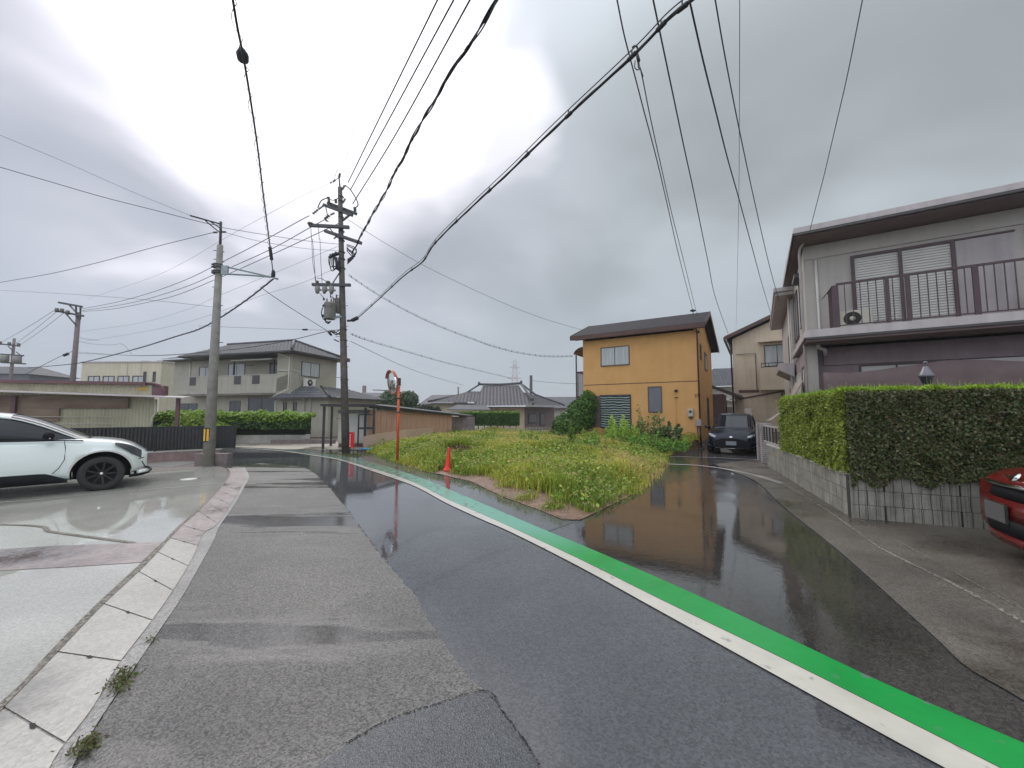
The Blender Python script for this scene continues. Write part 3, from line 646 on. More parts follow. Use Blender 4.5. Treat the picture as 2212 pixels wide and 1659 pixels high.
# taller plants by the orange house
def scrub(name, loc, stems, hmin, hmax, spread, size, pal, label, per=60, cat='bush', rx=1., ry=1., elong=1.8):
    r = root(name, loc, 0, label, cat); parts = []; mb = MB()
    for k in range(stems):
        a = rng.uniform(0, 6.28); q = spread*math.sqrt(rng.random()); bx, by = q*math.cos(a)*rx, q*math.sin(a)*ry; hh = rng.uniform(hmin, hmax)*(1-.45*(q/spread)**2); lx, ly = rng.normal(0, .12*hh, 2)+np.array([bx, by])*.25
        t_ = rng.random(per)**.7; P = np.stack([bx+lx*t_, by+ly*t_, hh*t_], 1); w_ = .13*hh*(1.15-t_)**.7+.02; dr = rng.normal(0, 1, (per, 3)); dr /= np.linalg.norm(dr, axis=1, keepdims=True)
        P += dr*w_[:, None]*rng.random((per, 1))**.5*np.array([1, 1, .5]); P[:, 2] = np.maximum(P[:, 2], .01); parts.append(leaves(P, dr*.5+np.array([0, 0, .6]), size, pal, elong, .5)); mb.tube([(bx*.6, by*.6, 0), (bx, by, hh*.4), (bx+lx, by+ly, hh*.95)], .008, 4, r1=.003)
    fastmesh('foliage', *join(parts), 'leaf', r); mb.build('stem', 'stem_green', r); return r
scrub('leafy_weed_bush', (4.45, 15.6, .25), 34, .8, 1.45, .62, .024, [(0.348, 0.522, 0.065), (0.261, 0.435, 0.058), (0.435, 0.594, 0.102)], 'bright green feathery bush in front of the striped cloth window', 110)
scrub('leafy_weed_bush', (5.55, 15.9, .2), 26, .9, 1.75, .75, .030, [(0.174, 0.246, 0.072), (0.232, 0.304, 0.087), (0.145, 0.189, 0.058), (0.290, 0.334, 0.131)], 'dull green tall weeds under the grey shutter window', 70, ry=.6)
scrub('leafy_weed_bush', (6.15, 15.6, .15), 12, .8, 1.25, .45, .055, [(0.087, 0.145, 0.058), (0.131, 0.189, 0.072), (0.174, 0.217, 0.087)], 'dark broad leaved bush hanging over the yellow plank step', 50)
scrub('leafy_weed_bush', (5.2, 14.3, .15), 44, .35, .75, 1.0, .030, [(0.131, 0.275, 0.043), (0.189, 0.377, 0.058), (0.246, 0.435, 0.072)], 'low fresh green bush at the alley corner of the weedy lot', 90)
for k_, (bx_, by_) in enumerate(((2.2, 12.1), (.6, 13.6), (-.9, 15.2), (3.2, 14.4))): scrub('leafy_weed_bush', (bx_, by_, .25), 16, .42, .80, .5, .024, [(0.145, 0.275, 0.043), (0.217, 0.362, 0.058), (0.290, 0.435, 0.072)], ('small green clump right of the upright stalk in the weeds', 'small green clump in the middle rear of the weeds', 'small green clump at the back left of the weeds', 'small green clump in front of the ivy covered corner')[k_], 60)
bush('tall_weed_stalk', (1.95, 13.0, .2), [((0, 0, .55), (.09, .09, .5))], 260, .03, [(.10, .18, .03), (.14, .22, .04)], 'single upright leafy stalk in the middle of the weeds', 'weed', stems=[((0, 0, 0), (.02, 0, 1.15))])
# dead brown heaps among the weeds
for (px_, py_, r_, hh, lab) in [(985, 985, (.55, .45, .20), .16, 'dead reddish brown brush heap just behind the red cone'), (1290, 990, (.75, .4, .20), .18, 'dead brown brush heap in the right half of the weedy lot')]:
    c = G(px_, py_+12); P, dd_ = blob(900, (0, 0, hh), r_, .8); rr_ = root('brush_heap', (c.x, c.y, .15), 0, lab, 'brush heap')
    fastmesh('twigs', *leaves(P, dd_, .012, [(.12, .055, .035), (.18, .08, .05), (.07, .04, .03)], 5, .9), 'leaf', rr_)

# ================================================================== HOUSE HELPERS
def fmap(y):       # facade facing -y at local y
    return lambda s, dpt, z: (s, y-dpt, z)
def smap(xs):      # side wall facing +x at local x
    return lambda s, dpt, z: (xs+dpt, s, z)
def mbox(mb, mp, s0, s1, d0, d1, z0, z1, mi=0):
    a = mp(s0, d0, z0); b = mp(s1, d1, z1)
    return mb.box(min(a[0], b[0]), max(a[0], b[0]), min(a[1], b[1]), max(a[1], b[1]), z0, z1, mi)
def window(parent, mp, s0, s1, z0, z1, frame='frame_bronze', pane='glass_dark', mull=1, fw=.045, sill=True, out=.035, name='window', label=None, pane2=None):
    mb = MB(); k = .003
    mbox(mb, mp, s0, s1, k, out, z1-fw, z1); mbox(mb, mp, s0, s1, k, out+.015, z0, z0+fw)
    mbox(mb, mp, s0, s0+fw, k, out, z0+fw, z1-fw); mbox(mb, mp, s1-fw, s1, k, out, z0+fw, z1-fw)
    for i in range(mull):
        c = s0+(s1-s0)*(i+1)/(mull+1); mbox(mb, mp, c-fw*.35, c+fw*.35, k, out-.004, z0+fw, z1-fw)
    f = mb.build(name, frame, parent)
    if label: f['label'] = label
    pm = MB()
    seg = [(s0+fw, s1-fw)] if not mull else [(s0+fw+(s1-s0-2*fw)*i/(mull+1), s0+fw+(s1-s0-2*fw)*(i+1)/(mull+1)) for i in range(mull+1)]
    for i, (a, b) in enumerate(seg): mbox(pm, mp, a, b, k, .012+.006*(i % 2), z0+fw, z1-fw, 0)
    pm.build('pane', pane, f); return f
def acunit(parent_loc, rz, label, group=None, s=1., color='cream_plastic'):
    r = root('air_conditioner_unit', parent_loc, rz, label, 'air conditioner', group)
    B(-.39*s, .39*s, -.13*s, .15*s, 0.04, .56*s).build('casing', color, r, bevel=.012)
    g = MB()
    for k in range(7):
        rr = .06*s+.025*s*k; pts = [(-.10*s+rr*math.cos(t), -.145*s, .30*s+rr*math.sin(t)) for t in np.linspace(0, 2*math.pi, 25)]; g.tube(pts, .004, 4, caps=False)
    for k in range(24):
        t = k*math.pi/12; g.tube([(-.10*s+.05*s*math.cos(t), -.148*s, .30*s+.05*s*math.sin(t)), (-.10*s+.215*s*math.cos(t), -.148*s, .30*s+.215*s*math.sin(t))], .0035, 4, caps=False)
    g.build('grille', 'frame_dark', r)
    MB().lathe([(.001, 0), (.215*s, 0), (.215*s, .006)], (-.10*s, -.138*s, .30*s), 28, 'y').build('fan_opening', 'fan_grey', r)
    MB().lathe([(.001, -.014), (.07*s, -.012), (.072*s, 0)], (-.10*s, -.146*s, .30*s), 16, 'y').build('hub', color, r)
    f = MB()
    for sx in (-.28*s, .28*s): f.box(sx-.03, sx+.03, -.15*s, .17*s, 0, .04)
    f.build('feet', 'black_metal', r); return r
def pipe(parent, pts, r=.035, m='pipe_white', name='drainpipe'): return MB().tube(pts, r, 8).build(name, m, parent)
def tile_face(mb, A, Bq, Cq, Dq, rib=.28, row=.26, amp=.035, step=.022, smooth_=False, mi=0):
    """tiled roof slope: eave edge A->B, upper edge D->C, ribs run up the slope, rows step"""
    A, Bq, Cq, Dq = map(Vector, (A, Bq, Cq, Dq)); u = (Bq-A).normalized(); nrm = (Bq-A).cross(Dq-A).normalized()
    if nrm.z < 0: nrm = -nrm
    w = nrm.cross(u).normalized()
    if (Dq-A).dot(w) < 0: w = -w
    Lu = (Bq-A).length; H = (Dq-A).dot(w); xD = (Dq-A).dot(u); xC = (Cq-A).dot(u)
    lo = min(0, xD); hi = max(Lu, xC); nx = int((hi-lo)/rib*4)+1; nr = max(1, int(H/row)); V = []; F = []
    for r in range(nr):
        for e in (0, 1):
            v = (r+e)*H/nr; vv = min(v, H); xl = xD*vv/H; xr = Lu+(xC-Lu)*vv/H
            for i in range(nx+1):
                xx = min(max(lo+(hi-lo)*i/nx, xl), xr); ph = (xx/rib) % 1.
                hgt = amp*abs(math.sin(math.pi*ph))**1.5 + (step if e == 0 else 0)
                V.append(A+u*xx+w*vv+nrm*hgt)
    m = nx+1
    for r in range(nr):
        b0 = (2*r)*m; b1 = (2*r+1)*m
        for i in range(nx):
            F.append((b0+i, b0+i+1, b1+i+1, b1+i))
            if r+1 < nr: F.append((b1+i, b1+i+1, (2*r+2)*m+i+1, (2*r+2)*m+i))
    mb.add(V, F, mi, smooth_)

# ================================================================== ORANGE HOUSE
A1 = R(31.9); OH = root('orange_house', (8.17, 17.0, 0), -A1, 'two storey orange stucco house with dark slate roof beyond the weedy lot', 'house')
Dp = 6.9; XL = -5.32; EZ = 5.18
B(XL, 0, 0, Dp, .22, EZ).build('wall', 'orange_stucco', OH)
B(XL+.04, -.04, .04, Dp-.04, 0, .218).build('foundation', 'pale_concrete', OH)
# gable over the side walls (ridge parallel to the facade, set close to the front)
RY = 2.3; RZ = 6.35; sl_f = (RZ-5.35)/(RY+.35); 
g = MB()
for xs, sgn in ((-.001, 1), (XL+.001, -1)):
    g.prism([(xs, 0.0, EZ), (xs, Dp, EZ), (xs, Dp, EZ+.02), (xs, RY+.6, RZ-.16), (xs, RY, RZ-.12), (xs, 0.0, 5.36)], (-.12*sgn, 0, 0))
g.build('gable', 'orange_stucco', OH)
B(XL-.004, .004, -.004, .0, 2.90, 2.935).build('floor_line', 'brown_trim', OH)
rf = MB(); x0, x1 = XL-.5, .38
rf.prism([(x0, -.42, 5.28), (x0, RY, RZ), (x0, Dp+.5, 5.12), (x0, Dp+.5, 5.24), (x0, RY, RZ+.13), (x0, -.42, 5.42)], (x1-x0, 0, 0))
rfo = rf.build('roof', 'roof_slate', OH)
t = MB(); t.box(x0-.01, x1+.01, -.46, -.42, 5.20, 5.40)
for xs in (x0-.025, x1):
    t.prism([(xs, -.46, 5.24), (xs, RY, RZ-.05), (xs, Dp+.52, 5.06), (xs, Dp+.52, 5.26), (xs, RY, RZ+.15), (xs, -.46, 5.44)], (.025, 0, 0))
t.build('fascia', 'brown_trim', rfo)
MB().prism([(x0+.1, -.41, 5.27), (x1-.03, -.41, 5.27), (x1-.03, 0, 5.27), (x0+.1, 0, 5.27)], (0, 0, -.02)).build('soffit', 'brown_board', rfo)
F1 = fmap(0)
window(OH, F1, -4.38, -2.95, 3.82, 4.77, 'frame_bronze', 'glass_curtain', label='upper sliding window with pale curtains')
window(OH, F1, -2.14, -1.52, 1.53, 2.74, 'frame_bronze', 'frosted', 0, label='tall narrow window with grey screen')
pn = MB(); mbox(pn, F1, -5.29, -4.46, .003, .03, .82, 2.36); pn.build('wooden_shutter_panel', 'brown_board', OH)
w = window(OH, F1, -4.46, -2.93, .78, 2.40, 'frame_dark', 'glass_dark', 1, label='ground floor window behind striped cloth')
# hanging striped cloth with sagging lower edge
cl = MB(); nx = 30; nz = 14; V = []; F = []
for j in range(nz+1):
    for i in range(nx+1):
        u_ = i/nx; v_ = j/nz; xx = -4.41+1.45*u_; zt = 2.36-.03*abs(math.sin(u_*9)); zb = .80-.10*math.sin(u_*math.pi*.9)-.02*math.sin(u_*22)
        V.append((xx, -.07-.02*math.sin(u_*26)-.015*math.sin(v_*7+u_*5), zt+(zb-zt)*v_))
for j in range(nz):
    for i in range(nx): a_ = j*(nx+1)+i; F.append((a_, a_+1, a_+nx+2, a_+nx+1))
cl.add(V, F, 0, True); o = cl.build('striped_cloth', 'striped_cloth', OH); o['label'] = 'dark cloth with pale horizontal stripes'
# wall lamp, vent, meter, pipes, house number
m_ = MB(); m_.lathe([(.001, .02), (.07, .01), (.085, -.02), (.06, -.07), (.001, -.09)], (-.90, -.09, 2.53), 14); m_.box(-.93, -.87, -.04, -.003, 2.50, 2.58); m_.build('wall_lamp', 'black_metal', OH)
m_ = MB(); m_.box(-.98, -.83, -.04, -.003, 2.18, 2.23); m_.build('vent_hood', 'number_brown', OH)
pipe(OH, [(-.93, -.025, .25), (-.93, -.025, 2.2)], .014, 'orange_stucco', 'conduit')
mm = MB(); mm.box(-.44, -.22, -.13, -.003, 1.36, 1.70); mo = mm.build('electric_meter', 'meter_grey', OH, bevel=.02)
m_ = MB(); m_.lathe([(.001, 0), (.055, 0), (.055, .012)], (-.33, -.145, 1.57), 16, 'y'); m_.build('dial', 'black_metal', mo)
m_ = MB(); m_.box(-.40, -.26, -.12, -.01, 1.28, 1.34); m_.build('breaker', 'black_metal', mo)
pipe(OH, [(.02, -.12, 5.2), (.03, -.05, 4.95), (.03, -.05, .05)], .032, 'brown_metal')
m_ = MB(); m_.box(-.13, .09, -.18, -.02, .95, 1.24); jb = m_.build('junction_box', 'brick_light', OH, bevel=.01)
for xx in (-.07, .06): pipe(jb, [(xx, -.1, .95), (xx, -.1, .02)], .022, 'brown_metal', 'pipe')
tx = MB()
def glyph(mb, segs, ox, oz, s, y, th=.019):
    for (a, b) in segs: mb.bar((ox+a[0]*s, y, oz+a[1]*s), (ox+b[0]*s, y, oz+b[1]*s), th, th)
glyph(tx, [((0, 0), (1, 0)), ((0, 1), (1, 1)), ((.15, 1), (.5, .5)), ((.5, .5), (.85, 0))], -.17, 2.22, .10, -.014)
glyph(tx, [((0, 0), (1, 0)), ((0, 1), (1, 1)), ((0, 0), (0, 1)), ((1, 0), (1, 1)), ((0, .5), (1, .5))], -.03, 2.25, .10, -.014)
tx.build('wall_characters', 'number_brown', OH)
m_ = MB(); m_.lathe([(.001, 0), (.05, 0), (.03, .1)], (.1, -.1, 5.02), 10); m_.build('service_bracket', 'black_metal', OH)
# side wall windows
S1 = smap(0)
window(OH, S1, 1.1, 1.5, 4.0, 4.75, 'frame_bronze', 'glass_dark', 0); window(OH, S1, 2.9, 4.1, 3.7, 4.6, 'frame_bronze', 'glass_curtain', 1); window(OH, S1, 3.4, 4.2, .6, 2.3, 'frame_dark', 'glass_dark', 0)
# balcony on the far left side: railing, post, curved canopy
bal = MB(); bal.box(XL-.55, XL-.003, .4, 2.4, 2.28, 2.38)
for k in range(14): bal.box(XL-.52, XL-.50, .45+.14*k, .49+.14*k, 2.38, 3.62)
for k in range(4): bal.box(XL-.46+.12*k, XL-.44+.12*k, .42, .44, 2.38, 3.62)
bal.box(XL-.55, XL-.49, .4, 2.4, 3.62, 3.68); bal.box(XL-.488, XL-.003, .4, .45, 3.62, 3.68); bal.build('balcony', 'brown_metal', OH)
p_ = MB(); p_.box(XL-.56, XL-.50, .34, .39, 0, 4.55); p_.build('balcony_post', 'brown_metal', OH)
can = MB(); arc = [(XL-.70+.66*math.sin(t)*1.0, 4.62+.36*math.sin(t)) for t in np.linspace(0, math.pi/2, 7)]
arc = [(XL-.005-.62*math.cos(t), 4.60+.36*math.sin(t)) for t in np.linspace(0, math.pi/2*.98, 8)]
V = [(a, y_, z) for y_ in (.3, 2.5) for a, z in arc]; n_ = len(arc)
can.add(V, [(i, i+1, n_+i+1, n_+i) for i in range(n_-1)]); can.tube([(a, .3, z) for a, z in arc], .022, 5); can.tube([(arc[0][0], .3, arc[0][1]), (XL, .3, 4.60)], .02, 5)
can.build('canopy', 'maroon_roof', OH)
# plank step at the base
st = root('plank_step', OH.matrix_basis @ Vector((0, 0, 0)), -A1, 'yellow painted board step on concrete blocks below the orange house', 'step'); st.location = Vector((8.17, 17, 0))
m_ = MB(); m_.box(-1.75, -.75, -.75, -.12, .24, .275); m_.build('board', 'wood_yellow', st)
for xx in (-1.55, -1.0): m_ = MB(); m_.box(xx-.16, xx+.16, -.62, -.42, 0, .238); m_.build('block', 'pale_concrete', st)
m_ = MB(); m_.box(-.62, -.30, -.35, -.10, 0, .26); o = m_.build('concrete_block', 'pale_concrete'); o.location = (8.17, 17, 0); o.rotation_euler = (0, 0, -A1); tag(o, 'loose grey concrete block beside the yellow plank step', 'concrete block')
# ================================================================== GREY HOUSE ON THE RIGHT
A2 = R(32.5); GH = root('grey_house', (8.22, 10.7, 0), -A2, 'large grey stucco house with brown balcony railing behind the tall hedge', 'house')
XE = 9.0; DE = 9.5; LOTZ = .45
B(.10, XE, .9, DE, 3.83, 6.45).build('wall', 'grey_stucco', GH)
B(.06, XE, .9+.6, DE, LOTZ, 3.49).build('lower_wall', 'purple_wall', GH)
B(.02, .30, .86, 1.5, LOTZ, 3.59).build('corner_pillar', 'grey_stucco', GH)
sb = MB(); sb.box(-.03, XE, 0, DE*.5, 3.60, 3.83); sb.build('balcony_slab', 'grey_trim', GH); 
sb = MB(); sb.box(-.06, XE, -.03, .0, 3.56, 3.62); sb.box(-.06, -.03, -.03, DE*.5, 3.56, 3.62); sb.build('slab_edge', 'frame_dark', GH)
B(-.02, XE-.01, .02, 1.0, 3.50, 3.598).build('slab_soffit', 'canvas_brown', GH)
rf = MB(); rf.prism([(-.17, -.02, 6.60), (-.17, -.02, 6.80), (-.17, 4.2, 7.05), (-.17, 8.6, 6.85), (-.17, 8.6, 6.6)], (XE+.4, 0, 0)); rfo = rf.build('roof', 'grey_trim', GH)
m_ = MB(); m_.box(-.15, XE+.1, .0, 8.5, 6.52, 6.598); m_.build('soffit', 'canvas_brown', rfo)
m_ = MB(); m_.box(-.20, XE+.1, -.10, -.021, 6.55, 6.62); m_.box(-.21, -.171, -.10, 8.6, 6.55, 6.62); m_.build('gutter', 'frame_dark', rfo)
m_ = MB(); m_.box(.10, XE, .86, .899, 6.1, 6.5); m_.build('frieze', 'grey_stucco', rfo)
F2 = fmap(.9)
# shuttered window : frame with three posts and real slats
fr = MB(); mbox(fr, F2, 1.17, 3.20, .003, .07, 5.92, 5.99); mbox(fr, F2, 3.2, 4.22, .003, .05, 5.95, 5.99)
for s in (1.17, 2.145, 3.13): mbox(fr, F2, s, s+.07, .003, .07, 3.84, 5.92)
wf = fr.build('shuttered_window', 'brown_metal', GH)
for a, b in ((1.24, 2.145), (2.215, 3.13)):
    sh = MB(); mbox(sh, F2, a, b, .003, .012, 3.84, 5.92)
    for k in range(29):
        z0 = 3.86+.071*k; sh.add([(a, .9-.014, z0+.062), (b, .9-.014, z0+.062), (b, .9-.045, z0+.006), (a, .9-.045, z0+.006), (a, .9-.013, z0), (b, .9-.013, z0)], [(0, 1, 2, 3), (3, 2, 5, 4)])
    sh.build('shutter', 'white_shutter', wf)
m_ = MB(); mbox(m_, F2, 3.22, 4.2, .003, .025, 3.84, 5.94); m_.build('shutter_box', 'mauve_panel', GH)
m_ = MB(); mbox(m_, F2, 4.9, 6.8, .003, .05, 3.84, 5.9); m_.build('window', 'glass_curtain', GH)
pipe(GH, [(.12, .55, 6.58), (.02, .78, 6.45), (.0, .84, 6.3), (.0, .84, .5)], .035, 'grey_trim')
pipe(GH, [(.38, .86, 6.04), (.38, .86, 3.98), (.44, .80, 3.84)], .035, 'white_shutter')
m_ = MB(); m_.lathe([(.001, .02), (.05, .02), (.05, 0)], (.38, .86, 6.05), 12); m_.build('pipe_cap', 'white_shutter', GH)
pipe(GH, [(.30, .7, 3.52), (.33, .8, 3.42), (.48, .9, 3.36), (.50, 1.0, 3.2)], .05, 'grey_trim')
pipe(GH, [(4.45, .86, 6.1), (4.4, .84, 5.9), (4.42, .84, 5.5)], .025, 'white_shutter', 'hose')
# balcony railing
rl = MB(); y_ = .06
rl.box(.70, XE, y_-.03, y_+.03, 5.00, 5.05); rl.box(.62, XE, y_-.015, y_+.015, 3.87, 3.90)
for s, w_ in ((.60, .14), (1.68, .07), (2.05, .07), (3.20, .10), (4.6, .1)): rl.box(s, s+w_, y_-.028, y_+.028, 3.831, 4.999)
rl.prism([(.60, y_-.03, 4.98), (.60, y_+.03, 4.98), (.42, y_+.5, 4.76), (.42, y_+.44, 4.76)], (.05, 0, .04)); rl.box(.60, .63, y_, .85, 4.96, 5.0); rl.box(.60, .63, y_, .85, 3.86, 3.89)
for k in range(5): rl.box(.605, .62, .18+.14*k, .2+.14*k, 3.88, 4.97)
k = 0; s = .86
while s < 6.5:
    rl.box(s, s+.018, y_-.01, y_+.01, 3.90, 5.0); s += .158
rl.build('balcony_railing', 'brown_metal', GH)
# ground floor window strips and door frame
F2b = fmap(1.5)
window(GH, F2b, 1.3, 2.9, 1.9, 2.92, 'brown_metal', 'white_shutter', 1, .05); window(GH, F2b, 3.3, 4.9, 1.9, 2.98, 'brown_metal', 'white_shutter', 0, .05)
m_ = MB(); m_.box(.5, 5, 1.42, 1.49, 2.95, 3.35); m_.build('lintel', 'purple_wall', GH)
# left side wall details: tall windows, shutters, small eave
S2 = lambda s, dpt, z: (.10-dpt, s, z)
for (a, b, z0, z1) in ((1.6, 2.5, 4.3, 5.8), (3.4, 5.0, 4.2, 5.9)): window(GH, S2, a, b, z0, z1, 'frame_dark', 'frosted', 1)
m_ = MB(); m_.box(-.10, .098, 1.55, 2.6, 5.82, 5.95); m_.build('side_shutter_box', 'frame_dark', GH)
window(GH, lambda s, d_, z: (.06-d_, s, z), 1.7, 2.4, .9, 3.0, 'frame_dark', 'white_shutter', 0)
window(GH, lambda s, d_, z: (.06-d_, s, z), 3.0, 4.6, 1.2, 2.9, 'frame_white', 'white_shutter', 2)
# lower rear wing
B(-.0, 2, 5.2, 12.2, LOTZ, 6.0).build('rear_wing', 'grey_stucco', GH)
m_ = MB(); m_.prism([(-.55, 4.7, 6.25), (-.55, 12.6, 6.25), (-.55, 12.6, 6.40), (-.55, 4.7, 6.40)], (1.2, 0, .0)); m_.box(-.50, .4, 4.8, 12.5, 6.12, 6.245); o = m_.build('wing_roof', 'grey_trim', GH)
m_ = MB(); m_.box(-.50, -.001, 4.9, 7.5, 3.2, 3.45); m_.prism([(-.50, 4.9, 3.2), (-.01, 4.9, 3.2), (-.01, 4.9, 2.9)], (0, 2.6, 0)); m_.build('small_eave', 'grey_trim', GH)
pipe(GH, [(-.07, 5.3, 6.1), (-.07, 5.3, .5)], .03, 'white_shutter'); pipe(GH, [(-.07, 5.9, 3.2), (-.07, 5.9, .5)], .025, 'white_shutter')
S3 = lambda s, d_, z: (-d_, s, z)
window(GH, S3, 6.0, 7.2, 3.6, 4.8, 'frame_dark', 'frosted', 1); window(GH, S3, 6.3, 7.5, 1.2, 2.6, 'frame_dark', 'frosted', 1)
R2 = Matrix.Rotation(-A2, 4, 'Z')
def hp(x, y, z): return Vector((8.22, 10.7, 0)) + R2 @ Vector((x, y, z))
acunit(hp(1.12, .42, 3.835), -A2, 'cream outdoor air conditioner standing on the brown railed balcony, near its left end', s=.86)
acunit(hp(4.62, .50, 3.835), -A2, 'white outdoor air conditioner at the right picture edge of the balcony', s=.95, color='white_plastic')
# awning cloth hung low across the ground floor (sags between ties)
aw = MB(); V = []; F = []; nx = 48
for j in range(5):
    for i in range(nx+1):
        s = .36+i*.12; top = 2.66+.13*math.sin(min(1, max(0, (s-.9)/2.2))*math.pi/2)-.10*max(0, (s-2.9))/1.4-.05*math.sin((s-.36)*1.7)
        V.append((s, .42+.03*math.sin(s*9)+.02*j, top-(top-1.5)*j/4))
for j in range(4):
    for i in range(nx): a_ = j*(nx+1)+i; F.append((a_, a_+1, a_+nx+2, a_+nx+1))
aw.add(V, F, 0, True); o = aw.build('sun_screen', 'canvas_brown'); o.location = (8.22, 10.7, 0); o.rotation_euler = (0, 0, -A2); tag(o, 'dark brown cloth screen hung along the grey house ground floor behind the hedge', 'sun screen')
sm = o.modifiers.new('solid', 'SOLIDIFY'); sm.thickness = .006
# raised garden soil
P_lot = [(4.99+.22, 5.86+.06), (6.36, 5.36), (16, 1.9), (22, 4), (22, 22), (12, 22), (7.98+.25, 12.6)]
sheet('garden_soil', P_lot, .45, 'ground_soil', thick=.45)
# garden lamp behind hedge
lp = root('garden_lamp', (7.50, 7.0, .45), 0, 'metal lantern on a dark post rising behind the tall hedge', 'garden lamp')
MB().tube([(0, 0, 0), (0, 0, 1.6)], .025, 8).build('post', 'black_metal', lp)
MB().lathe([(.001, 1.93), (.03, 1.93), (.045, 1.90), (.10, 1.78), (.115, 1.74), (.10, 1.73)], n=16).build('hood', 'lantern_metal', lp)
MB().lathe([(.09, 1.735), (.075, 1.66), (.05, 1.60), (.03, 1.58)], n=14).build('glass', 'glass_dark', lp)
m_ = MB(); m_.lathe([(.012, 1.97), (.03, 1.985), (.03, 2.01), (.012, 2.02)], (.0, 0, 0), 10); m_.tube([(0, 0, 1.93), (0, 0, 1.98)], .012, 6); m_.build('finial', 'lantern_metal', lp)

# ================================================================== HEDGE, BLOCK WALL, GATE
HC = Vector((4.97, 5.80, 0)); HL = Vector((7.93, 12.66, 0)); HRr = HC + (Vector((6.34, 5.22, 0))-HC).normalized()*4.2
ul = (HL-HC).normalized(); ur = (HRr-HC).normalized()
BW = root('block_wall', (0, 0, 0), 0, 'low grey concrete block wall under the tall hedge with dark drip stains', 'wall')
def wallseg(mb, gr, A_, Bq_, h, ins, rib=.095, width=.14, ribs=True, dense=1.):
    d = (Bq_-A_); L = d.length; d.normalize(); n = Vector((-d.y, d.x, 0))
    if n.dot(Vector((0, 0, 0))-A_) < 0: n = -n     # towards the viewer side
    Mx = Matrix((( d.x, -n.x, 0, A_.x), (d.y, -n.y, 0, A_.y), (0, 0, 1, 0), (0, 0, 0, 1)))
    gr.box(ins, L, .012, width, 0, h-.004, 0, Mx)
    rows = 3; rh = h/rows
    for r in range(rows):
        s = -.2*(r % 2)
        while s < L:
            e = min(s+.39, L)
            if ribs:
                q = max(s, 0)
                while q < e-.01:
                    q2 = min(q+rib-.008, e); mb.box(q, q2, 0, .02, r*rh+.003, (r+1)*rh-.004, 0, Mx); q += rib
            else: mb.box(max(s, 0), e-.006, 0, .02, r*rh+.003, (r+1)*rh-.005, 0, Mx)
            s += .398
    return Mx
mb = MB(); gr_ = MB()
Mr = wallseg(mb, gr_, HC, HRr, .62, 0); Ml = wallseg(mb, gr_, HC, HC+ul*6.0, .60, .03, ribs=False)
gr_.build('groove', 'block_groove', BW); mb.build('blocks', 'block_wall', BW)
cp = MB(); cp.box(0, 4.2, -.012, .16, .623, .668, 0, Mr); cp.box(.175, 6.0, -.012, .16, .603, .648, 0, Ml); cp.build('coping', 'pale_concrete', BW)
# hedge
HG = root('hedge', (0, 0, 0), 0, 'tall clipped conifer hedge with bright green top over the grey block wall', 'hedge')
nl = Vector((-ul.y, ul.x, 0)); nl = -nl if nl.dot(-HC) < 0 else nl; nr_ = Vector((-ur.y, ur.x, 0)); nr_ = -nr_ if nr_.dot(-HC) < 0 else nr_
LL = 4.0; LR = 4.2; HT = 1.86; HB = .66
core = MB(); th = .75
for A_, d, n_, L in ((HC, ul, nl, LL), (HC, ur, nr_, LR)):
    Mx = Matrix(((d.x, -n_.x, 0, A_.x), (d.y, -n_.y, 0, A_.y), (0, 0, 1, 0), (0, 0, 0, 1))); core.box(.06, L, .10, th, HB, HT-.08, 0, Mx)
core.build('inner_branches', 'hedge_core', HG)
def facepts(n, A_, d, n_, L, z0, z1, dep=.10):
    s = rng.random(n)*L; z = z0+rng.random(n)*(z1-z0); q = vnoise(s*3, z*3, .5, 21)*.10+rng.normal(0, .026, n)
    P = np.array(A_)[None]+s[:, None]*np.array(d)[None]+(q-.03)[:, None]*np.array(n_)[None]; P[:, 2] = z; return P, s, z
yg = [(.27, .33, .04), (.19, .26, .035), (.33, .39, .055), (.14, .19, .03)]
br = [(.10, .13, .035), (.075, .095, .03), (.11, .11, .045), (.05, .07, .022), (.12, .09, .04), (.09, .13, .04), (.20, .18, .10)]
P, s, z = facepts(30000, HC, ul, nl, LL, HB-.02, HT)
fastmesh('street_side_foliage', *leaves(P, np.tile(tuple(nl), (len(P), 1)), .0125, yg, 1.9, .7), 'leaf', HG)
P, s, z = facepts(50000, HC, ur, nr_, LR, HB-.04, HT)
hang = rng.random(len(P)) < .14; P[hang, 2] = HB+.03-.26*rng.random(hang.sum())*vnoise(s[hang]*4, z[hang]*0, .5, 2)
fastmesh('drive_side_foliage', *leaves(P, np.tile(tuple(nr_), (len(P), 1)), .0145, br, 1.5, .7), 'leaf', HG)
tops = []
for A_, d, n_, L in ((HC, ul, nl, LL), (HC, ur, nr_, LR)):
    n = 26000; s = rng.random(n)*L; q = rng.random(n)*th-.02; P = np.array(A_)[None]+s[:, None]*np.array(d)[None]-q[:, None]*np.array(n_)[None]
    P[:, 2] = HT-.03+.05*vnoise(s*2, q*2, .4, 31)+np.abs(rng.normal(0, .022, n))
    tops.append(leaves(P, np.array(n_)[None]*.5+rng.normal(0, .3, (n, 3)), .012, [(.26, .40, .025), (.20, .32, .02), (.32, .46, .04)], 2.2, .35))
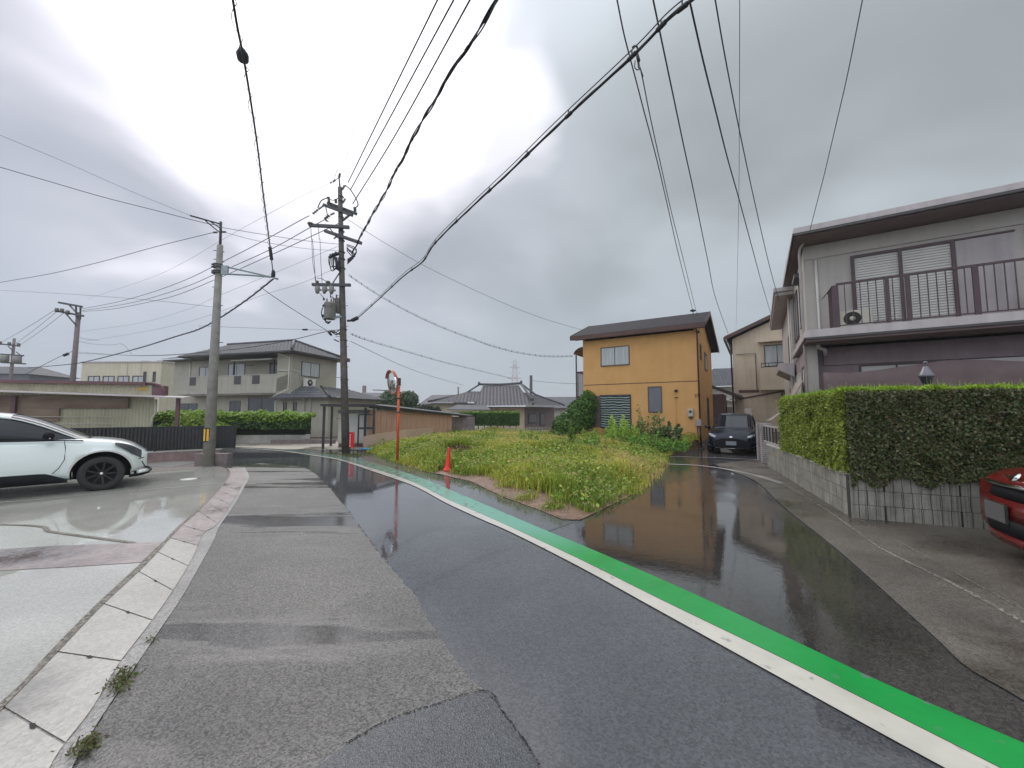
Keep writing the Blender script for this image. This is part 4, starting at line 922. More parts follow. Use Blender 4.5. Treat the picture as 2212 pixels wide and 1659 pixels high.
# upright shoots
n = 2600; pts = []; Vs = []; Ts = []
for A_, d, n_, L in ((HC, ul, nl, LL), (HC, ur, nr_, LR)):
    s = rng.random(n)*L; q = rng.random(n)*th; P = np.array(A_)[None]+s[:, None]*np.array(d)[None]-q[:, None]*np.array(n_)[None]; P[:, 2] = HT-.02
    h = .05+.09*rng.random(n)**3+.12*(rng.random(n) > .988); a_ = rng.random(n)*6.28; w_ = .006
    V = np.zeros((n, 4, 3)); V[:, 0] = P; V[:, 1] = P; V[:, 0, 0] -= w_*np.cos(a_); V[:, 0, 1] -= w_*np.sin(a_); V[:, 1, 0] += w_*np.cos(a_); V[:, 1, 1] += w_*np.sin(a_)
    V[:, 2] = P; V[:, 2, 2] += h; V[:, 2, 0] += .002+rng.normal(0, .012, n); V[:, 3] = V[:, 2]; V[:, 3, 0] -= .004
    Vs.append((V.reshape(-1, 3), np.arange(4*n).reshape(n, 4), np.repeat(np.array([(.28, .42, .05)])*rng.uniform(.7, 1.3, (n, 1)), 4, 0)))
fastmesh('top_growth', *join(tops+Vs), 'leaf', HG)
P, s, z = facepts(3500, HC+ul*LL, -nl, ul, th, HB, HT); fastmesh('end_foliage', *leaves(P, np.tile(tuple(ul), (len(P), 1)), .016, yg, 1.7, .8), 'leaf', HG)
# gate pillars
def pillar(A_, w, label, light=True):
    r = root('gate_pillar', A_, math.atan2(ul.y, ul.x), label, 'pillar')
    b = MB(); g = MB(); g.box(-w/2+.006, w/2-.006, -.26, -.006, 0, 1.235)
    for k in range(19):
        for c, m_ in ((0, 0),):
            b.box(-w/2, w/2, -.27, 0, .065*k+.004, .065*k+.061)
    g.build('mortar', 'block_groove', r); b.build('bricks', 'brick_light', r); return r
pillar(HL+Vector((.0, 0, 0)), .30, 'far light brick gate pillar beside the dark car'); p2 = pillar(HL-ul*.62, .26, 'near light brick gate pillar with name plate at the wall end')
m_ = MB(); m_.box(-.05, .05, .004, .02, .92, 1.08); m_.build('name_plate', 'plate_dark', p2)
gp = root('brick_panel', HL-ul*.35, math.atan2(ul.y, ul.x), 'dark brown brick panel between the two light gate pillars', 'wall panel')
b = MB(); 
for k in range(18):
    for j in range(3): b.box(-.14+.1*j-.03*(k % 2), -.048+.1*j-.03*(k % 2), -.20, -.05, .065*k+.004+.05, .065*k+.06+.05)
b.build('bricks', 'brick_dark', gp); B(-.17, .15, -.19, -.06, 0, 1.24).build('mortar', 'block_groove', gp)
fn = root('garden_fence', HL-ul*.78, math.atan2(ul.y, ul.x), 'dark openwork fence on the block wall between gate pillar and hedge', 'fence')
m_ = MB(); m_.box(-1.9, 0, -.09, -.05, 1.12, 1.17); m_.box(-1.9, 0, -.09, -.05, .66, .70)
m_.build('rail', 'brick_light', fn)
m_ = MB()
for k in range(5): m_.mark(); m_.box(-.40*k-.04, -.40*k, -.088, -.052, .70, 1.12)
m_.build_each('bar', 'frame_dark', fn)
# sloping beige canvas and the things in the yard behind the gate
cv = MB(); a = Vector((9.2, 12.2, 2.55)); c = Vector((8.35, 12.6, 1.25)); V = []; n_ = 8
for j in range(n_+1):
    t_ = j/n_; p = a.lerp(c, t_); p.z -= .16*math.sin(t_*math.pi)
    for q in (0, 1): V.append(p+Vector((.55, 1.1, 0))*q*(1)+Vector((0, 0, -.12*q*math.sin(t_*math.pi))))
cv.add(V, [(2*j, 2*j+1, 2*j+3, 2*j+2) for j in range(n_)], 0, True); o = cv.build('canvas_awning', 'canvas_beige'); tag(o, 'sloping beige canvas awning by the gate pillars', 'awning'); sm = o.modifiers.new('s', 'SOLIDIFY'); sm.thickness = .02
o = MB().box(-.35, .35, -.25, .25, 0, .75).build('storage_box', 'maroon_roof', loc=(9.05, 12.3, .45), bevel=.03); tag(o, 'dull red box behind the garden fence bars', 'box')
m_ = MB(); m_.lathe([(.001, 0), (.04, 0), (.045, .35), (.001, .36)], n=12); o = m_.build('white_post', 'white_plastic', loc=W(1694, 886, 10.6)-Vector((0, 0, .36))); o.scale = (1, 1, 1); tag(o, 'short white pipe end beside the left end of the tall hedge', 'pipe')

# ================================================================== CREAM HOUSE BEHIND
A3 = R(32); CH = root('cream_house', (13.75, 24.0, 0), -A3, 'two storey cream stucco house with dark gable roof behind the grey house', 'house')
B(0, 8, 0, 7, 0, 5.4).build('wall', 'cream_stucco', CH)
g = MB(); g.prism([(.0, 0, 5.4), (8, 0, 5.4), (8, 0, 6.6), (4.4, 0, 8.0), (0, 0, 6.1)], (0, 7, 0)); g.build('gable', 'cream_stucco', CH)
rf = MB(); rf.prism([(-.30, -.5, 6.10), (4.4, -.5, 8.15), (9, -.5, 6.2), (9, -.5, 6.35), (4.4, -.5, 8.32), (-.35, -.5, 6.24)], (0, 8, 0)); rfo = rf.build('roof', 'roof_slate', CH)
m_ = MB(); m_.prism([(-.36, -.53, 6.02), (4.4, -.53, 8.07), (4.4, -.53, 8.30), (-.40, -.53, 6.22)], (0, .028, 0)); m_.box(-.45, -.36, -.5, 7, 6.0, 6.18); m_.build('bargeboard', 'brown_trim', rfo)
F3 = fmap(0)
window(CH, F3, 1.65, 4.2, 4.25, 5.55, 'frame_dark', 'glass_curtain', 3)
m_ = MB(); m_.box(1.35, 4.4, -.35, -.003, 5.72, 5.78); m_.build('window_canopy', 'cream_stucco', CH)
rl = MB(); rl.box(1.45, 4.4, -.32, -.28, 4.42, 4.46); rl.box(1.45, 4.4, -.32, -.28, 4.2, 4.24)
for k in range(9): rl.box(1.46+.36*k, 1.49+.36*k, -.315, -.285, 4.24, 4.42)
rl.build('window_railing', 'black_metal', CH)
B(1.35, 5, -.45, -.003, 2.85, 4.18).build('bay', 'cream_stucco', CH)
m_ = MB(); m_.box(3.1, 4.4, -.47, -.451, 3.45, 4.10); m_.build('bay_vent', 'frame_dark', CH)
m_ = MB(); m_.box(.25, 1.30, -.06, -.003, 2.75, 2.90); m_.prism([(.25, -.03, 2.30), (2.6, -.03, 2.75), (2.6, -.03, 2.85), (.25, -.03, 2.40)], (0, .027, 0)); m_.build('trim_band', 'brown_trim', CH)
m_ = MB(); m_.box(2.4, 3.6, -.02, -.003, .4, 2.72); m_.build('doorway', 'canvas_brown', CH)
pipe(CH, [(-.25, -.2, 6.0), (-.08, -.1, 5.6), (-.06, -.06, 0)], .05, 'frame_dark')
pipe(CH, [(.2, -.08, 5.1), (1.2, -.08, 5.1), (1.2, -.05, 2.9)], .02, 'frame_dark', 'cable_conduit')
o = MB().box(-.16, .16, -.1, .1, 0, 1.75).build('gate_post', 'white_plastic', loc=(13.1, 21.6, 0), bevel=.02); o.rotation_euler.z = -A3; tag(o, 'tall white gate post just behind the dark car', 'gate post')
o = MB().box(-.18, .18, -.1, .1, 0, 1.15).build('gate_post', 'white_plastic', loc=(12.1, 21.9, 0), bevel=.02); o.rotation_euler.z = -A3; tag(o, 'short white gate post left of the tall one behind the car', 'gate post')
# carport roof and shed behind the orange house
SR = root('lean_to_shed', (11.9, 22.6, 0), -A1, 'dark lean-to shed with low sloping roof behind the orange house', 'shed')
m_ = MB(); m_.prism([(-.6, 0, 3.15), (1.25, 0, 2.35), (1.30, 0, 2.48), (-.6, 0, 3.3)], (0, 3, 0)); m_.build('roof', 'frame_dark', SR)
m_ = MB(); m_.box(-.6, .35, .2, 3, 0, 2.6); m_.build('wall', 'brown_board', SR); pipe(SR, [(1.2, .05, 2.4), (.5, .05, 2.2), (.45, .05, 0)], .03, 'frame_dark')
o = MB().box(-.18, .18, -.18, .18, 0, 1.2).build('white_cabinet', 'white_plastic', loc=(11.2, 21.0, 0), bevel=.02); tag(o, 'pale narrow cabinet against the back corner of the orange house', 'cabinet')
SB = root('tiled_house', (19.3, 36, 0), -R(20), 'distant low house with grey tiled roof seen between orange and cream houses', 'house')
B(-2.5, 3.5, 0, 5, 0, 3.9).build('wall', 'pale_concrete', SB); m_ = MB(); tile_face(m_, (-3.2, -.6, 3.9), (4, -.6, 3.9), (4, 3, 5.9), (0, 3, 5.9)); m_.build('roof', 'roof_tile', SB)
m_ = MB(); m_.box(-2.5, 3.5, -.4, -.01, 2.55, 2.75); m_.build('eave_band', 'frame_white', SB)
YW = root('yard_wall', (12.9, 26, 0), -R(30), 'grey garden wall far behind the dark car', 'wall'); B(-1.5, 1.6, 0, .2, 0, 1.9).build('panel', 'mauve_panel', YW)
bush('shrub', (12.6, 24.6, .9), [((0, 0, .6), (.5, .4, .7))], 900, .05, DG+YG[:1], 'small green shrub in the gap between orange and cream houses', 'shrub')

# ================================================================== IVY BUSH, SHEARED HEDGE
bush('ivy_thicket', (3.05, 19.3, 0), [((-.2, 0, .8), (.9, .8, .75)), ((.35, .1, 1.35), (.75, .7, .85)), ((.75, .2, 1.9), (.50, .5, .75)), ((-.75, -.2, .35), (.6, .6, .4))], 13000, .042, [(.06, .14, .025), (.09, .19, .03), (.13, .25, .04), (.035, .08, .018)], 'large mass of green ivy climbing the left corner of the orange house', 'ivy', stems=[((.6, .2, 0), (.8, .2, 2.2)), ((0, 0, 0), (.2, .1, 1.4))], jitter=.6)
h = root('sheared_hedge', (-1.3, 23.2, 0), R(-4), 'flat topped trimmed hedge on bare trunks in front of the old tiled house', 'hedge')
n = 12000; P = np.stack([rng.uniform(-1.75, 1.75, n), rng.uniform(-.4, .4, n), rng.uniform(.78, 1.52, n)], 1); s_ = rng.random(n); P[s_ < .6, 1] = -.4+rng.normal(0, .03, (s_ < .6).sum()); P[(s_ > .6) & (s_ < .9), 2] = 1.52+rng.normal(0, .03, ((s_ > .6) & (s_ < .9)).sum())
top_ = P[:, 2] > 1.45
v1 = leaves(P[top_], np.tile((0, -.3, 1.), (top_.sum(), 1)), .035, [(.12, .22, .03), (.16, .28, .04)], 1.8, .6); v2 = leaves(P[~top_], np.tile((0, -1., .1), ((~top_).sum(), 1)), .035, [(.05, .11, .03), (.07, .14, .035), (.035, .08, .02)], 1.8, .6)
fastmesh('foliage', *join([v1, v2]), 'leaf', h)
m_ = MB()
for k in range(9): xx = -1.5+.38*k; m_.tube([(xx, 0, 0), (xx+.05, .05, .5), (xx-.04, 0, 1.1)], .03, 5)
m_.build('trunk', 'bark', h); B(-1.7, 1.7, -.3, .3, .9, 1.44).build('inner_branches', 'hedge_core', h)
o_ = root('lattice_fence', (.9, 21.6, 0), R(-8), 'low weathered bamboo lattice fence behind the weeds', 'fence'); m_ = MB()
for k in range(17): m_.box(-1.2+.18*k, -1.17+.18*k, -.01, .01, 0, .72)
for k in range(5): m_.box(-1.25, 1.8, .012, .03, .1+.14*k, .125+.14*k)
m_.build('lattice', 'beige_balcony', o_)

# ================================================================== OLD TILED HOUSE
TH = root('old_tiled_house', (0, 33, 0), R(2), 'single storey traditional house with grey curved tile roof behind the weedy lot', 'house')
B(-6.4, -3.0, .6, 8, 0, 2.25).build('left_wall', 'cream_wall', TH)
B(-3.0, 1.12, .5, 8, 0, 1.98).build('front_wall', 'cream_stucco', TH)
rf = MB()
tile_face(rf, (-7.1, 0, 2.36), (-3.1, 0, 2.36), (-2.6, 3, 3.45), (-3.9, 3, 3.45), .30, .26, .032)
tile_face(rf, (-3.3, -.5, 2.02), (1.65, -.5, 2.10), (.75, 3.6, 4.12), (-2.6, 3.6, 4.02), .30, .26, .032)
tile_face(rf, (1.68, -.5, 2.12), (5.4, 4.5, 2.14), (1.7, 3.6, 3.35), (.95, 2.8, 3.35), .30, .26, .05)
rfo = rf.build('roof', 'roof_tile_trad', TH)
rd = MB(); rd.tube([(-2.95, 3.7, 4.18), (-1, 3.7, 4.16), (.95, 3.7, 4.28)], .11, 8); rd.tube([(.95, 3.7, 4.28), (1.5, 1.6, 3.2), (1.72, .0, 2.55)], .10, 8); rd.tube([(1.72, -.1, 2.50), (1.74, -.5, 2.2)], .09, 8)
rd.tube([(1.0, 3.8, 4.25), (2.4, 3.9, 3.2), (5.2, 4.2, 2.22)], .09, 8); rd.tube([(-2.95, 3.7, 4.15), (-4.2, 2.6, 3.25), (-7.1, .0, 2.45)], .08, 8)
for p in ((-2.98, 3.6, 4.26), (1.0, 3.6, 4.4), (1.74, -.15, 2.68)): rd.lathe([(.001, .16), (.09, .12), (.12, 0), (.1, -.12), (.001, -.16)], p, 10)
rd.build('ridge_tiles', 'roof_tile', rfo)
m_ = MB(); m_.box(-3.2, 1.6, -.42, -.36, 1.93, 2.0); m_.box(-6.9, -3.2, .1, .16, 2.2, 2.3); m_.build('eaves_board', 'frame_dark', rfo)
m_ = MB(); m_.prism([(1.12, .5, 0), (4.3, 4.8, 0), (4.3, 5.0, 0), (1.12, 3.0, 0)], (0, 0, 2.02)); m_.build('side_wall', 'mauve_block', TH)
side = lambda s, d_, z: (1.12+s*.595+d_*.80, .5+s*.804-d_*.595, z)
for s0, s1, z0, z1 in ((.5, 1.9, .55, 1.45), (2.5, 3.4, .3, 1.5)):
    m_ = MB(); m_.prism([side(s0, .03, z0), side(s1, .03, z0), side(s1, .03, z1), side(s0, .03, z1)], Vector((.80, -.595, 0))*.03); f = m_.build('window', 'frame_dark', TH)
    m_ = MB(); m_.prism([side(s0+.1, .065, z0+.1), side(s1-.1, .065, z0+.1), side(s1-.1, .065, z1-.1), side(s0+.1, .065, z1-.1)], Vector((.80, -.595, 0))*.01); m_.build('pane', 'frosted', f)
F4 = fmap(.5); window(TH, F4, -1.6, .2, .5, 1.6, 'frame_dark', 'frosted', 1)
pipe(TH, [(1.15, .42, 2.0), (1.15, .42, 0)], .05, 'mauve_block')
# smaller lean-to roof at its front left
LT = root('garden_shed', (-3.3, 29.5, 0), R(3), 'little shed with grey corrugated roof left of the old tiled house', 'shed')
B(-1.3, 1.4, 0, 1.5, 0, 1.65).build('wall', 'cream_wall', LT); m_ = MB(); m_.prism([(-1.6, -.3, 1.72), (1.7, -.3, 1.68), (1.3, 1.6, 2.05), (-1.0, 1.6, 2.1)], (0, 0, .05)); m_.build('roof', 'roof_tile', LT)

# ================================================================== FAR BUILDINGS
def simple_house(name, loc, rz, w, d_, hh, rh, label, wall='beige_balcony', roof='roof_tile', hip=1.5, wins=()):
    r = root(name, loc, rz, label, 'house'); B(-w/2, w/2, 0, d_, 0, hh).build('wall', wall, r)
    m_ = MB(); e = .5; x0, x1, y0, y1 = -w/2-e, w/2+e, -e, d_+e; a, b, c, dd = (x0, y0, hh), (x1, y0, hh), (x1, y1, hh), (x0, y1, hh); p, q = (x0+hip, d_/2, hh+rh), (x1-hip, d_/2, hh+rh)
    m_.add([a, b, c, dd, p, q], [(0, 1, 5, 4), (1, 2, 5), (2, 3, 4, 5), (3, 0, 4), (0, 3, 2, 1)]); m_.build('roof', roof, r)
    for (a0, a1, z0, z1) in wins: window(r, fmap(0), a0, a1, z0, z1, 'frame_dark', 'glass_dark', 1, .08)
    return r
simple_house('distant_house', (-9.3, 48, 0), R(-15), 3.6, 5, 2.5, 1.3, 'distant house with blue grey roof right of the round green tree', 'cream_wall', hip=.4, wins=((-1, .2, 1.2, 2),))
simple_house('distant_house', (6.3, 52, 0), R(-10), 9, 6, 2.7, 1.0, 'distant wide low house with grey roof left of the orange house', 'cream_wall', hip=2)
simple_house('distant_house', (4.6, 44, 0), R(-8), 5, 5, 2.0, .9, 'small grey roofed house peeking over the old tiled house on its right', 'pale_concrete', hip=2)
simple_house('distant_house', (-63.5, 47, 0), R(10), 8, 6, 6.2, 1.2, 'grey roofed house at the left picture edge behind the carport', 'frosted', hip=2)
simple_house('distant_house', (-21.5, 60, 0), R(5), 8, 6, 3.2, 1.5, 'faraway hip roofed house behind the round base pole', 'pale_concrete', hip=2)
# pylon
PY = root('lattice_pylon', W(1112, 886, 300)*1.0, 0, 'faraway red and white lattice transmission tower on the skyline', 'pylon'); PY.location.z = 0
for mi, mname in ((0, 'tower_red'), (1, 'tower_white')):
    m_ = MB(); Ht = 42.5
    wz = lambda z: 4.6*(1-z/Ht)**1.0*.75+.9
    for k in range(10):
        if k % 2 != mi: continue
        z0, z1 = Ht*k/10, Ht*(k+1)/10; a, b = wz(z0), wz(z1)
        for sx in (-1, 1):
            for sy in (-1, 1): m_.bar((sx*a, sy*a, z0), (sx*b, sy*b, z1), .35)
            m_.bar((-sx*a, -a, z0), (sx*b, -b, z1), .22); m_.bar((-sx*a, a, z0), (sx*b, b, z1), .22)
        m_.bar((-b, -b, z1), (b, -b, z1), .22)
        if k >= 6: m_.bar((-5.2+.5*(k-6), 0, z0+2), (5.2-.5*(k-6), 0, z0+2), .35); m_.bar((-5+.5*(k-6), 0, z0+2), (0, 0, z0+3.4), .2); m_.bar((5-.5*(k-6), 0, z0+2), (0, 0, z0+3.4), .2)
    m_.build('lattice', mname, PY)
def thin_post(x, y0, y1, Y, label, r=.12, m='mauve_block', arm=None):
    a = W(x, y1, Y); m_ = MB().tube([(0, 0, 0), (0, 0, a.z)], r, 6)
    if arm: m_.tube([(0, 0, a.z-.1), (arm, 0, a.z-.02)], r*.6, 5)
    o = m_.build('utility_pole', m, loc=(a.x, a.y, 0)); tag(o, label, 'pole'); return o
thin_post(787, 890, 833, 70, 'faraway bare pole between the big utility pole and the round mirror', .35)
thin_post(836, 890, 842, 60, 'faraway lamp pole with a short arm above the round tree', .14, arm=-2.2)
thin_post(990, 890, 836, 70, 'faraway thin pole left of the old tiled house ridge', .15)
thin_post(1147, 890, 811, 60, 'dark slim pole right of the old tiled house ridge', .25, 'dark_steel')
NP = root('net_fence', (0, 0, 0), 0, 'thin metal net frame against the sky behind the brown board fence', 'net frame'); m_ = MB()
pa, pb, pc, pd = W(791, 855, 42), W(816, 860, 42), W(848, 862, 42), W(791, 900, 42)
for p in (pa, pb): m_.tube([(p.x, p.y, 0), p], .09, 5)
m_.tube([pa, pc], .07, 5); m_.build('frame', 'mauve_block', NP)
# round trees behind the fence
def tree(loc, hh, rad, label, n=7000, size=.10, pal=DG):
    r = root('round_tree', loc, 0, label, 'tree'); parts = []
    for k in range(9):
        a = k*2.4; c = (rad*.5*math.cos(a), rad*.4*math.sin(a), hh-rad*.9+rad*.5*math.sin(k*1.7)); P, dn = blob(n//9, c, (rad*.55, rad*.5, rad*.42), .6); parts.append(leaves(P, dn, size, pal, 1.4, .8))
    fastmesh('crown', *join(parts), 'leaf', r); MB().tube([(0, 0, 0), (.1, 0, hh-rad)], .18, 8, r1=.1).build('trunk', 'bark', r)
p = W(858, 890, 38); tree((p.x, 38, 0), 3.75, 2.0, 'round dark green tree behind the convex mirror', 9000, pal=[(.06, .10, .05), (.08, .13, .06), (.11, .16, .08)])
p = W(915, 890, 30); tree((p.x, 30, 0), 2.25, .75, 'small cloud pruned pine behind the brown board fence, left one', 1600, .05, [(.05, .08, .04), (.09, .09, .06)])
p = W(938, 890, 30); tree((p.x, 30, 0), 2.05, .55, 'small cloud pruned pine behind the brown board fence, right one', 1200, .05, [(.05, .08, .04), (.09, .09, .06)])
# ================================================================== TWO STOREY HOUSE ON THE LEFT
A5 = R(16); LH = root('beige_house', (-14.3, 25, 0), -A5, 'two storey beige house with hipped tile roof and long balcony behind the left hedge', 'house')
B(-11.9, 0, .9, 4.1, 0, 5.35).build('wall', 'beige_siding', LH)
B(-1.15, .02, 0, 4.12, 2.6, 5.36).build('corner_bay', 'beige_siding', LH)
B(-.95, 3.0, .0, 4.9, 0, 2.5).build('ground_floor_bay', 'beige_siding', LH)
bl = MB(); bl.box(-9.75, -1.15, 0, .12, 2.80, 4.02); bl.prism([(-1.15, 0, 2.80), (-1.15, .12, 2.80), (-.2, .12, 3.1), (-.2, 0, 3.1)], (0, 0, .92)); bl.box(-9.75, -9.63, .12, .9, 2.8, 4.02); bl.box(-9.7, -1.2, .12, .9, 2.7, 2.85)
bo = bl.build('balcony', 'beige_balcony', LH)
m_ = MB()
for a, b in ((-8.9, -8.3), (-6.7, -6.35), (-4.78, -4.18), (-3.2, -2.56)): m_.box(a, b, -.012, -.002, 3.42, 4.0)
m_.build('balcony_opening', 'frame_dark', bo)
m_ = MB(); m_.box(-9.8, -1.1, -.02, .14, 4.023, 4.06); m_.build('rail', 'grey_trim', bo)
rf = MB(); e = .65; z0 = 5.42; zr = 6.62
x0, x1, y0, y1 = -9.2, e, -e, 4.1+e; rx = -1.95
tile_face(rf, (x0, y0, z0), (x1, y0, z0), (rx, 2.05, zr), (x0+1.2, 2.05, zr), .30, .30, .04); tile_face(rf, (x1, y0, z0), (x1, y1, z0), (rx, 2.06, zr), (rx, 2.04, zr), .30, .30, .04)
tile_face(rf, (-12.4, .3, 5.45), (-9.0, .3, 5.45), (-9.0, 2.4, 6.2), (-10.4, 2.4, 6.2), .30, .30, .04)
rfo = rf.build('roof', 'roof_tile', LH)
rd = MB(); rd.tube([(x0+1.0, 2.05, zr+.07), (rx, 2.05, zr+.07)], .09, 8); rd.tube([(rx, 2.05, zr+.07), (x1, y0, z0+.1)], .09, 8); rd.tube([(rx, 2.05, zr+.07), (x1, y1, z0+.1)], .09, 8); rd.build('ridge_tiles', 'roof_tile', rfo)
m_ = MB(); m_.box(x0, x1+.02, y0+.04, 4.6, 5.33, 5.40); m_.box(x0, x1+.04, y0-.03, y0+.035, 5.36, 5.46); m_.box(x1+.0, x1+.06, y0, y1, 5.36, 5.46); m_.box(-12.3, x0-.01, .35, 3, 5.34, 5.42); m_.build('eaves_board', 'frame_dark', rfo)
F5 = fmap(.9)
for s0, s1, z0_, z1_ in ((-9.3, -8.0, 3.6, 4.85), (-6.5, -4.95, 3.0, 5.0), (-2.75, -1.2, 3.0, 4.95)): window(LH, F5, s0, s1, z0_, z1_, 'frame_bronze', 'glass_curtain' if s0 < -3 else 'glass_dark', 1)
for s0, s1, z0_, z1_ in ((-4.5, -2.1, .4, 2.55), (-6.2, -5.2, .2, 2.35), (-11.1, -9.3, .4, 2.2)): window(LH, F5, s0, s1, z0_, z1_, 'frame_bronze', 'glass_dark', 1)
for k in (-.5, .3): window(LH, fmap(0), k, k+.28, 1.2, 2.2, 'frame_dark', 'glass_dark', 0)
window(LH, smap(.02), .80, 2.40, 3.95, 4.95, 'frame_dark', 'glass_curtain', 1, label='side sliding window with white curtain')
m_ = MB(); 
for s in (-9.2, -7.2): pass
aw = [(-.75*math.cos(t), 5.00+.16*math.sin(t)) for t in np.linspace(0, math.pi/2, 6)]
V = [(x_, y_+.55, z_) for x_ in (-5.0, -1.45) for y_, z_ in aw]; m_.add(V, [(i, i+1, 7+i, 6+i) for i in range(5)]); m_.build('balcony_canopy', 'white_plastic', LH)
m_ = MB()
for s in (-4.95, -1.5): m_.box(s-.03, s+.03, -.1+.13, .0+.13, 4.06, 5.0)
m_.tube([(-4.3, .2, 4.75), (-3.4, .2, 4.7)], .02, 5); m_.build('canopy_post', 'frame_dark', LH)
lr = MB(); tile_face(lr, (-1.3, -.5, 2.45), (3.5, -.5, 2.45), (1.0, 1.6, 3.25), (.02, .9, 3.25), .30, .28, .04); tile_face(lr, (3.5, -.5, 2.45), (3.5, 5.4, 2.45), (.9, 4.1, 3.25), (.9, 1.6, 3.25), .30, .28, .04)
lo_ = lr.build('lower_roof', 'roof_tile', LH); m_ = MB(); m_.box(-1.3, 3.5, -.53, -.47, 2.38, 2.47); m_.box(3.47, 3.53, -.5, 5.4, 2.38, 2.47); m_.tube([(3.5, -.5, 2.5), (.95, 1.6, 3.3)], .08, 8); m_.build('eaves_board', 'frame_dark', lo_)
pipe(LH, [(-.9, -.5, 5.4), (-.3, -.05, 5.15), (-.12, -.05, 5.1), (-.12, -.05, 3.0), (-1.0, -.35, 2.55)], .035); pipe(LH, [(-1.1, -.05, 4.25), (-.1, -.05, 4.25)], .03)
pipe(LH, [(.05, .1, 4.3), (.05, .7, 4.2), (.05, .72, 3.6)], .03); pipe(LH, [(-1.1, .6, 2.4), (-1.1, -.06, 2.3), (-1.1, -.06, 0)], .035); pipe(LH, [(1.4, -.45, 2.4), (1.2, -.05, 2.3), (1.2, -.05, 0)], .035); pipe(LH, [(1.9, -.45, 2.4), (1.7, -.05, 2.3), (1.7, -.05, 0)], .035)
for s in (-10.2, -7.6): pipe(LH, [(s, .86, 5.3), (s, .86, 2.9)], .035)
R5 = Matrix.Rotation(-A5, 4, 'Z'); l5 = lambda x, y, z: Vector((-14.3, 25, 0)) + R5 @ Vector((x, y, z))
acunit(l5(.32, 1.25, 3.22), R(90)-A5, 'white outdoor air conditioner on the lower roof of the beige house', s=1.0, color='white_plastic')
acunit(l5(2.3, -1.2, .0)+Vector((0, 0, .3)), -A5, 'white outdoor air conditioner on the ground beside the left hedge', s=1.1, color='white_plastic')
# hedge and low wall in front of it
a = W(478, 940, 19.3); b_ = W(664, 940, 19.6)
LW = root('garden_wall', (a.x, a.y, 0), math.atan2(b_.y-a.y, b_.x-a.x), 'low grey block wall under the leafy hedge of the beige house', 'wall'); L = (b_-a).length
m_ = MB(); 
for k in range(int(L/.4)+8): m_.box(-3.2+.4*k, -3.2+.4*k+.392, 0, .15, 0, .22); m_.box(-3.0+.4*k, -3.0+.4*k+.392, 0, .15, .225, .44)
m_.build('blocks', 'pale_concrete', LW); 
o = MB().box(2.6, 5.6, -.5, -.3, 0, .20).build('kerb_block', 'mauve_block'); o.location = LW.location; o.rotation_euler = LW.rotation_euler; tag(o, 'low dark kerb of stone in front of the garden wall', 'kerb')
hg = root('leafy_hedge', (a.x, a.y, 0), math.atan2(b_.y-a.y, b_.x-a.x), 'leafy green hedge in front of the beige house left of the utility pole', 'hedge')
n = 15000; s_ = rng.uniform(-3.4, L+.1, n); f_ = rng.random(n); tp_ = 1.42+.14*vnoise(s_*2, s_*0, .5, 41)-.1*(s_ > L-1)
P = np.stack([s_, np.where(f_ < .7, -.15+rng.normal(0, .10, n), rng.uniform(-.1, .7, n)), np.where(f_ < .7, rng.uniform(.42, 1, n)**.8*1.0*tp_, tp_+rng.normal(0, .05, n))], 1)
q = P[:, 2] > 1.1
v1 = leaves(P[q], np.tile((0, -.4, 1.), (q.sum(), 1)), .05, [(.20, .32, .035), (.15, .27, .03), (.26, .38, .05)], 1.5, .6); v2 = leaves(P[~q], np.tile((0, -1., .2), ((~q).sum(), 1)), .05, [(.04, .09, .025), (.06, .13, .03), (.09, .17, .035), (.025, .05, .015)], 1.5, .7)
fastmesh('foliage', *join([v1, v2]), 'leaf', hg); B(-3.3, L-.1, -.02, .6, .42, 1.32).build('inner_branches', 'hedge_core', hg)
bush('round_shrub', tuple(W(420, 930, 18.8)-Vector((0, 0, .35))), [((0, 0, .55), (.95, .7, .65)), ((1.0, 0, .35), (.8, .6, .45)), ((-1.2, 0, .3), (.7, .6, .4))], 4200, .045, [(.22, .32, .04), (.28, .38, .06), (.16, .26, .03)], 'light yellow green shrub behind the black fence, left of the tall hedge', 'shrub')
# ================================================================== CREAM BUILDING FAR LEFT
CB = root('cream_building', (-42.35, 38, 0), R(-2), 'far flat roofed cream two storey building left of the beige house', 'building')
B(0, 8.1, 0, 9, 0, 6.4).build('wall', 'cream_wall', CB); B(-.08, 8.18, -.08, 9.1, 6.403, 6.52).build('parapet', 'grey_trim', CB)
for k in range(4): window(CB, fmap(0), .75+1.5*k, 1.95+1.5*k, 3.4, 5.1, 'frame_dark', 'glass_curtain', 1, .09)
for k in (6.35, 7.3): window(CB, fmap(0), k, k+.3, 3.9, 5.5, 'frame_dark', 'glass_dark', 0, .05)
m_ = MB()
for k in (1.2, 5.0, 6.0): pass
m_.box(4.65, 4.7, -.03, -.002, 0, 6.38); m_.box(6.05, 6.1, -.03, -.002, 0, 6.38); m_.build('wall_joint', 'grey_trim', CB)
m_ = MB(); m_.box(5.0, 5.7, 1, 2, 6.53, 6.72); m_.box(6.6, 7.4, 1, 2, 6.53, 6.74); m_.build('roof_vent', 'pale_concrete', CB)
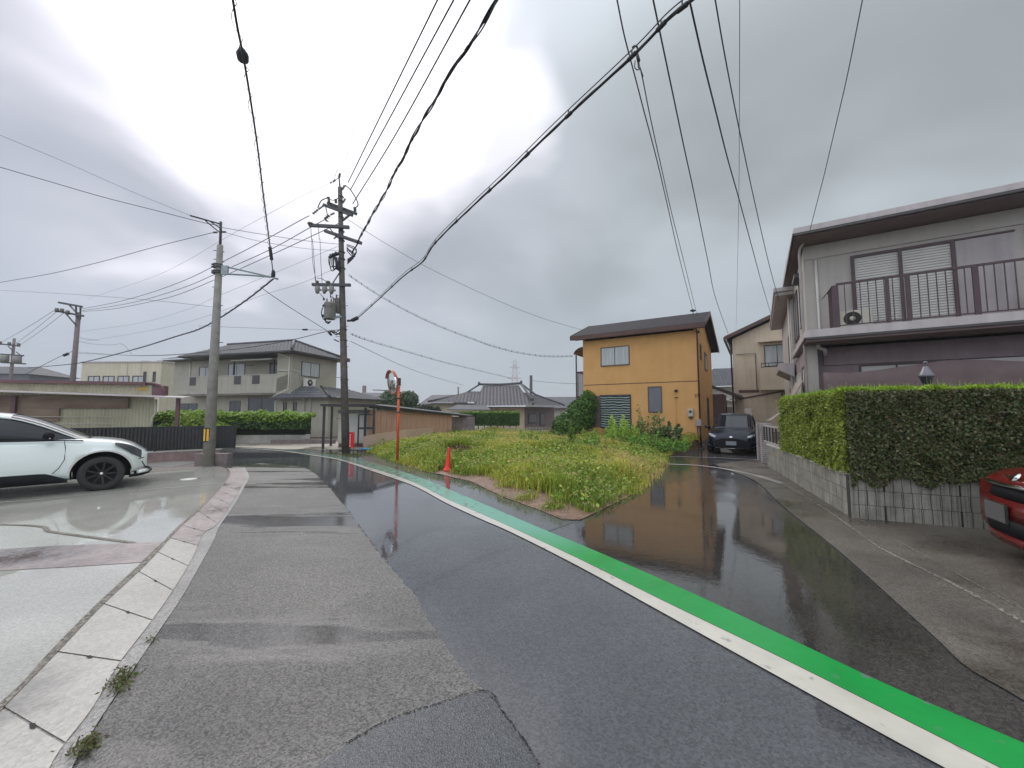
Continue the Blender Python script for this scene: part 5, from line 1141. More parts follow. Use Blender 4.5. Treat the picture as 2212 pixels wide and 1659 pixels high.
# ================================================================== CORRUGATED SHED / CARPORT AT THE LEFT
SH = root('corrugated_shed', (-15.2, 17.0, 0), R(15.8), 'long shed of cream corrugated panels with maroon roof edge behind the black fence', 'shed')
def corr(mb, x0, x1, y, z0, z1, pitch=.12, amp=.012):
    n_ = int((x1-x0)/pitch*4); V = []
    for i in range(n_+1): xx = x0+(x1-x0)*i/n_; yy = y+amp*math.sin(2*math.pi*xx/pitch); V += [(xx, yy, z0), (xx, yy, z1)]
    mb.add(V, [(2*i, 2*i+2, 2*i+3, 2*i+1) for i in range(n_)], 0, False)
m_ = MB(); corr(m_, -14, -.45, .15, 0, 2.28); m_.build('front_wall', 'cream_corrugated', SH)
m_ = MB(); corr(m_, -14, -.45, -.02, 2.25, 2.72); m_.build('upper_band', 'cream_corrugated', SH)
m_ = MB(); m_.box(-14, -.6, -.25, .6, 2.72, 2.84); m_.tube([(-.9, -.1, 2.78), (-.45, -.1, 2.80), (-.15, -.1, 2.72), (.02, -.1, 2.5), (.03, -.1, 2.2)], .06, 8); m_.box(-.45, -.06, -.06, .35, 2.25, 2.70); m_.build('roof_edge', 'maroon_roof', SH)
m_ = MB(); m_.prism([(-14, -.95, 2.62), (-14, -.02, 2.66), (-14, -.02, 2.70), (-14, -.95, 2.66)], (0.01, 0, 0))
m_.add([(-14, -.9, 2.60), (1.0, -.7, 2.14), (1.0, -.02, 2.2), (-14, -.02, 2.68), (-14, -.9, 2.64), (1.0, -.7, 2.18), (1.0, -.02, 2.24), (-14, -.02, 2.72)], [(0, 3, 2, 1), (4, 5, 6, 7), (0, 1, 5, 4), (1, 2, 6, 5), (2, 3, 7, 6)]); m_.build('lean_to_roof', 'grey_trim', SH)
m_ = MB(); m_.box(-14, -1.3, .02, .10, 1.72, 2.22); m_.box(-14, -3.6, .03, .09, 1.2, 1.71); m_.build('rusty_panel', 'rust_panel', SH)
m_ = MB(); m_.box(-5.05, -4.92, -.1, .0, 0, 2.2); m_.box(-10, -9.88, -.1, 0, 0, 2.2); m_.box(.55, .68, -.3, -.2, 0, 2.2); m_.build('post', 'maroon_roof', SH)
m_ = MB(); m_.tube([(-13, -.05, 1.42), (-1.6, -.05, 1.35)], .02, 5); m_.tube([(-13, -.05, 1.12), (-1.6, -.05, 1.06)], .02, 5); m_.build('rail', 'cream_plastic', SH)
m_ = MB(); m_.box(-.98, -.62, -.045, -.035, 2.48, 2.62); o = m_.build('small_sign', 'sign_gold', SH); o['label'] = 'small faded yellow plate'
m_ = MB(); m_.tube([(-.25, -.12, 2.1), (-.25, -.12, 1.5), (-.35, -.12, 1.3), (-.35, -.12, .9)], .045, 6); m_.build('downpipe', 'cream_plastic', SH)
# ================================================================== LOW WALL WITH BLACK FENCE ALONG THE PARKING LOT
pa = G(307, 1001); pb = G(428, 994.3); dw = (pb-pa).normalized(); rzw = math.atan2(dw.y, dw.x)
PW = root('parking_wall', pb, rzw, 'low pinkish block wall under the black fence at the back of the parking lot', 'wall')
m_ = MB(); m_.box(-12, .55, 0, .15, 0, .30); m_.build('blocks', 'pink_wall', PW); m_ = MB(); m_.box(-12, .6, -.015, .165, .303, .335); m_.build('coping', 'pale_concrete', PW)
BF = root('black_fence', pb, rzw, 'black slatted fence panels on the low pinkish wall behind the white car', 'fence')
m_ = MB(); m_.box(-12, .95, .05, .10, 1.06, 1.10); m_.box(-12, .95, .05, .10, .36, .40); m_.box(-12, .95, .085, .095, .40, 1.06)
m_.build('frame', 'black_fence', BF)
m_ = MB(); s = -12
while s < .95: m_.box(s, s+.05, .055, .08, .40, 1.06); s += .085
m_.build('slats', 'black_metal', BF)
m_ = MB()
for k in range(7): m_.box(.9-2*k, .96-2*k, .045, .11, .335, 1.12)
m_.build('post', 'black_fence', BF)
# pier next to the round pole
pr = root('wall_pier', G(420, 1008), R(6), 'short maroon grey block pier directly behind the left utility pole', 'pier')
m_ = MB(); m_.box(-.08, .78, .12, .42, 0, .34); m_.build('blocks', 'mauve_block', pr)
# ================================================================== BICYCLE SHELTER, FENCES BY THE BIG POLE
SHL = root('shelter', (W(697, 969, 16.4).x, 16.4, 0), R(14), 'flat roofed black framed shelter behind the big utility pole', 'shelter')
Z = 1.80
m_ = MB(); m_.box(-.1, 2.05, -.25, 2.0, Z, Z+.09); m_.build('roof', 'black_metal', SHL)
for xx, yy in ((0, 0), (2.0, -.05), (0, 1.6), (2.0, 1.6)): B(xx-.045, xx+.045, yy, yy+.09, 0, Z-.003).build('post', 'black_metal', SHL)
m_ = MB(); m_.box(1.35, 2.0, -.02, .04, .82, .90); m_.box(1.35, 2.0, -.02, .04, 1.42, 1.47); m_.box(1.35, 1.41, -.02, .04, .1, 1.42); m_.box(1.60, 1.70, -.03, .05, 0, 1.75); m_.box(1.35, 2, -.02, .04, .12, .17); m_.build('side_frame', 'black_metal', SHL)
ca_ = root('storage_cabinet', SHL.location+Vector((.28, .75, 0)), R(14), 'pale shuttered storage cabinet under the black shelter roof', 'cabinet')
B(0, 1.28, 0, .7, .18, 1.66).build('body', 'cream_plastic', ca_, bevel=.01); B(.06, 1.22, -.02, -.003, .30, 1.46).build('shutter', 'white_shutter', ca_); B(-.02, 1.30, -.04, -.003, 1.49, 1.64).build('header', 'transformer_grey', ca_); B(.03, 1.25, .02, .6, 0, .178).build('base', 'brown_board', ca_)
def panelwall(name, mname, pts, thick, label, cat='fence'):
    """pts: list of (x,y,z_bottom,z_top) along the ground"""
    r = root(name, (pts[0][0], pts[0][1], 0), 0, label, cat); o0 = Vector((pts[0][0], pts[0][1], 0)); mb = MB()
    for i in range(len(pts)-1):
        a = Vector((pts[i][0], pts[i][1], 0))-o0; b = Vector((pts[i+1][0], pts[i+1][1], 0))-o0; n_ = Vector((-(b-a).y, (b-a).x, 0)).normalized()*thick
        mb.prism([a+Vector((0, 0, pts[i][2])), b+Vector((0, 0, pts[i+1][2])), b+Vector((0, 0, pts[i+1][3])), a+Vector((0, 0, pts[i][3]))], n_)
    mb.build('panel', mname, r); return r
f0 = W(799, 885, 17.1); f1 = W(880, 889.5, 18.7); f2 = W(976, 896, 20.8)
r = panelwall('board_fence', 'fence_wood', [(f0.x, f0.y, 0, f0.z), (f1.x, f1.y, 0, f1.z), (f2.x, f2.y, 0, f2.z)], .03, 'weathered reddish brown board fence between shelter and old tiled house')
m_ = MB()
for t_ in np.linspace(0, 1, 18):
    p = f0.lerp(f2, t_)-Vector((f0.x, f0.y, 0)); zt = p.z; m_.box(p.x-.006, p.x+.006, p.y-.02, p.y-.003, 0, zt-.02)
m_.build('batten', 'fence_wood', r)
rr = MB(); a = W(797, 873, 16.9)-Vector((f0.x, f0.y, 0)); c = W(1012, 897.5, 21.5)-Vector((f0.x, f0.y, 0)); th_ = Vector((0, 0, .14))
rr.add([a, c, c+Vector((.3, 1.2, 0)), a+Vector((.3, 1.2, 0)), a-th_*1.15, c-th_*.6, c-th_*.6+Vector((.3, 1.2, 0)), a-th_*1.15+Vector((.3, 1.2, 0))], [(0, 1, 2, 3), (4, 7, 6, 5), (0, 4, 5, 1), (1, 5, 6, 2), (2, 6, 7, 3), (3, 7, 4, 0)])
rr.build('coping_roof', 'black_metal', r)
p = W(990, 905, 21.4); o = MB().box(-.5, .9, 0, .1, 0, 1.3).build('side_fence', 'mauve_block', loc=(p.x, p.y, 0)); tag(o, 'dark grey fence section at the right end of the brown board fence', 'fence')
g0 = G(784, 973); g1 = G(870, 958); g1 = Vector((-4.35, 16.6, 0))
panelwall('low_board_fence', 'fence_lower', [(g0.x, g0.y, 0, .56), (-5.6, 16.1, 0, .66), (-4.5, 16.5, 0, .80), (-3.6, 17.6, 0, .84)], .04, 'low tan board panel with sloping top in front of the brown fence')
# ================================================================== SMALL THINGS BY THE LOT
mr = root('traffic_mirror', G(858, 1000), 0, 'round convex traffic mirror on an orange post at the lot edge', 'traffic mirror')
MB().tube([(0, 0, 0), (0, 0, 2.35)], .042, 12).build('post', 'orange_paint', mr)
Mn = Vector((-.77, -.62, -.12)).normalized(); qm = Mn.to_track_quat('Z', 'Y').to_matrix().to_4x4(); mc = W(847, 826, 12.2)-mr.location
def xf(mb, M): mb.v = [tuple(M @ Vector(v)) for v in mb.v]; return mb
T_ = Matrix.Translation(mc) @ qm
md = xf(MB().lathe([(.001, .07)] + [(.36*math.sin(t), .07-.10*(1-math.cos(t))) for t in np.linspace(.15, math.pi/2*.98, 8)], n=32), T_).build('mirror_face', 'mirror_glass', mr)
xf(MB().lathe([(.36, -.04), (.385, -.035), (.39, .0), (.375, .01), (.36, -.02)], n=32), T_).build('rim', 'orange_shell', mr)
xf(MB().lathe([(.38, -.035), (.30, -.09), (.10, -.12), (.001, -.125)], n=32), T_).build('back_shell', 'orange_shell', mr)
hd = MB(); V = []
for i in range(13):
    t_ = math.pi*.12+math.pi*.76*i/12
    for d_ in (-.03, .07): V.append((.395*math.cos(t_), .395*math.sin(t_), d_))
hd.add(V, [(2*i, 2*i+2, 2*i+3, 2*i+1) for i in range(12)], 0, True); hd = xf(hd, T_); hd.build('visor', 'orange_shell', mr)
m_ = MB(); m_.bar(mc-Mn*.12, (0, 0, mc.z-.02), .05); m_.box(-.05, .05, -.05, .05, mc.z-.12, mc.z+.12); m_.build('bracket', 'brown_metal', mr)
m_ = MB()
for z_ in (1.55, 1.98): m_.lathe([(.001, z_-.025), (.052, z_-.025), (.052, z_+.025), (.001, z_+.025)], n=12)
m_.build('clamp', 'dark_steel', mr)
MB().lathe([(.001, .60), (.026, .60), (.03, .57), (.045, .40), (.072, .14), (.092, .03), (.105, .03), (.105, 0), (.001, 0)], n=24).build('traffic_cone', 'cone_red', loc=G(966, 1020)+Vector((0, 0, .03)))
o = bpy.data.objects['traffic_cone']; o.rotation_euler = (R(-3), R(4), 0); tag(o, 'single red traffic cone at the grassy edge of the vacant lot', 'traffic cone')
# red sign beside the pole
c = W(760, 950, 14.35); sg = root('roadside_sign', (c.x, c.y, 0), R(-22), 'small vertical red sign with white characters beside the big pole', 'sign')
zc = c.z; B(-.11, .11, -.015, .015, zc-.28, zc+.28).build('board', 'sign_red', sg)
m_ = MB()
for xx in (-.07, .07): m_.tube([(xx, .02, 0), (xx, .02, zc+.25)], .010, 6)
m_.build('leg', 'dark_steel', sg)
m_ = MB()
for k in range(5):
    z_ = zc+.20-.095*k; x_ = -.085
    glyph(m_, [((0, 1), (1, 1)), ((.5, 1), (.5, 0)), ((0, .5), (1, .5)), ((.0, 0), (1, 0))] if k % 2 == 0 else [((0, 1), (1, 1)), ((1, 1), (.3, 0)), ((.1, .55), (.9, .5))], x_, z_-.06, .05, -.017, .010)
m_.build('characters', 'sign_white', sg)
# blue tarp
c = G(791, 975); P_ = []
m_ = MB(); V = []; n_ = 10
for j in range(n_):
    for i in range(n_): V.append(((i/9-.5)*.52+.02*rng.normal(), (j/9-.5)*.42+.02*rng.normal(), .06+.07*abs(math.sin(i*1.3+j*.7))*(1-abs(i/9-.5))+.02*rng.random()))
m_.add(V, [(j*n_+i, j*n_+i+1, (j+1)*n_+i+1, (j+1)*n_+i) for j in range(n_-1) for i in range(n_-1)]); o = m_.build('blue_tarp', 'tarp_blue', loc=c); tag(o, 'crumpled bright blue plastic sheet at the left tip of the weeds', 'tarp')
# ================================================================== POLES
PL = G(450, 1007); lp_ = root('utility_pole', PL, 0, 'left utility pole with long steel bracket arm beside the parking lot wall', 'utility pole')
YL = PL.y; rel = lambda p: Vector(p)-PL
top = rel(W(475.7, 530, YL)); MB().tube([(0, 0, 0), top*.5+Vector((0, 0, 0)), top], .15, 16, r1=.078).build('shaft', 'concrete_pole', lp_)
pt = rel(W(477.2, 479, YL)); MB().tube([top, pt], .035, 8).build('top_pipe', 'dark_steel', lp_)
ml = lambda x, y, dy=0: rel(W(x, y, YL+dy))
m_ = MB(); m_.tube([ml(411, 465.7, -.9), ml(477, 484)], .022, 6); m_.tube([ml(443, 476, -.45), ml(474, 502)], .016, 6); m_.tube([ml(452, 477, -.3), ml(476, 493)], .016, 6); m_.build('stay_arm', 'dark_steel', lp_)
m_ = MB(); a1_ = ml(490, 576.5, -.05); a2_ = ml(490, 592, -.05); tip = ml(600, 603, -.15); near_ = ml(588, 598.5, -.12)
m_.tube([a1_, near_, tip], .026, 8); m_.tube([a2_, ml(540, 594.5, -.1), near_], .026, 8); m_.box(a2_.x-.16, a1_.x+.05, a1_.y-.03, a1_.y+.02, a2_.z-.02, a1_.z+.03); m_.build('bracket_arm', 'steel', lp_)
m_ = MB()
for y_ in (572, 577, 586, 590): c = ml(471, y_); m_.mark(); m_.lathe([(.10, -.02), (.125, -.02), (.125, .02), (.10, .02)], c, 14); m_.box(c.x-.16, c.x-.10, c.y-.06, c.y+.06, c.z-.02, c.z+.02)
for y_, s in ((541, 1), (544, -1), (560, 1), (566, -1), (620, 1), (660, -1), (700, 1), (740, -1)): c = ml(473 if y_ < 600 else 470, y_); m_.mark(); m_.tube([(c.x, c.y, c.z), (c.x+.16*(-s), c.y, c.z)], .012, 5)
m_.build_each('clamp_band', 'dark_steel', lp_)
m_ = MB(); 
m_.mark(); m_.lathe([(.001, -.06), (.03, -.05), (.03, .05), (.001, .06)], ml(465, 502), 8, 'x'); m_.mark(); m_.lathe([(.001, -.06), (.03, -.05), (.03, .05), (.001, .06)], ml(484, 501), 8, 'x'); m_.build_each('insulator', 'insulator', lp_)
c = ml(458.5, 943); m_ = MB(); 
aa = [R(-80+20*k) for k in range(5)]; rr_ = .148
cx_ = rel(W(451, 943, YL)); 
def patch(mb, a0, a1, z0, z1, r_): 
    V = []
    for k in range(7): t_ = a0+(a1-a0)*k/6; V += [(cx_.x*.9+r_*math.sin(t_), -r_*math.cos(t_), z0), (cx_.x*.9+r_*math.sin(t_), -r_*math.cos(t_), z1)]
    mb.add(V, [(2*k, 2*k+2, 2*k+3, 2*k+1) for k in range(6)])
patch(m_, R(-22), R(55), .70, 1.10, .156); pg_ = m_.build('guard_sheet', 'black_metal', lp_)
m_ = MB(); patch(m_, R(-12), R(6), .73, 1.07, .160); patch(m_, R(18), R(36), .73, 1.07, .160); m_.build('yellow_stripe', 'yellow', pg_)
tipL = W(590, 600, YL-.12)
# black splice box on the arm tip
m_ = MB(); m_.lathe([(.001, .0), (.05, .02), (.055, .10), (.045, .20), (.015, .24)], ml(590, 600, -.12), 10); m_.build('cable_boot', 'wire_black', lp_)

PP = G(747, 980); YP = PP.y; bp_ = root('utility_pole', PP, 0, 'big mossy utility pole carrying transformers and crossarms in the photo centre left', 'utility pole')
mp = lambda x, y, dy=0: W(x, y, YP+dy)-PP
za = lambda x, y, dy=0: mp(645.2+.1111*x, 350.2+.1111*y, dy)
zb = lambda x, y, dy=0: mp(645.2+.1334*x, 516.1+.1334*y, dy)
ptop = mp(734.5, 405); MB().tube([(0, 0, 0), ptop*.33, ptop*.66, ptop], .145, 18, r1=.082).build('shaft', 'old_pole', bp_)
m_ = MB(); m_.tube([ptop, za(785, 300)], .03, 8); m_.tube([za(785, 300), za(690, 365)], .014, 5); m_.build('top_pipe', 'dark_steel', bp_)
def xarm(p, q, w=.085, dy=0):
    w *= 1.25; m_ = MB(); m_.bar(p, q, w); return m_.build('crossarm', 'dark_steel', bp_)
xarm(za(480, 828, -.14), za(1050, 1037, -.14), .075); xarm(za(560, 793, .14), za(1128, 1008, .14), .075); xarm(za(205, 1228, -.15), za(980, 1268, -.15)); xarm(za(505, 1335, -.15), za(1222, 1578, -.15)); xarm(zb(220, 740, -.17), zb(840, 747, -.17), .08)
m_ = MB(); m_.bar(za(590, 1270, -.15), za(690, 1390, -.15), .035); m_.bar(zb(550, 720, -.15), zb(680, 520, -.1), .035); m_.bar(za(650, 1390, -.1), za(800, 1500, 0), .03); m_.bar(za(850, 1140, 0), za(985, 1035, -.1), .05); m_.build('brace', 'dark_steel', bp_)
def insul(p, q=None, r=.055, n_=4):
    m_ = MB(); p = Vector(p); q = Vector(q) if q else p+Vector((0, 0, .2)); d_ = q-p; k = d_.to_track_quat('Z', 'Y').to_matrix().to_4x4(); L_ = d_.length
    pr_ = [(.001, 0)]
    for i in range(n_): z_ = L_*(i+.2)/n_; pr_ += [(r*.45, z_), (r, z_+L_*.25/n_), (r*.45, z_+L_*.6/n_)]
    pr_ += [(.001, L_)]; m_.lathe(pr_, n=10); xf(m_, Matrix.Translation(p) @ k); return m_.build('insulator', 'insulator', bp_)
insul(za(590, 780), za(580, 670), .06); insul(za(725, 800), za(720, 715), .055); insul(za(1098, 960), za(1090, 875), .06); insul(za(785, 300), za(805, 215), .055)
insul(za(845, 540), za(895, 450), .06); insul(za(850, 800), za(910, 710), .06); insul(za(860, 1130), za(960, 1050), .07)
insul(za(480, 850, -.1), za(380, 920, -.1), .055); insul(za(380, 920, -.1), za(270, 1010, -.1), .06, 3); insul(za(700, 985, -.1), za(610, 1030, -.1), .055); insul(za(600, 1030, -.1), za(500, 1110, -.1), .085, 3); insul(za(720, 345), za(660, 385), .06, 3); insul(za(650, 385), za(605, 408), .05, 2)
insul(za(740, 1450, -.1), za(680, 1490, -.1), .045); insul(za(230, 1225, -.15), za(235, 1175, -.15), .12, 2); insul(za(545, 1120, -.1), za(530, 1150, -.1), .10, 1)
for k, (a_, b_2) in enumerate((((300, 770), (295, 885)), ((420, 770), (410, 885)), ((530, 770), (525, 895)))):
    m_ = MB(); p_, q_ = zb(*a_, -.2), zb(*b_2, -.2); m_.tube([p_, p_*.5+q_*.5+Vector((.02, 0, 0)), q_], [.085, .10, .045], 10); c_ = p_*.5+q_*.5; m_.bar(c_, c_+Vector((.16, 0, .0)), .06); m_.build('cutout_switch', 'transformer_grey', bp_)
m_ = MB(); p_ = zb(475, 700, -.15); m_.lathe([(.001, -.04), (.08, -.03), (.09, .02), (.001, .07)], p_, 10); p_ = zb(300, 700, -.15); m_.lathe([(.001, -.05), (.06, -.04), (.06, .05), (.001, .07)], p_, 10); m_.build('arrester', 'insulator', bp_)
def transformer(xl, xr, yt, yb, dy):
    tl, brr = zb(xl, yt, dy), zb(xr, yb, dy); cx = (tl.x+brr.x)/2; r_ = abs(brr.x-tl.x)/2
    m_ = MB(); zt, zb_ = tl.z, brr.z; m_.lathe([(.001, zb_), (r_*.9, zb_), (r_, zb_+.03), (r_, zt-.05), (r_*1.04, zt-.04), (r_*1.02, zt), (r_*.5, zt+.04), (.001, zt+.05)], (cx, dy, 0), 24)
    o = m_.build('transformer', 'transformer_grey', bp_)
    m_ = MB()
    for k in (-.5, .3, .7): m_.lathe([(.001, 0), (.028, 0), (.035, .05), (.02, .07), (.03, .12), (.001, .16)], (cx+k*r_, dy-r_*.3, zt+.02), 8)
    for k in (-.5, 0, .5): m_.lathe([(.001, 0), (.025, 0), (.03, -.06), (.001, -.09)], (cx+k*r_, dy-r_*.9, zt-.12), 8)
    m_.build('bushing', 'insulator', o); return o
transformer(425, 590, 1040, 1300, -.25); transformer(588, 715, 975, 1200, .12)
m_ = MB(); m_.bar(zb(570, 1270, -.2), zb(760, 1230, 0), .06); m_.bar(zb(560, 1290, -.3), zb(760, 1245, 0), .05); m_.build('transformer_bracket', 'steel', bp_)
m_ = MB(); m_.bar(zb(490, 300, -.2), zb(660, 235, 0), .09); m_.bar(zb(500, 280, -.3), zb(640, 225, -.1), .05)
for xx, yy in ((520, 262), (560, 248), (600, 228)): m_.lathe([(.001, -.05), (.045, -.04), (.05, .03), (.001, .06)], zb(xx, yy, -.25), 8)
m_.build('rack', 'dark_steel', bp_)
m_ = MB()   # clusters of jumper cables
rs = random.Random(4)
def jumper(pts, r=.012): r *= 1.5; m_.tube(spline(pts, 5), r, 5)
for k in range(7):
    x0_ = 490+25*k; jumper([zb(x0_, 300, -.2), zb(x0_+rs.uniform(-10, 30), 400+rs.uniform(-30, 60), -.25), zb(x0_+rs.uniform(20, 60), 480+rs.uniform(-40, 40), -.2), zb(660, 430-20*k, -.1)], rs.choice([.012, .018, .03]))
for k in range(6): jumper([zb(780, 90+20*k, -.1), zb(840+rs.uniform(0, 90), 150+30*k, -.15), zb(850+rs.uniform(0, 70), 250+15*k, -.15), zb(790, 330+15*k, -.1)], .012)
jumper([za(900, 450), za(1000, 530), za(1110, 700), za(1155, 830), za(1100, 890)], .014); jumper([za(570, 690), za(440, 750), za(370, 890)], .014); jumper([za(580, 700), za(650, 740), za(720, 730), za(830, 660), za(900, 720)], .010); jumper([za(520, 860), za(545, 950), za(560, 1050)], .012)
jumper([za(690, 360), za(730, 200), za(765, 150)], .006); jumper([zb(300, 640), zb(360, 640), zb(470, 700)], .008); jumper([zb(520, 900, -.2), zb(515, 945, -.2), zb(545, 940, -.1), zb(600, 1000, 0)], .012); jumper([zb(410, 960, -.25), zb(330, 870, -.2)], .008)
jumper([zb(400, 1090, -.3), zb(370, 1180, -.35), zb(385, 1270, -.35), zb(430, 1320, -.3), zb(490, 1355, -.25)], .012); jumper([zb(430, 1340, -.3), zb(480, 1370, -.3), zb(520, 1330, -.3)], .014)
for k in range(5): jumper([zb(470+20*k, 1500), zb(520+20*k, 1480+20*rs.random()*3), zb(600+15*k, 1540+rs.uniform(-40, 30)), zb(690, 1450+30*k)], .010)
m_.build('jumper_cables', 'wire_black', bp_)
m_ = MB(); m_.tube([zb(225, 1, -.15), zb(255, 400, -.15), zb(270, 690, -.15)], .010, 5); m_.tube([zb(210, 1, -.15), zb(230, 400, -.15), zb(285, 690, -.15)], .010, 5); m_.tube([zb(345, 1, -.15), zb(360, 400, -.15), zb(378, 700, -.15)], .010, 5); m_.tube([za(385, 1270, -.15), za(400, 1500, -.15), zb(345, 1, -.15)], .010, 5); m_.tube([za(235, 1240, -.15), za(250, 1500, -.15), zb(225, 1, -.15)], .010, 5); m_.build('drop_leads', 'wire_grey', bp_)
m_ = MB()
for (p_, q_) in (((390, 1090), (430, 1060)), ((385, 1265), (400, 1225)), ((430, 1320), (420, 1290)), ((490, 1365), (480, 1340)), ((405, 960), (410, 990))): m_.mark(); m_.tube([zb(*p_, -.3), zb(*q_, -.3)], .04, 8)
m_.build_each('cable_clamp', 'wire_black', bp_)
m_ = MB()
for k in range(14):
    y_ = 640+22*k; s = 1 if k % 2 else -1; c = mp(740+.5*(k/3), y_); m_.mark(); m_.tube([(c.x+.08*s, c.y-.05, c.z), (c.x+.24*s, c.y-.08, c.z+.01)], .010, 5)
m_.build_each('step_bolt', 'dark_steel', bp_); m_ = MB()
for y_ in (425, 435, 455, 470, 500, 520, 545, 560, 580, 712, 735, 820, 892): c = mp(736+(y_-420)*.02, y_); rr_ = .085+.06*(y_-405)/575; m_.mark(); m_.lathe([(rr_, -.015), (rr_+.02, -.015), (rr_+.02, .015), (rr_, .015)], c, 14)
m_.build_each('pole_band', 'dark_steel', bp_)
m_ = MB(); m_.bar(zb(570, 1628, -.1), zb(650, 1665, -.05), .04); m_.build('short_bracket', 'wire_black', bp_)
m_ = MB(); p_, q_ = zb(865, 1320, -.1), zb(958, 1275, -.1); m_.tube([p_, q_], [.07, .075], 10); m_.tube([zb(790, 1325, -.05), p_], .045, 8); m_.build('splice_box', 'wire_black', bp_)
m_ = MB(); m_.tube([zb(480, 1500, -.1), zb(530, 1560, -.1)], .045, 8); m_.build('splice_box', 'wire_black', bp_)

def farpole(x, yb, yt, Y, r0, r1, label, arms, boxes=(), extra=()):
    a = W(x[0], yt, Y); g_ = W(x[1], yb, Y); p0 = Vector((g_.x+(g_.x-a.x)*g_.z/max(.1, a.z-g_.z), Y, 0)); r = root('utility_pole', p0, 0, label, 'utility pole')
    MB().tube([(0, 0, 0), a-p0], r0, 10, r1=r1).build('shaft', 'mauve_block', r)
    for (x0_, y0_, x1_, y1_) in arms: m_ = MB(); m_.bar(W(x0_, y0_, Y-.2)-p0, W(x1_, y1_, Y-.2)-p0, .14); m_.build('crossarm', 'dark_steel', r)
    m_ = MB()
    for (x0_, y0_, x1_, y1_) in extra: m_.bar(W(x0_, y0_, Y-.2)-p0, W(x1_, y1_, Y-.2)-p0, .08)
    if extra: m_.build('brace', 'dark_steel', r)
    for (x0_, y0_, rr, hh) in boxes: m_ = MB(); c = W(x0_, y0_, Y-.3)-p0; m_.lathe([(.001, -hh/2), (rr, -hh/2), (rr, hh/2), (.001, hh/2)], c, 10); m_.build('transformer' if rr > .3 else 'insulator', 'transformer_grey' if rr > .3 else 'insulator', r)
    return r
farpole((170, 157), 822, 675, 30, .19, .14, 'distant utility pole with two stacked crossarms above the shed roof', [(127, 653.5, 177, 662.5), (121, 671.5, 180, 682.5)], [(123, 670, .12, .3), (134, 671, .12, .3), (146, 675, .12, .3)], [(150, 659, 166, 676), (142, 677, 164, 702), (164, 660, 165, 685), (174, 662, 173, 690)])
farpole((31, 25), 800, 731, 45, .2, .12, 'farthest left utility pole with a pair of grey transformers', [(0, 743, 41, 747), (2, 765, 51, 768), (2, 783, 55, 786)], [(10, 775, .37, .85), (37, 777, .37, .85), (0, 741, .15, .4), (20, 743, .15, .4), (40, 745, .15, .4)], [(18, 748, 28, 758), (35, 760, 48, 770)])
# ================================================================== WIRES
def hgt(x, y, z):  # ray at height z
    d = ray(x, y); return C0 + d*((z-CAMZ)/d.z)
def wirepts(pts, k=6, ext=True):
    """pts: first and last have depth Y (or ('h', z)); middles are interpolated with 1/Y linear along the picture"""
    def dep(p): return p[2] if not isinstance(p[2], tuple) else hgt(p[0], p[1], p[2][1]).y
    Y0, Y1 = dep(pts[0]), dep(pts[-1]); L = [0]
    for i in range(1, len(pts)): L.append(L[-1]+math.hypot(pts[i][0]-pts[i-1][0], pts[i][1]-pts[i-1][1]))
    P = []
    for i, p in enumerate(pts):
        t_ = L[i]/L[-1]; Y = 1/((1-t_)/Y0+t_/Y1) if not (0 < i < len(pts)-1 and len(p) > 2) else dep(p); P.append(W(p[0], p[1], Y))
    P = spline(P, k)
    def off(p): return p[0] <= 2 or p[0] >= 2210 or p[1] <= 2
    if off(pts[-1]): P.append(P[-1]+(P[-1]-P[-2]).normalized()*8)
    if off(pts[0]): P.insert(0, P[0]+(P[0]-P[1]).normalized()*8)
    return P
def wire(label, pts, r=.010, m='wire_grey', group=None, name='overhead_wire', k=6):
    o = MB().tube(wirepts(pts, k), r, 6).build(name, m); tag(o, label, 'wire', group); return o
def helix(P, rr, pitch, r, mb):
    Q = []; acc = 0; 
    for i in range(len(P)-1):
        d = (P[i+1]-P[i]); L = d.length; d.normalize(); x_ = d.cross(Vector((0, 0, 1))).normalized(); y_ = x_.cross(d); n_ = max(2, int(L/pitch*6))
        for j in range(n_): a_ = 2*math.pi*(acc+L*j/n_)/pitch; Q.append(P[i]+d*(L*j/n_)+(x_*math.cos(a_)+y_*math.sin(a_))*rr)
        acc += L
    mb.tube(Q, r, 4, caps=False)
OV = ('h', 9.2)
wire('leftmost of three parallel power lines rising right from the big pole top', [(752, 394, 14.5), (810, 275), (945, 0, ('h', 9.8))], .018)
wire('middle one of three parallel power lines rising right from the big pole', [(757, 410, 14.5), (830, 277), (980, 0, ('h', 9.6))], .018)
wire('rightmost of three parallel power lines rising right from the big pole', [(762, 440, 14.5), (852, 295), (1015, 0, ('h', 9.3))], .018)
wire('hair thin ground wire rising steeply from the very tip of the big pole', [(736, 375, 14.6), (760, 300), (800, 160), (862, 5, ('h', 10.5))], .006)
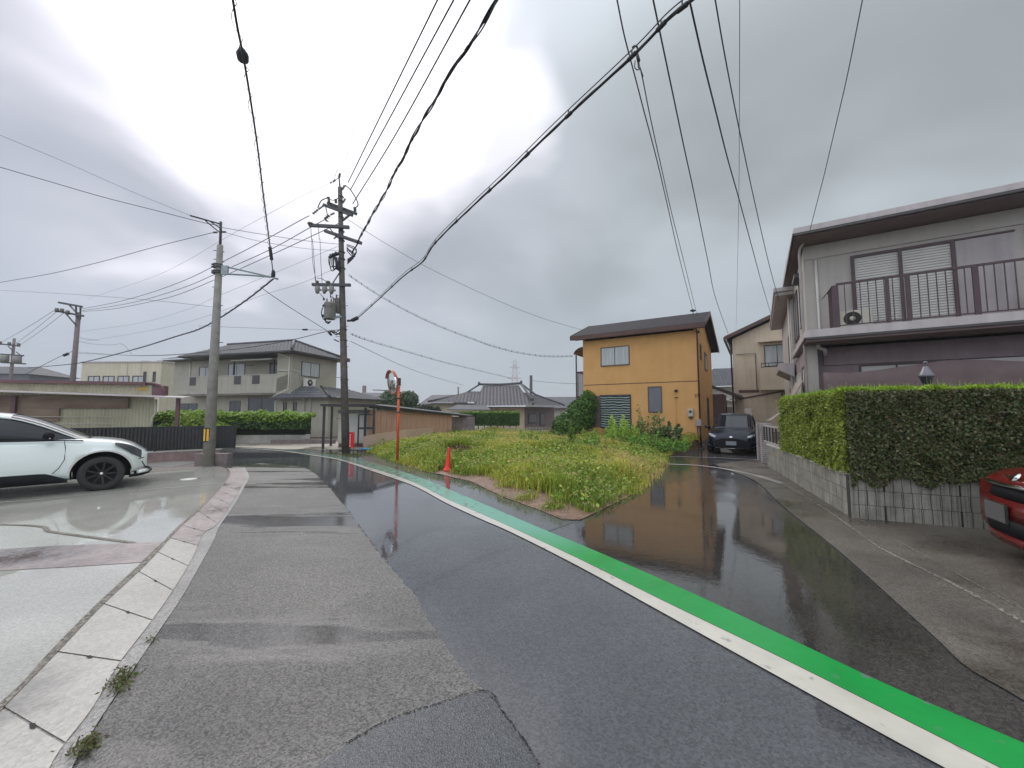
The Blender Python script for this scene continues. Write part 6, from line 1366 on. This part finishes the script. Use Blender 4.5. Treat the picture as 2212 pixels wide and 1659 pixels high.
# twisted bundle
def bundle(label, pts, rr, r, strands, m='wire_black', clips=0, messenger=None):
    P = wirepts(pts, 10); rt = root('cable_bundle', (0, 0, 0), 0, label, 'cable'); mb = MB()
    mb.tube(P, r, 6)
    for s in range(strands): helix([p for p in P], rr*(.8+.2*s), 1.2+.35*s, r*.75, mb)
    mb.build('strands', m, rt)
    if messenger:
        Q = [p+Vector((0, 0, messenger)) for p in P]; MB().tube(Q, .007, 5).build('messenger_wire', 'wire_grey', rt)
    if clips:
        c_ = MB(); n_ = len(P)
        for k in range(0, n_-1, clips):
            p = P[k]; d = (P[k+1]-p).normalized(); c_.mark(); c_.tube([p-d*.05, p+d*.05], r*1.55, 6)
            if messenger: c_.tube([p, p+Vector((0, 0, messenger))], .008, 4)
        c_.build_each('spacer_clip', 'wire_black', rt)
    return rt
bundle('thick twisted dark cable bundle rising right from the middle of the big pole', [(762, 545, 14.5), (790, 490), (830, 420), (868, 345), (905, 275), (935, 222), (992, 130), (1040, 55), (1075, 0, ('h', 7.4))], .028, .014, 3, clips=9)
bundle('long dark telephone cable with messenger wire crossing from the pole to the top right', [(772, 688, 14.5), (812, 652), (870, 598), (912, 566), (940, 525), (1000, 465), (1100, 372), (1200, 275), (1365, 122), (1440, 45), (1495, 0, ('h', 5.4))], .013, .016, 1, clips=8, messenger=.075)
m_ = MB()
P = wirepts([(503, 0, ('h', 5.9)), (513, 60), (527, 130), (545, 240), (558, 330), (570, 430), (583, 530), (590, 592, 11.2)], 10)
rt = root('cable_bundle', (0, 0, 0), 0, 'black aerial cable wrapped in spiral wire falling to the left pole bracket', 'cable')
MB().tube(P, [.013]*2+[.013]*(len(P)-2), 6).build('strands', 'wire_black', rt); m_ = MB(); helix([p+Vector((0, 0, -.025)) for p in P[:-8]], .036, .42, .004, m_); m_.build('spiral_wire', 'wire_black', rt)
c0, c1 = P[10], P[13]; c = wirepts([(523, 112, 4.6), (526, 140, 4.75)], 3); d_ = (c[-1]-c[0]).normalized()
m_ = MB(); c_ = c[1]+Vector((0, 0, 0)); m_.tube([c_-d_*.10, c_-d_*.03, c_+d_*.05, c_+d_*.09], [.03, .07, .065, .02], 10); m_.build('splice_box', 'wire_black', rt)
a_, b_2 = W(583, 533, 10.9), W(587, 562, 11.05); MB().tube([a_, b_2], .045, 8).build('joint_sleeve', 'wire_black', rt)
wire('thick cable sagging from the left bracket arm down to the far left poles', [(590, 603, 11.2), (530, 650), (470, 690), (428, 712), (380, 727), (300, 752), (200, 778), (150, 787), (60, 795, 43)], .022, 'wire_black')
m_ = MB(); P = wirepts([(590, 603, 11.2), (530, 650), (470, 690), (428, 712), (380, 727), (300, 752), (200, 778), (150, 787), (60, 795, 43)], 30); helix(P, .035, .5, .005, m_); o = m_.build('spiral_wire', 'wire_black'); tag(o, 'thin spiral hanger wire wound round the sagging left cable', 'wire')
wire('drop wire from the bracket arm down right to the big pole cable clamp', [(562, 620, 11.3), (620, 660), (706, 714, 14.4)], .010)
wire('horizontal cable leaving the big pole leftwards above the beige house roof', [(742, 712, 14.6), (706, 716), (640, 732), (560, 747), (480, 757), (322, 768), (170, 763, 30)], .014, 'wire_black')
wire('thin straight wire from the left sagging cable to the big pole', [(428, 704, 14), (560, 709), (660, 712), (742, 714, 14.6)], .006)
o = MB().tube([W(654, 712, 14.4), W(664, 712, 14.4)], .035, 8).build('cable_joint', 'wire_black'); tag(o, 'small black joint on the thin straight wire over the beige house', 'joint')
wire('upper faint wire from the picture left edge to the left pole stay arm', [(0, 292, 9), (140, 350), (280, 412), (412, 466, 10.5)], .005)
wire('stronger wire from the picture left edge to the top of the left pole', [(0, 361, 9), (110, 393), (220, 425), (330, 453), (440, 481), (477, 487, 11.2)], .009)
wire('upper of two wires running from the left pole top to the big pole', [(477, 491, 11.2), (560, 505), (660, 520), (738, 528, 14.6)], .008)
wire('lower of two wires running from the left pole top to the big pole', [(486, 502, 11.2), (560, 521), (660, 537), (738, 542, 14.6)], .006)
wire('wire rising from the picture left edge to the insulator of the left pole', [(0, 610, 14), (110, 591), (220, 565), (340, 532), (462, 502, 11.2)], .009)
G3 = None
for lab, q in (('upper power line of three from the big pole to the distant double crossarm pole', [(668, 466, 14.5), (645, 478), (560, 525), (480, 566), (400, 605), (320, 634), (250, 653), (178, 667, 29.8)]), ('middle power line of three from the big pole to the distant double crossarm pole', [(700, 475, 14.5), (660, 497), (580, 541), (465, 592), (400, 620), (310, 648), (240, 662), (178, 671, 29.8)]), ('lower power line of three from the big pole to the distant double crossarm pole', [(733, 482, 14.5), (680, 507), (585, 551), (465, 604), (380, 638), (310, 655), (240, 668), (178, 673, 29.8)])): wire(lab, q, .015)
wire('faint ground wire from the big pole tip down left to the distant pole', [(712, 396, 14.6), (650, 425), (575, 465), (485, 515), (400, 565), (320, 602), (190, 645, 29.8)], .006)
wire('upper faint service wire sagging behind the left pole to the distant pole', [(735, 530, 14.6), (640, 570), (560, 603), (470, 640), (400, 670), (300, 698), (175, 716, 29.8)], .006)
wire('lower faint service wire sagging behind the left pole to the distant pole', [(735, 575, 14.6), (650, 612), (560, 640), (470, 675), (380, 702), (280, 722), (180, 738, 29.8)], .006)
wire('faint wire from the left picture edge meeting the sagging cable by the left pole', [(0, 627, 22), (160, 636), (320, 648), (470, 664, 13)], .007)
for j, (x0_, y0_, x1_, y1_) in enumerate(((0, 741, 121, 668), (34, 742, 125, 671), (44, 745, 138, 676))): wire(('upper', 'middle', 'lower')[j]+' of three short power lines between the two farthest left poles', [(x0_, y0_, 45), ((x0_+x1_)/2, (y0_+y1_)/2+2), (x1_, y1_, 29.8)], .016)
wire('cable crossing down left from the distant pole past the shed roof', [(158, 758, 30), (120, 775), (48, 812, 38)], .02, 'wire_black')
o = MB().tube([W(138, 768, 31), W(147, 764, 31)], .11, 8).build('cable_joint', 'wire_black'); tag(o, 'black sleeve joint on the cable beside the distant double crossarm pole', 'joint')
wire('dark looped cable between the distant pole and the cream building', [(166, 728, 30), (190, 733), (213, 735, 31)], .012, 'wire_black')
wire('dotted cable hanging right of the distant pole above the cream building', [(166, 737, 30), (200, 743), (240, 745), (265, 744), (285, 765, 37)], .012, 'wire_black')
wire('faint wire over the cream building from the distant pole', [(166, 760, 30), (260, 767), (350, 768), (480, 760, 26)], .01)
# right hand side of the pole
def twin(label, pts, r=.009, gap=.05, **kw):
    P = wirepts(pts, 8); rt = root('service_cable', (0, 0, 0), 0, label, 'cable'); MB().tube(P, r, 6).build('cable', 'wire_grey', rt); MB().tube([p+Vector((0, 0, gap)) for p in P], r*.6, 5).build('messenger_wire', 'wire_grey', rt)
    c_ = MB()
    for k in range(1, len(P)-1, 2): c_.mark(); c_.tube([P[k]-Vector((0, 0, .02)), P[k]+Vector((0, 0, gap+.02))], .012, 4)
    c_.build_each('clip', 'wire_grey', rt); return rt
twin('ringed service cable sagging from the big pole to the orange house balcony', [(753, 595, 14.6), (800, 627), (870, 668), (950, 706), (1034, 738), (1062, 748), (1112, 761), (1162, 769), (1200, 771), (1238, 770, 18.6)])
twin('ringed service cable running right over the old tiled house from the big pole', [(757, 722, 14.6), (795, 736), (877, 760), (962, 784), (1030, 800), (1106, 818, 30)])
wire('plain wire running right just below the ringed cable over the tiled house', [(757, 737, 14.6), (862, 787), (930, 812), (1000, 832, 28)], .010)
wire('thin wire from the big pole upper part down to the orange house roof corner', [(751, 474, 14.6), (830, 524), (915, 573), (1000, 615), (1100, 660), (1180, 690), (1262, 714, 19)], .008)
wire('faint far wire between the tiled house and the orange house', [(1147, 822, 60), (1200, 827), (1252, 829, 58)], .03)
wire('first cable from top centre right down to the insulator over the orange roof', [(1333, 0, ('h', 6.4)), (1347, 70), (1361, 125), (1376, 182), (1391, 240), (1409, 307), (1426, 375), (1445, 458), (1461, 530), (1479, 603), (1496, 668, 17.6)], .009, 'wire_black')
wire('second thinner cable beside the first one ending over the orange roof', [(1378, 122, 5.0), (1379, 145), (1386, 160), (1404, 250), (1426, 350), (1452, 465), (1476, 560), (1503, 670, 17.6)], .008, 'wire_black')
o = MB().tube([W(1491, 671, 17.6), W(1496, 671, 17.6), W(1502, 671, 17.6)], [.03, .075, .035], 8).build('strain_clamp', 'wire_black'); tag(o, 'dark clamp on the two wires just above the orange house ridge', 'clamp')
m_ = MB(); P = [W(1496, 671, 17.6), W(1499, 681, 17.6)]; m_.tube(P, .01, 5); m_.tube([W(1503, 670, 17.6), W(1507, 681, 17.6)], .008, 5); o = m_.build('service_drop', 'wire_black'); tag(o, 'short wire tails from the clamp to the orange house roof', 'wire')
cl_ = root('cable_clamp', (0, 0, 0), 0, 'hook clamp hanging on the long telephone cable at the top right', 'clamp')
m_ = MB(); yk = 4.9; kk = lambda x, y: W(1106+x/2, y/2, yk); m_.tube([kk(520, 205), kk(530, 198), kk(540, 202), kk(543, 212)], .012, 6); m_.tube([kk(540, 235), kk(548, 265)], .022, 8); m_.tube(spline([kk(532, 262), kk(530, 290), kk(542, 302), kk(552, 296), kk(548, 270)], 4), .007, 5); m_.tube([kk(553, 292), kk(566, 330)], .008, 5); m_.build('hook', 'wire_black', cl_)
wire('thick black wire from the top edge down to the left eave of the cream house', [(1411, 0, ('h', 6.8)), (1436, 120), (1457, 220), (1478, 320), (1496, 402), (1513, 485), (1530, 568), (1546, 645), (1574, 724, 23.6)], .011, 'wire_black')
wire('wire starting at the telephone cable and ending on the cream house roof slope', [(1491, 8, 3.7), (1506, 75), (1521, 140), (1546, 240), (1571, 340), (1598, 436), (1626, 540), (1645, 610), (1665, 678, 22.5)], .010, 'wire_black')
wire('wire from the top edge down to the rear wing roof of the grey house', [(1545, 0, ('h', 6.8)), (1563, 105), (1580, 195), (1598, 285), (1625, 413), (1653, 537), (1668, 597), (1683, 650, 15.5)], .009, 'wire_black')
wire('nearly vertical faint wire in the sky over the cream house', [(1598, 0, ('h', 8.2)), (1597, 250), (1595, 480), (1590, 712, 30)], .006)
wire('lone wire descending left onto the grey house roof corner', [(1863, 0, ('h', 7.8)), (1831, 160), (1808, 260), (1781, 375), (1765, 437), (1748, 503, 10.6)], .008)
# ================================================================== CARS
def interp(tab, n):
    tab = np.array(tab, float); xs = np.linspace(tab[0, 0], tab[-1, 0], n); out = [xs]
    for c in range(1, tab.shape[1]):
        v = np.interp(xs, tab[:, 0], tab[:, c])
        for _ in range(3): v = np.convolve(np.pad(v, 1, mode='edge'), (.25, .5, .25), 'valid')
        out.append(v)
    return np.stack(out, 1)
def loft(mb, secs, closed_ends=True, mi=0):
    n_ = len(secs[0]); V = [p for s in secs for p in s]; F = []
    for i in range(len(secs)-1):
        for j in range(n_): F.append((i*n_+j, i*n_+(j+1) % n_, (i+1)*n_+(j+1) % n_, (i+1)*n_+j))
    if closed_ends: F += [tuple(range(n_))[::-1], tuple(range((len(secs)-1)*n_, len(secs)*n_))]
    mb.add(V, F, mi, True); return mb
def body_sec(x, zb, zt, w, nose=0.):
    h = zt-zb; half = [(0, zb), (w*.82, zb), (w*.955, zb+.05), (w*.99, zb+h*.22), (w, zb+h*.42), (w*.985, zb+h*.66), (w*.955, zb+h*.84), (w*.90, zt-h*.04), (w*.80, zt+.004), (w*.5, zt+.018), (0, zt+.026)]
    return [(x, -y, z) for y, z in half] + [(x, y, z) for y, z in half[-2:0:-1]]
def cab_sec(x, zb, zt, wb, wt):
    h = zt-zb; half = [(0, zb), (wb, zb), (wb+(wt-wb)*.5, zb+h*.5), (wt+.02, zt-.07), (wt-.03, zt-.02), (wt*.75, zt), (0, zt+.012)]
    return [(x, -y, z) for y, z in half] + [(x, y, z) for y, z in half[-2:0:-1]]
def with_arches(T, axles, zc, arch):
    """stations with extra ones round the wheel openings; returns (table, opening height at x)"""
    xs = list(T[:, 0])
    for a in axles: xs += [a+arch*math.cos(t) for t in np.linspace(0, math.pi, 29)] + [a-arch-.002, a+arch+.002]
    xs = np.array(sorted(x for x in xs if T[0, 0] <= x <= T[-1, 0])); return np.stack([xs]+[np.interp(xs, T[:, 0], T[:, c]) for c in range(1, T.shape[1])], 1)
def arch_z(x, axles, zc, arch):
    for a in axles:
        if abs(x-a) <= arch: return zc+math.sqrt(max(0, arch*arch-(x-a)**2))
    return -1
def wheel(parent, x, y, r, side, rimm='rim_black', spokes=9):
    w_ = root('wheel', (x, y, r), 0, None, None); w_.parent = parent; s = side
    tw = .11
    t_ = MB(); t_.lathe([(r*.66, -tw*.9), (r*.80, -tw), (r*.95, -tw*.92), (r, -tw*.6), (r, tw*.6), (r*.95, tw*.92), (r*.80, tw), (r*.66, tw*.9)], n=40, axis='y'); tyre = t_.build('tyre', 'rubber', w_)
    m_ = MB(); m_.lathe([(r*.67, s*tw*.92), (r*.64, s*tw*.9), (r*.62, s*tw*.5), (r*.2, s*tw*.15), (.001, s*tw*.15)], n=32, axis='y')
    for k in range(spokes):
        a_ = 2*math.pi*k/spokes
        m_.bar((r*.10*math.cos(a_), s*tw*.62, r*.10*math.sin(a_)), (r*.65*math.cos(a_), s*tw*.85, r*.65*math.sin(a_)), .035, .03)
    m_.lathe([(.001, s*tw*.8), (r*.16, s*tw*.76), (r*.17, s*tw*.5)], n=16, axis='y'); m_.build('rim', rimm, w_)
    m_ = MB(); m_.lathe([(.001, s*tw*.86), (r*.075, s*tw*.85), (r*.08, s*tw*.78)], n=14, axis='y'); m_.build('hub_cap', 'chrome', w_); return w_
def make_car(name, loc, head, label, paint, body, cabin, axles, wr, track, roofx, glassm='car_glass', pil=True, arch=None):
    r = root(name, loc, head, label, 'car'); arch = arch or wr+.055; T = interp(body, 60); TA = with_arches(T, axles, wr+.01, arch); mb = MB()
    loft(mb, [[(px, py, max(pz, arch_z(t[0], axles, wr+.01, arch))) for px, py, pz in body_sec(*t)] for t in TA]); bo = mb.build('body', paint, r)
    for p in bo.data.polygons: p.use_smooth = True
    C = interp(cabin, 44); gb = MB(); loft(gb, [cab_sec(*t) for t in C]); gl_ = gb.build('windows', glassm, r)
    # roof skin
    rs_ = []; 
    for t in C:
        if roofx[0] <= t[0] <= roofx[1]:
            x, zb, zt, wb, wt = t; rs_.append([(x, -(wt+.024), zt-.075), (x, -(wt-.02), zt-.012), (x, -wt*.75, zt+.008), (x, 0, zt+.020), (x, wt*.75, zt+.008), (x, wt-.02, zt-.012), (x, wt+.024, zt-.075)])
    mb = MB(); n_ = 7; V = [p for s in rs_ for p in s]; mb.add(V, [(i*n_+j, i*n_+j+1, (i+1)*n_+j+1, (i+1)*n_+j) for i in range(len(rs_)-1) for j in range(n_-1)], 0, True); mb.build('roof', paint, r)
    ln = MB(); 
    for a in axles:
        V = []
        for k in range(21):
            t_ = math.pi*(-.08+1.16*k/20); V += [(a+(arch-.004)*math.cos(t_), -.55, wr+.01+(arch-.004)*math.sin(t_)), (a+(arch-.004)*math.cos(t_), -track-.06, wr+.01+(arch-.004)*math.sin(t_)), (a+(arch-.004)*math.cos(t_), .55, wr+.01+(arch-.004)*math.sin(t_)), (a+(arch-.004)*math.cos(t_), track+.06, wr+.01+(arch-.004)*math.sin(t_))]
        ln.add(V, [(4*k+o_, 4*k+4+o_, 4*k+5+o_, 4*k+1+o_) for k in range(20) for o_ in (0, 2)]); ln.box(a-arch*.96, a+arch*.96, -.56, .56, .23, .76); ln.build('wheel_arch_liner', 'car_black', r); ln = MB()
    for a in axles:
        for s in (-1, 1): wheel(r, a, s*track, wr, s)
    return r, bo, T, C
h = R(44); fwd = Vector((math.cos(h), math.sin(h), 0)); lf = Vector((-math.sin(h), math.cos(h), 0)); cc = Vector((-8.17, 7.84, 0))+lf*.80-fwd*1.30
wbody = [(-2.15, .45, .95, .55), (-2.0, .30, 1.05, .78), (-1.5, .26, 1.10, .88), (-.6, .25, 1.06, .885), (.3, .25, 1.03, .885), (.95, .25, 1.02, .885), (1.25, .25, .99, .90), (1.50, .25, .95, .885), (1.68, .27, .89, .85), (1.79, .30, .82, .79), (1.88, .34, .74, .68), (1.95, .42, .64, .48)]
wcab = [(-2.0, .98, 1.04, .66, .60), (-1.5, 1.0, 1.38, .76, .56), (-1.0, 1.0, 1.50, .79, .58), (-.3, .98, 1.545, .80, .60), (.1, .96, 1.50, .80, .60), (.45, .95, 1.36, .79, .60), (.8, .94, 1.16, .76, .62), (1.10, .93, 1.0, .72, .64)]
WC, wb_, T, C = make_car('parked_car', cc, h, 'white crossover car with black wheels parked on the left lot', 'car_white', wbody, wcab, (-1.34, 1.30), .335, .765, (-1.7, .16), arch=.425)
def tab(T, x, c): return float(np.interp(x, T[:, 0], T[:, c]))
# dark sill cladding along the flanks
for s in (-1, 1):
    m_ = MB(); xs = np.linspace(-.92, .86, 20); V = []
    for x in xs:
        w_ = tab(T, x, 3); e_ = min(1, min(x+.92, .86-x)/.30); zt_ = .27+.15*e_; V += [(x, s*(w_*.80), .20), (x, s*(w_+.012), .22), (x, s*(w_+.018), zt_-.03), (x, s*(w_*.98), zt_)]
    m_.add(V, [(4*i+j, 4*i+4+j, 4*i+5+j, 4*i+1+j) for i in range(19) for j in range(3)], 0, True); m_.build('side_skirt', 'car_black', WC)
# pillars and roof rail drawn over the glass
def strip3(mb, pts, w, t_=.012):
    for i in range(len(pts)-1): mb.bar(pts[i], pts[i+1], w, t_)
for s in (-1, 1):
    m_ = MB(); pts = [(x, s*(tab(C, x, 4)+.035), tab(C, x, 2)-.055) for x in np.linspace(-1.2, 1.0, 18)]; m_.tube(pts, .014, 6); m_.build('roof_trim', 'car_white', WC)
    m_ = MB(); m_.tube([(-.15, s*.815, 1.0), (-.20, s*.73, 1.25), (-.25, s*.63, 1.47)], .028, 6); m_.tube([(-1.2, s*.80, 1.02), (-1.25, s*.72, 1.25), (-1.3, s*.60, 1.45)], .05, 6); m_.build('window_pillar', 'car_black', WC)
    m_ = MB(); m_.tube([(x, s*(tab(T, x, 3)*.925), tab(T, x, 2)-.012) for x in np.linspace(-1.4, 1.02, 14)], .012, 6); m_.build('window_trim', 'car_black', WC)
    m_ = MB(); m_.tube([(.62, s*.83, 1.05), (.60, s*.90, 1.07)], .03, 8); m_.tube([(.55, s*.90, 1.09), (.60, s*.96, 1.12), (.60, s*1.04, 1.12), (.57, s*1.10, 1.09)], [.05, .075, .075, .04], 12); mo_ = m_.build('door_mirror', 'car_black', WC); 
    m_ = MB(); m_.bar((.64, s*.93, 1.07), (.60, s*1.09, 1.07), .05, .014); m_.build('mirror_trim', 'chrome', mo_)
    m_ = MB(); m_.tube([(-.36, s*.905, .92), (-.33, s*.925, .92), (-.15, s*.925, .92), (-.12, s*.905, .92)], .016, 6); m_.build('door_handle', 'car_white', WC)
    m_ = MB(); dl = [(.78, 1.0), (.80, .85), (.80, .65), (.74, .5), (.66, .40)]; m_.tube([(x, s*(tab(T, x, 3)*(1.001 if z < .85 else .965)), z) for x, z in dl], .005, 4); m_.tube([(-.42, s*.888, z) for z in (.42, .7, .85)], .005, 4); m_.build('door_seam', 'car_black', WC)
    m_ = MB(); pts = []
    V = []
    for k in range(9):
        x = 1.46+.40*k/8; w_ = tab(T, x, 3); zt_ = tab(T, x, 2); lo_ = .03+.11*min(1, k/5); V += [(x, s*(w_*.87+.006), zt_-.005), (x, s*(w_*.93+.010), zt_-.03), (x, s*(w_*.985+.010), zt_-.03-lo_)]
    m_.add(V, [(3*k+j, 3*k+3+j, 3*k+4+j, 3*k+1+j) for k in range(8) for j in (0, 1)], 0, True); m_.build('headlight', 'glass_dark', WC)
m_ = MB(); m_.tube([(1.80, y, .245) for y in (-.70, -.4, 0, .4, .70)], .04, 6); m_.tube([(1.70, -.84, .25), (1.88, -.76, .26), (1.99, -.5, .27), (2.03, 0, .27), (1.99, .5, .27), (1.88, .76, .26), (1.70, .84, .25)], .032, 6); m_.build('front_lip', 'car_black', WC)
m_ = MB(); m_.tube([(1.82, -.80, .31), (1.90, -.74, .32), (1.96, -.64, .32)], .035, 8); m_.build('bumper_corner', 'car_white', WC)
m_ = MB(); m_.tube([(1.90, -.72, .60), (1.82, -.80, .58)], .010, 5); m_.tube([(1.94, -.68, .38), (1.87, -.78, .52)], .010, 5); m_.build('bumper_crease', 'car_black', WC)
for s in (-1, 1):
    V = []; m_ = MB()
    for k in range(25):
        t_ = math.pi*(.0+k/24); w0 = lambda x: tab(T, x, 3)*.998+.006
        for rr in (.428, .452): x = 1.30+rr*math.cos(t_); V.append((x, s*w0(x), .345+rr*math.sin(t_)))
    m_.add(V, [(2*k, 2*k+2, 2*k+3, 2*k+1) for k in range(24)], 0, True); m_.build('arch_trim', 'frame_white', WC)
# dark hatchback
h = R(-90-33); fwd = Vector((math.cos(h), math.sin(h), 0)); cc = Vector((7.95, 14.2, 0))-fwd*1.95
dbody = [(-1.95, .4, .9, .6), (-1.8, .26, 1.0, .78), (-1.2, .22, 1.0, .84), (0, .22, .95, .845), (.8, .22, .95, .845), (1.15, .22, .92, .845), (1.5, .24, .85, .83), (1.75, .25, .77, .77), (1.9, .27, .66, .66), (1.97, .30, .52, .48)]
dcab = [(-1.85, .9, .98, .68, .60), (-1.6, .92, 1.30, .72, .56), (-1.0, .92, 1.47, .75, .56), (-.2, .9, 1.49, .76, .58), (.2, .88, 1.42, .76, .58), (.7, .87, 1.15, .74, .60), (1.05, .86, .95, .71, .64)]
DC, db_, T, C = make_car('parked_car', cc, h, 'dark navy hatchback parked nose out beside the orange house', 'car_navy', dbody, dcab, (-1.2, 1.25), .30, .745, (-1.6, .2))
V = []; m_ = MB()
def nosex(T, y, z0=.55):   # front surface x at lateral y
    for x in np.linspace(T[-1, 0], 1.2, 80):
        if tab(T, x, 3)*.98 >= abs(y) and tab(T, x, 2) >= z0: return x
    return 1.2
ys = np.linspace(-.60, .60, 14)
for y in ys:
    x = nosex(T, y, .5)+.035; tz = .60-.12*(abs(y)/.60)**2.5; V += [(x+.01, y, .26), (x+.02, y, .40), (x, y, tz)]
m_.add(V, [(3*i+j, 3*i+3+j, 3*i+4+j, 3*i+1+j) for i in range(13) for j in (0, 1)], 0, True); m_.build('grille', 'car_black', DC)
for s in (-1, 1):
    V = []; m_ = MB()
    for k in range(8):
        y = s*(.50+.24*k/7); zt_ = .68+.10*k/7; x = nosex(T, y, zt_-.05)+.012; V += [(x+.012, y, zt_-.09), (x+.004, y, zt_-.035), (x-.03, y, zt_+.0)]
    m_.add(V, [(3*i+j, 3*i+3+j, 3*i+4+j, 3*i+1+j) for i in range(7) for j in (0, 1)], 0, True); m_.build('headlight', 'lamp_glass', DC)
    m_ = MB(); m_.tube([(.75, s*.78, .92), (.72, s*.90, .98), (.70, s*.98, .97)], [.025, .06, .05], 10); m_.build('door_mirror', 'car_navy', DC)
    m_ = MB(); m_.tube([(x, s*(tab(C, x, 4)+.025), tab(C, x, 2)-.05) for x in np.linspace(.15, 1.0, 10)], .03, 6); m_.tube([(-.35, s*.77, .92), (-.4, s*.62, 1.42)], .03, 6); m_.build('window_pillar', 'car_navy', DC)
    m_ = MB(); m_.tube([(1.90, s*.45, .30), (1.80, s*.66, .31), (1.68, s*.76, .33)], .022, 6); m_.build('bumper_trim', 'steel', DC)
m_ = MB(); m_.lathe([(.001, .01), (.055, .008), (.06, 0)], (nosex(T, 0, .62)+.02, 0, .62), 18, 'x'); m_.build('emblem', 'chrome', DC)
m_ = MB(); m_.box(2.035, 2.05, -.165, .165, .36, .50); m_.build('number_plate', 'plate_dark', DC)
m_ = MB(); m_.tube([(1.93, y, .24) for y in (-.5, 0, .5)], .02, 6); m_.build('bumper_lip', 'chrome', DC)
# red small car at the right edge
h = R(152); fwd = Vector((math.cos(h), math.sin(h), 0)); ce = W(2192, 1032, 4.02); cc = Vector((ce.x, ce.y, 0))-fwd*1.64
rbody = [(-1.65, .3, .9, .6), (-1.4, .24, 1.0, .72), (-.6, .22, 1.0, .735), (.3, .22, .99, .735), (.75, .22, .98, .735), (1.1, .22, .965, .735), (1.35, .23, .935, .72), (1.52, .25, .90, .69), (1.62, .28, .85, .62), (1.68, .34, .78, .50)]
rcab = [(-1.6, .95, 1.1, .62, .55), (-1.45, .95, 1.5, .66, .56), (-.5, .95, 1.60, .68, .58), (.2, .94, 1.56, .68, .58), (.55, .93, 1.35, .67, .58), (.85, .92, 1.02, .64, .58)]
RC, rb_, T, C = make_car('parked_car', cc, h, 'small red car with chrome front strip at the right picture edge', 'car_red', rbody, rcab, (-1.15, 1.15), .28, .65, (-1.45, .15))
def nose_line(z, off, ys): return [(nosex(T, y, z)+off, y, z) for y in ys]
ys = np.linspace(-.66, .66, 23)
def nx_(y): return 1.70-.10*(abs(y)/.66)**2-.22*max(0, (abs(y)-.42)/.24)**2
def front_band(z0, z1, off0, off1, ymax, name, m, par=RC):
    m_ = MB(); V = []; yy = np.linspace(-ymax, ymax, 25)
    for y in yy: V += [(nx_(y)+off0, y, z0), (nx_(y)+off1, y, z1)]
    for y in yy: V += [(nx_(y)+off0-.06, y, z0), (nx_(y)+off1-.06, y, z1)]
    n_ = 25; F = [(2*i, 2*i+2, 2*i+3, 2*i+1) for i in range(24)] + [(2*n_+2*i, 2*n_+2*i+1, 2*n_+2*i+3, 2*n_+2*i+2) for i in range(24)] + [(2*i+1, 2*i+3, 2*n_+2*i+3, 2*n_+2*i+1) for i in range(24)] + [(2*i, 2*n_+2*i, 2*n_+2*i+2, 2*i+2) for i in range(24)] + [(0, 1, 2*n_+1, 2*n_), (2*n_-2, 4*n_-2, 4*n_-1, 2*n_-1)]
    m_.add(V, F, 0, True); return m_.build(name, m, par)
front_band(.66, .78, .01, .0, .66, 'grille', 'car_black'); front_band(.46, .655, .03, .012, .69, 'bumper', 'car_red'); front_band(.30, .455, .02, .035, .66, 'lower_grille', 'car_black'); front_band(.20, .295, .01, .02, .66, 'bumper_lip', 'car_red')
m_ = MB(); m_.tube([(nx_(y)+.015-.35*max(0, (abs(y)-.60))*2, y, .805+.10*max(0, (abs(y)-.55)/.15)) for y in np.linspace(-.70, .70, 31)], .020, 8); m_.build('chrome_strip', 'chrome', RC)
m_ = MB(); m_.lathe([(.001, .012), (.045, .010), (.055, .0)], (0, 0, 0), 20, 'x'); xf(m_, Matrix.Translation((1.635, 0, .885)) @ Matrix.Rotation(R(-35), 4, 'Y'))
m_.bar((1.665, -.075, .90), (1.665, .0, .885), .02, .012); m_.bar((1.665, .075, .90), (1.665, .0, .885), .02, .012); m_.build('emblem', 'chrome', RC)
for s in (-1, 1):
    m_ = MB(); m_.tube([(1.50, s*.665, .70), (1.53, s*.66, .60)], [.05, .03], 10); m_.build('indicator_lamp', 'amber', RC)
m_ = MB(); m_.box(1.748, 1.76, -.28, .05, .42, .60); pl = m_.build('number_plate', 'plate', RC, bevel=.008)
m_ = MB(); m_.box(1.735, 1.7475, -.29, .06, .41, .61); m_.build('plate_frame', 'frame_dark', pl)
for o in list(bpy.data.objects):   # drop unset keys on inner empties
    if o.parent is not None and o.type == 'EMPTY' and 'category' in o: del o['category']

# thin rainy air over the whole site
hz_ = MB().box(-720, 720, -220, 920, -1.03, 48).build('haze', 'wire_grey'); hz_['kind'] = 'stuff'; hz_['label'] = 'thin grey rainy haze filling the air over the street'
hm = bpy.data.materials.new('haze'); hm.use_nodes = True; hn = hm.node_tree; hn.nodes.remove(hn.nodes['Principled BSDF']); pv = hn.nodes.new('ShaderNodeVolumePrincipled')
pv.inputs['Color'].default_value = (.86, .89, .93, 1); pv.inputs['Density'].default_value = .0010; pv.inputs['Anisotropy'].default_value = .2
hn.links.new(pv.outputs[0], hn.nodes['Material Output'].inputs['Volume']); hz_.data.materials.clear(); hz_.data.materials.append(hm)
# shared group phrases for look-alike things
GR = {'overhead_wire': 'overhead wires', 'cable_bundle': 'thick aerial cables', 'service_cable': 'ringed service cables', 'utility_pole': 'utility poles', 'parked_car': 'parked cars', 'distant_house': 'distant houses', 'gate_pillar': 'brick gate pillars', 'gate_post': 'white gate posts', 'air_conditioner_unit': 'outdoor air conditioners', 'leafy_weed_bush': 'weed bushes on the lot', 'brush_heap': 'dead brush heaps', 'round_tree': 'trees behind the brown fence'}
for o in bpy.data.objects:
    if o.parent is None and 'label' in o and 'group' not in o:
        g_ = GR.get(o.name.split('.')[0])
        if g_: o['group'] = g_
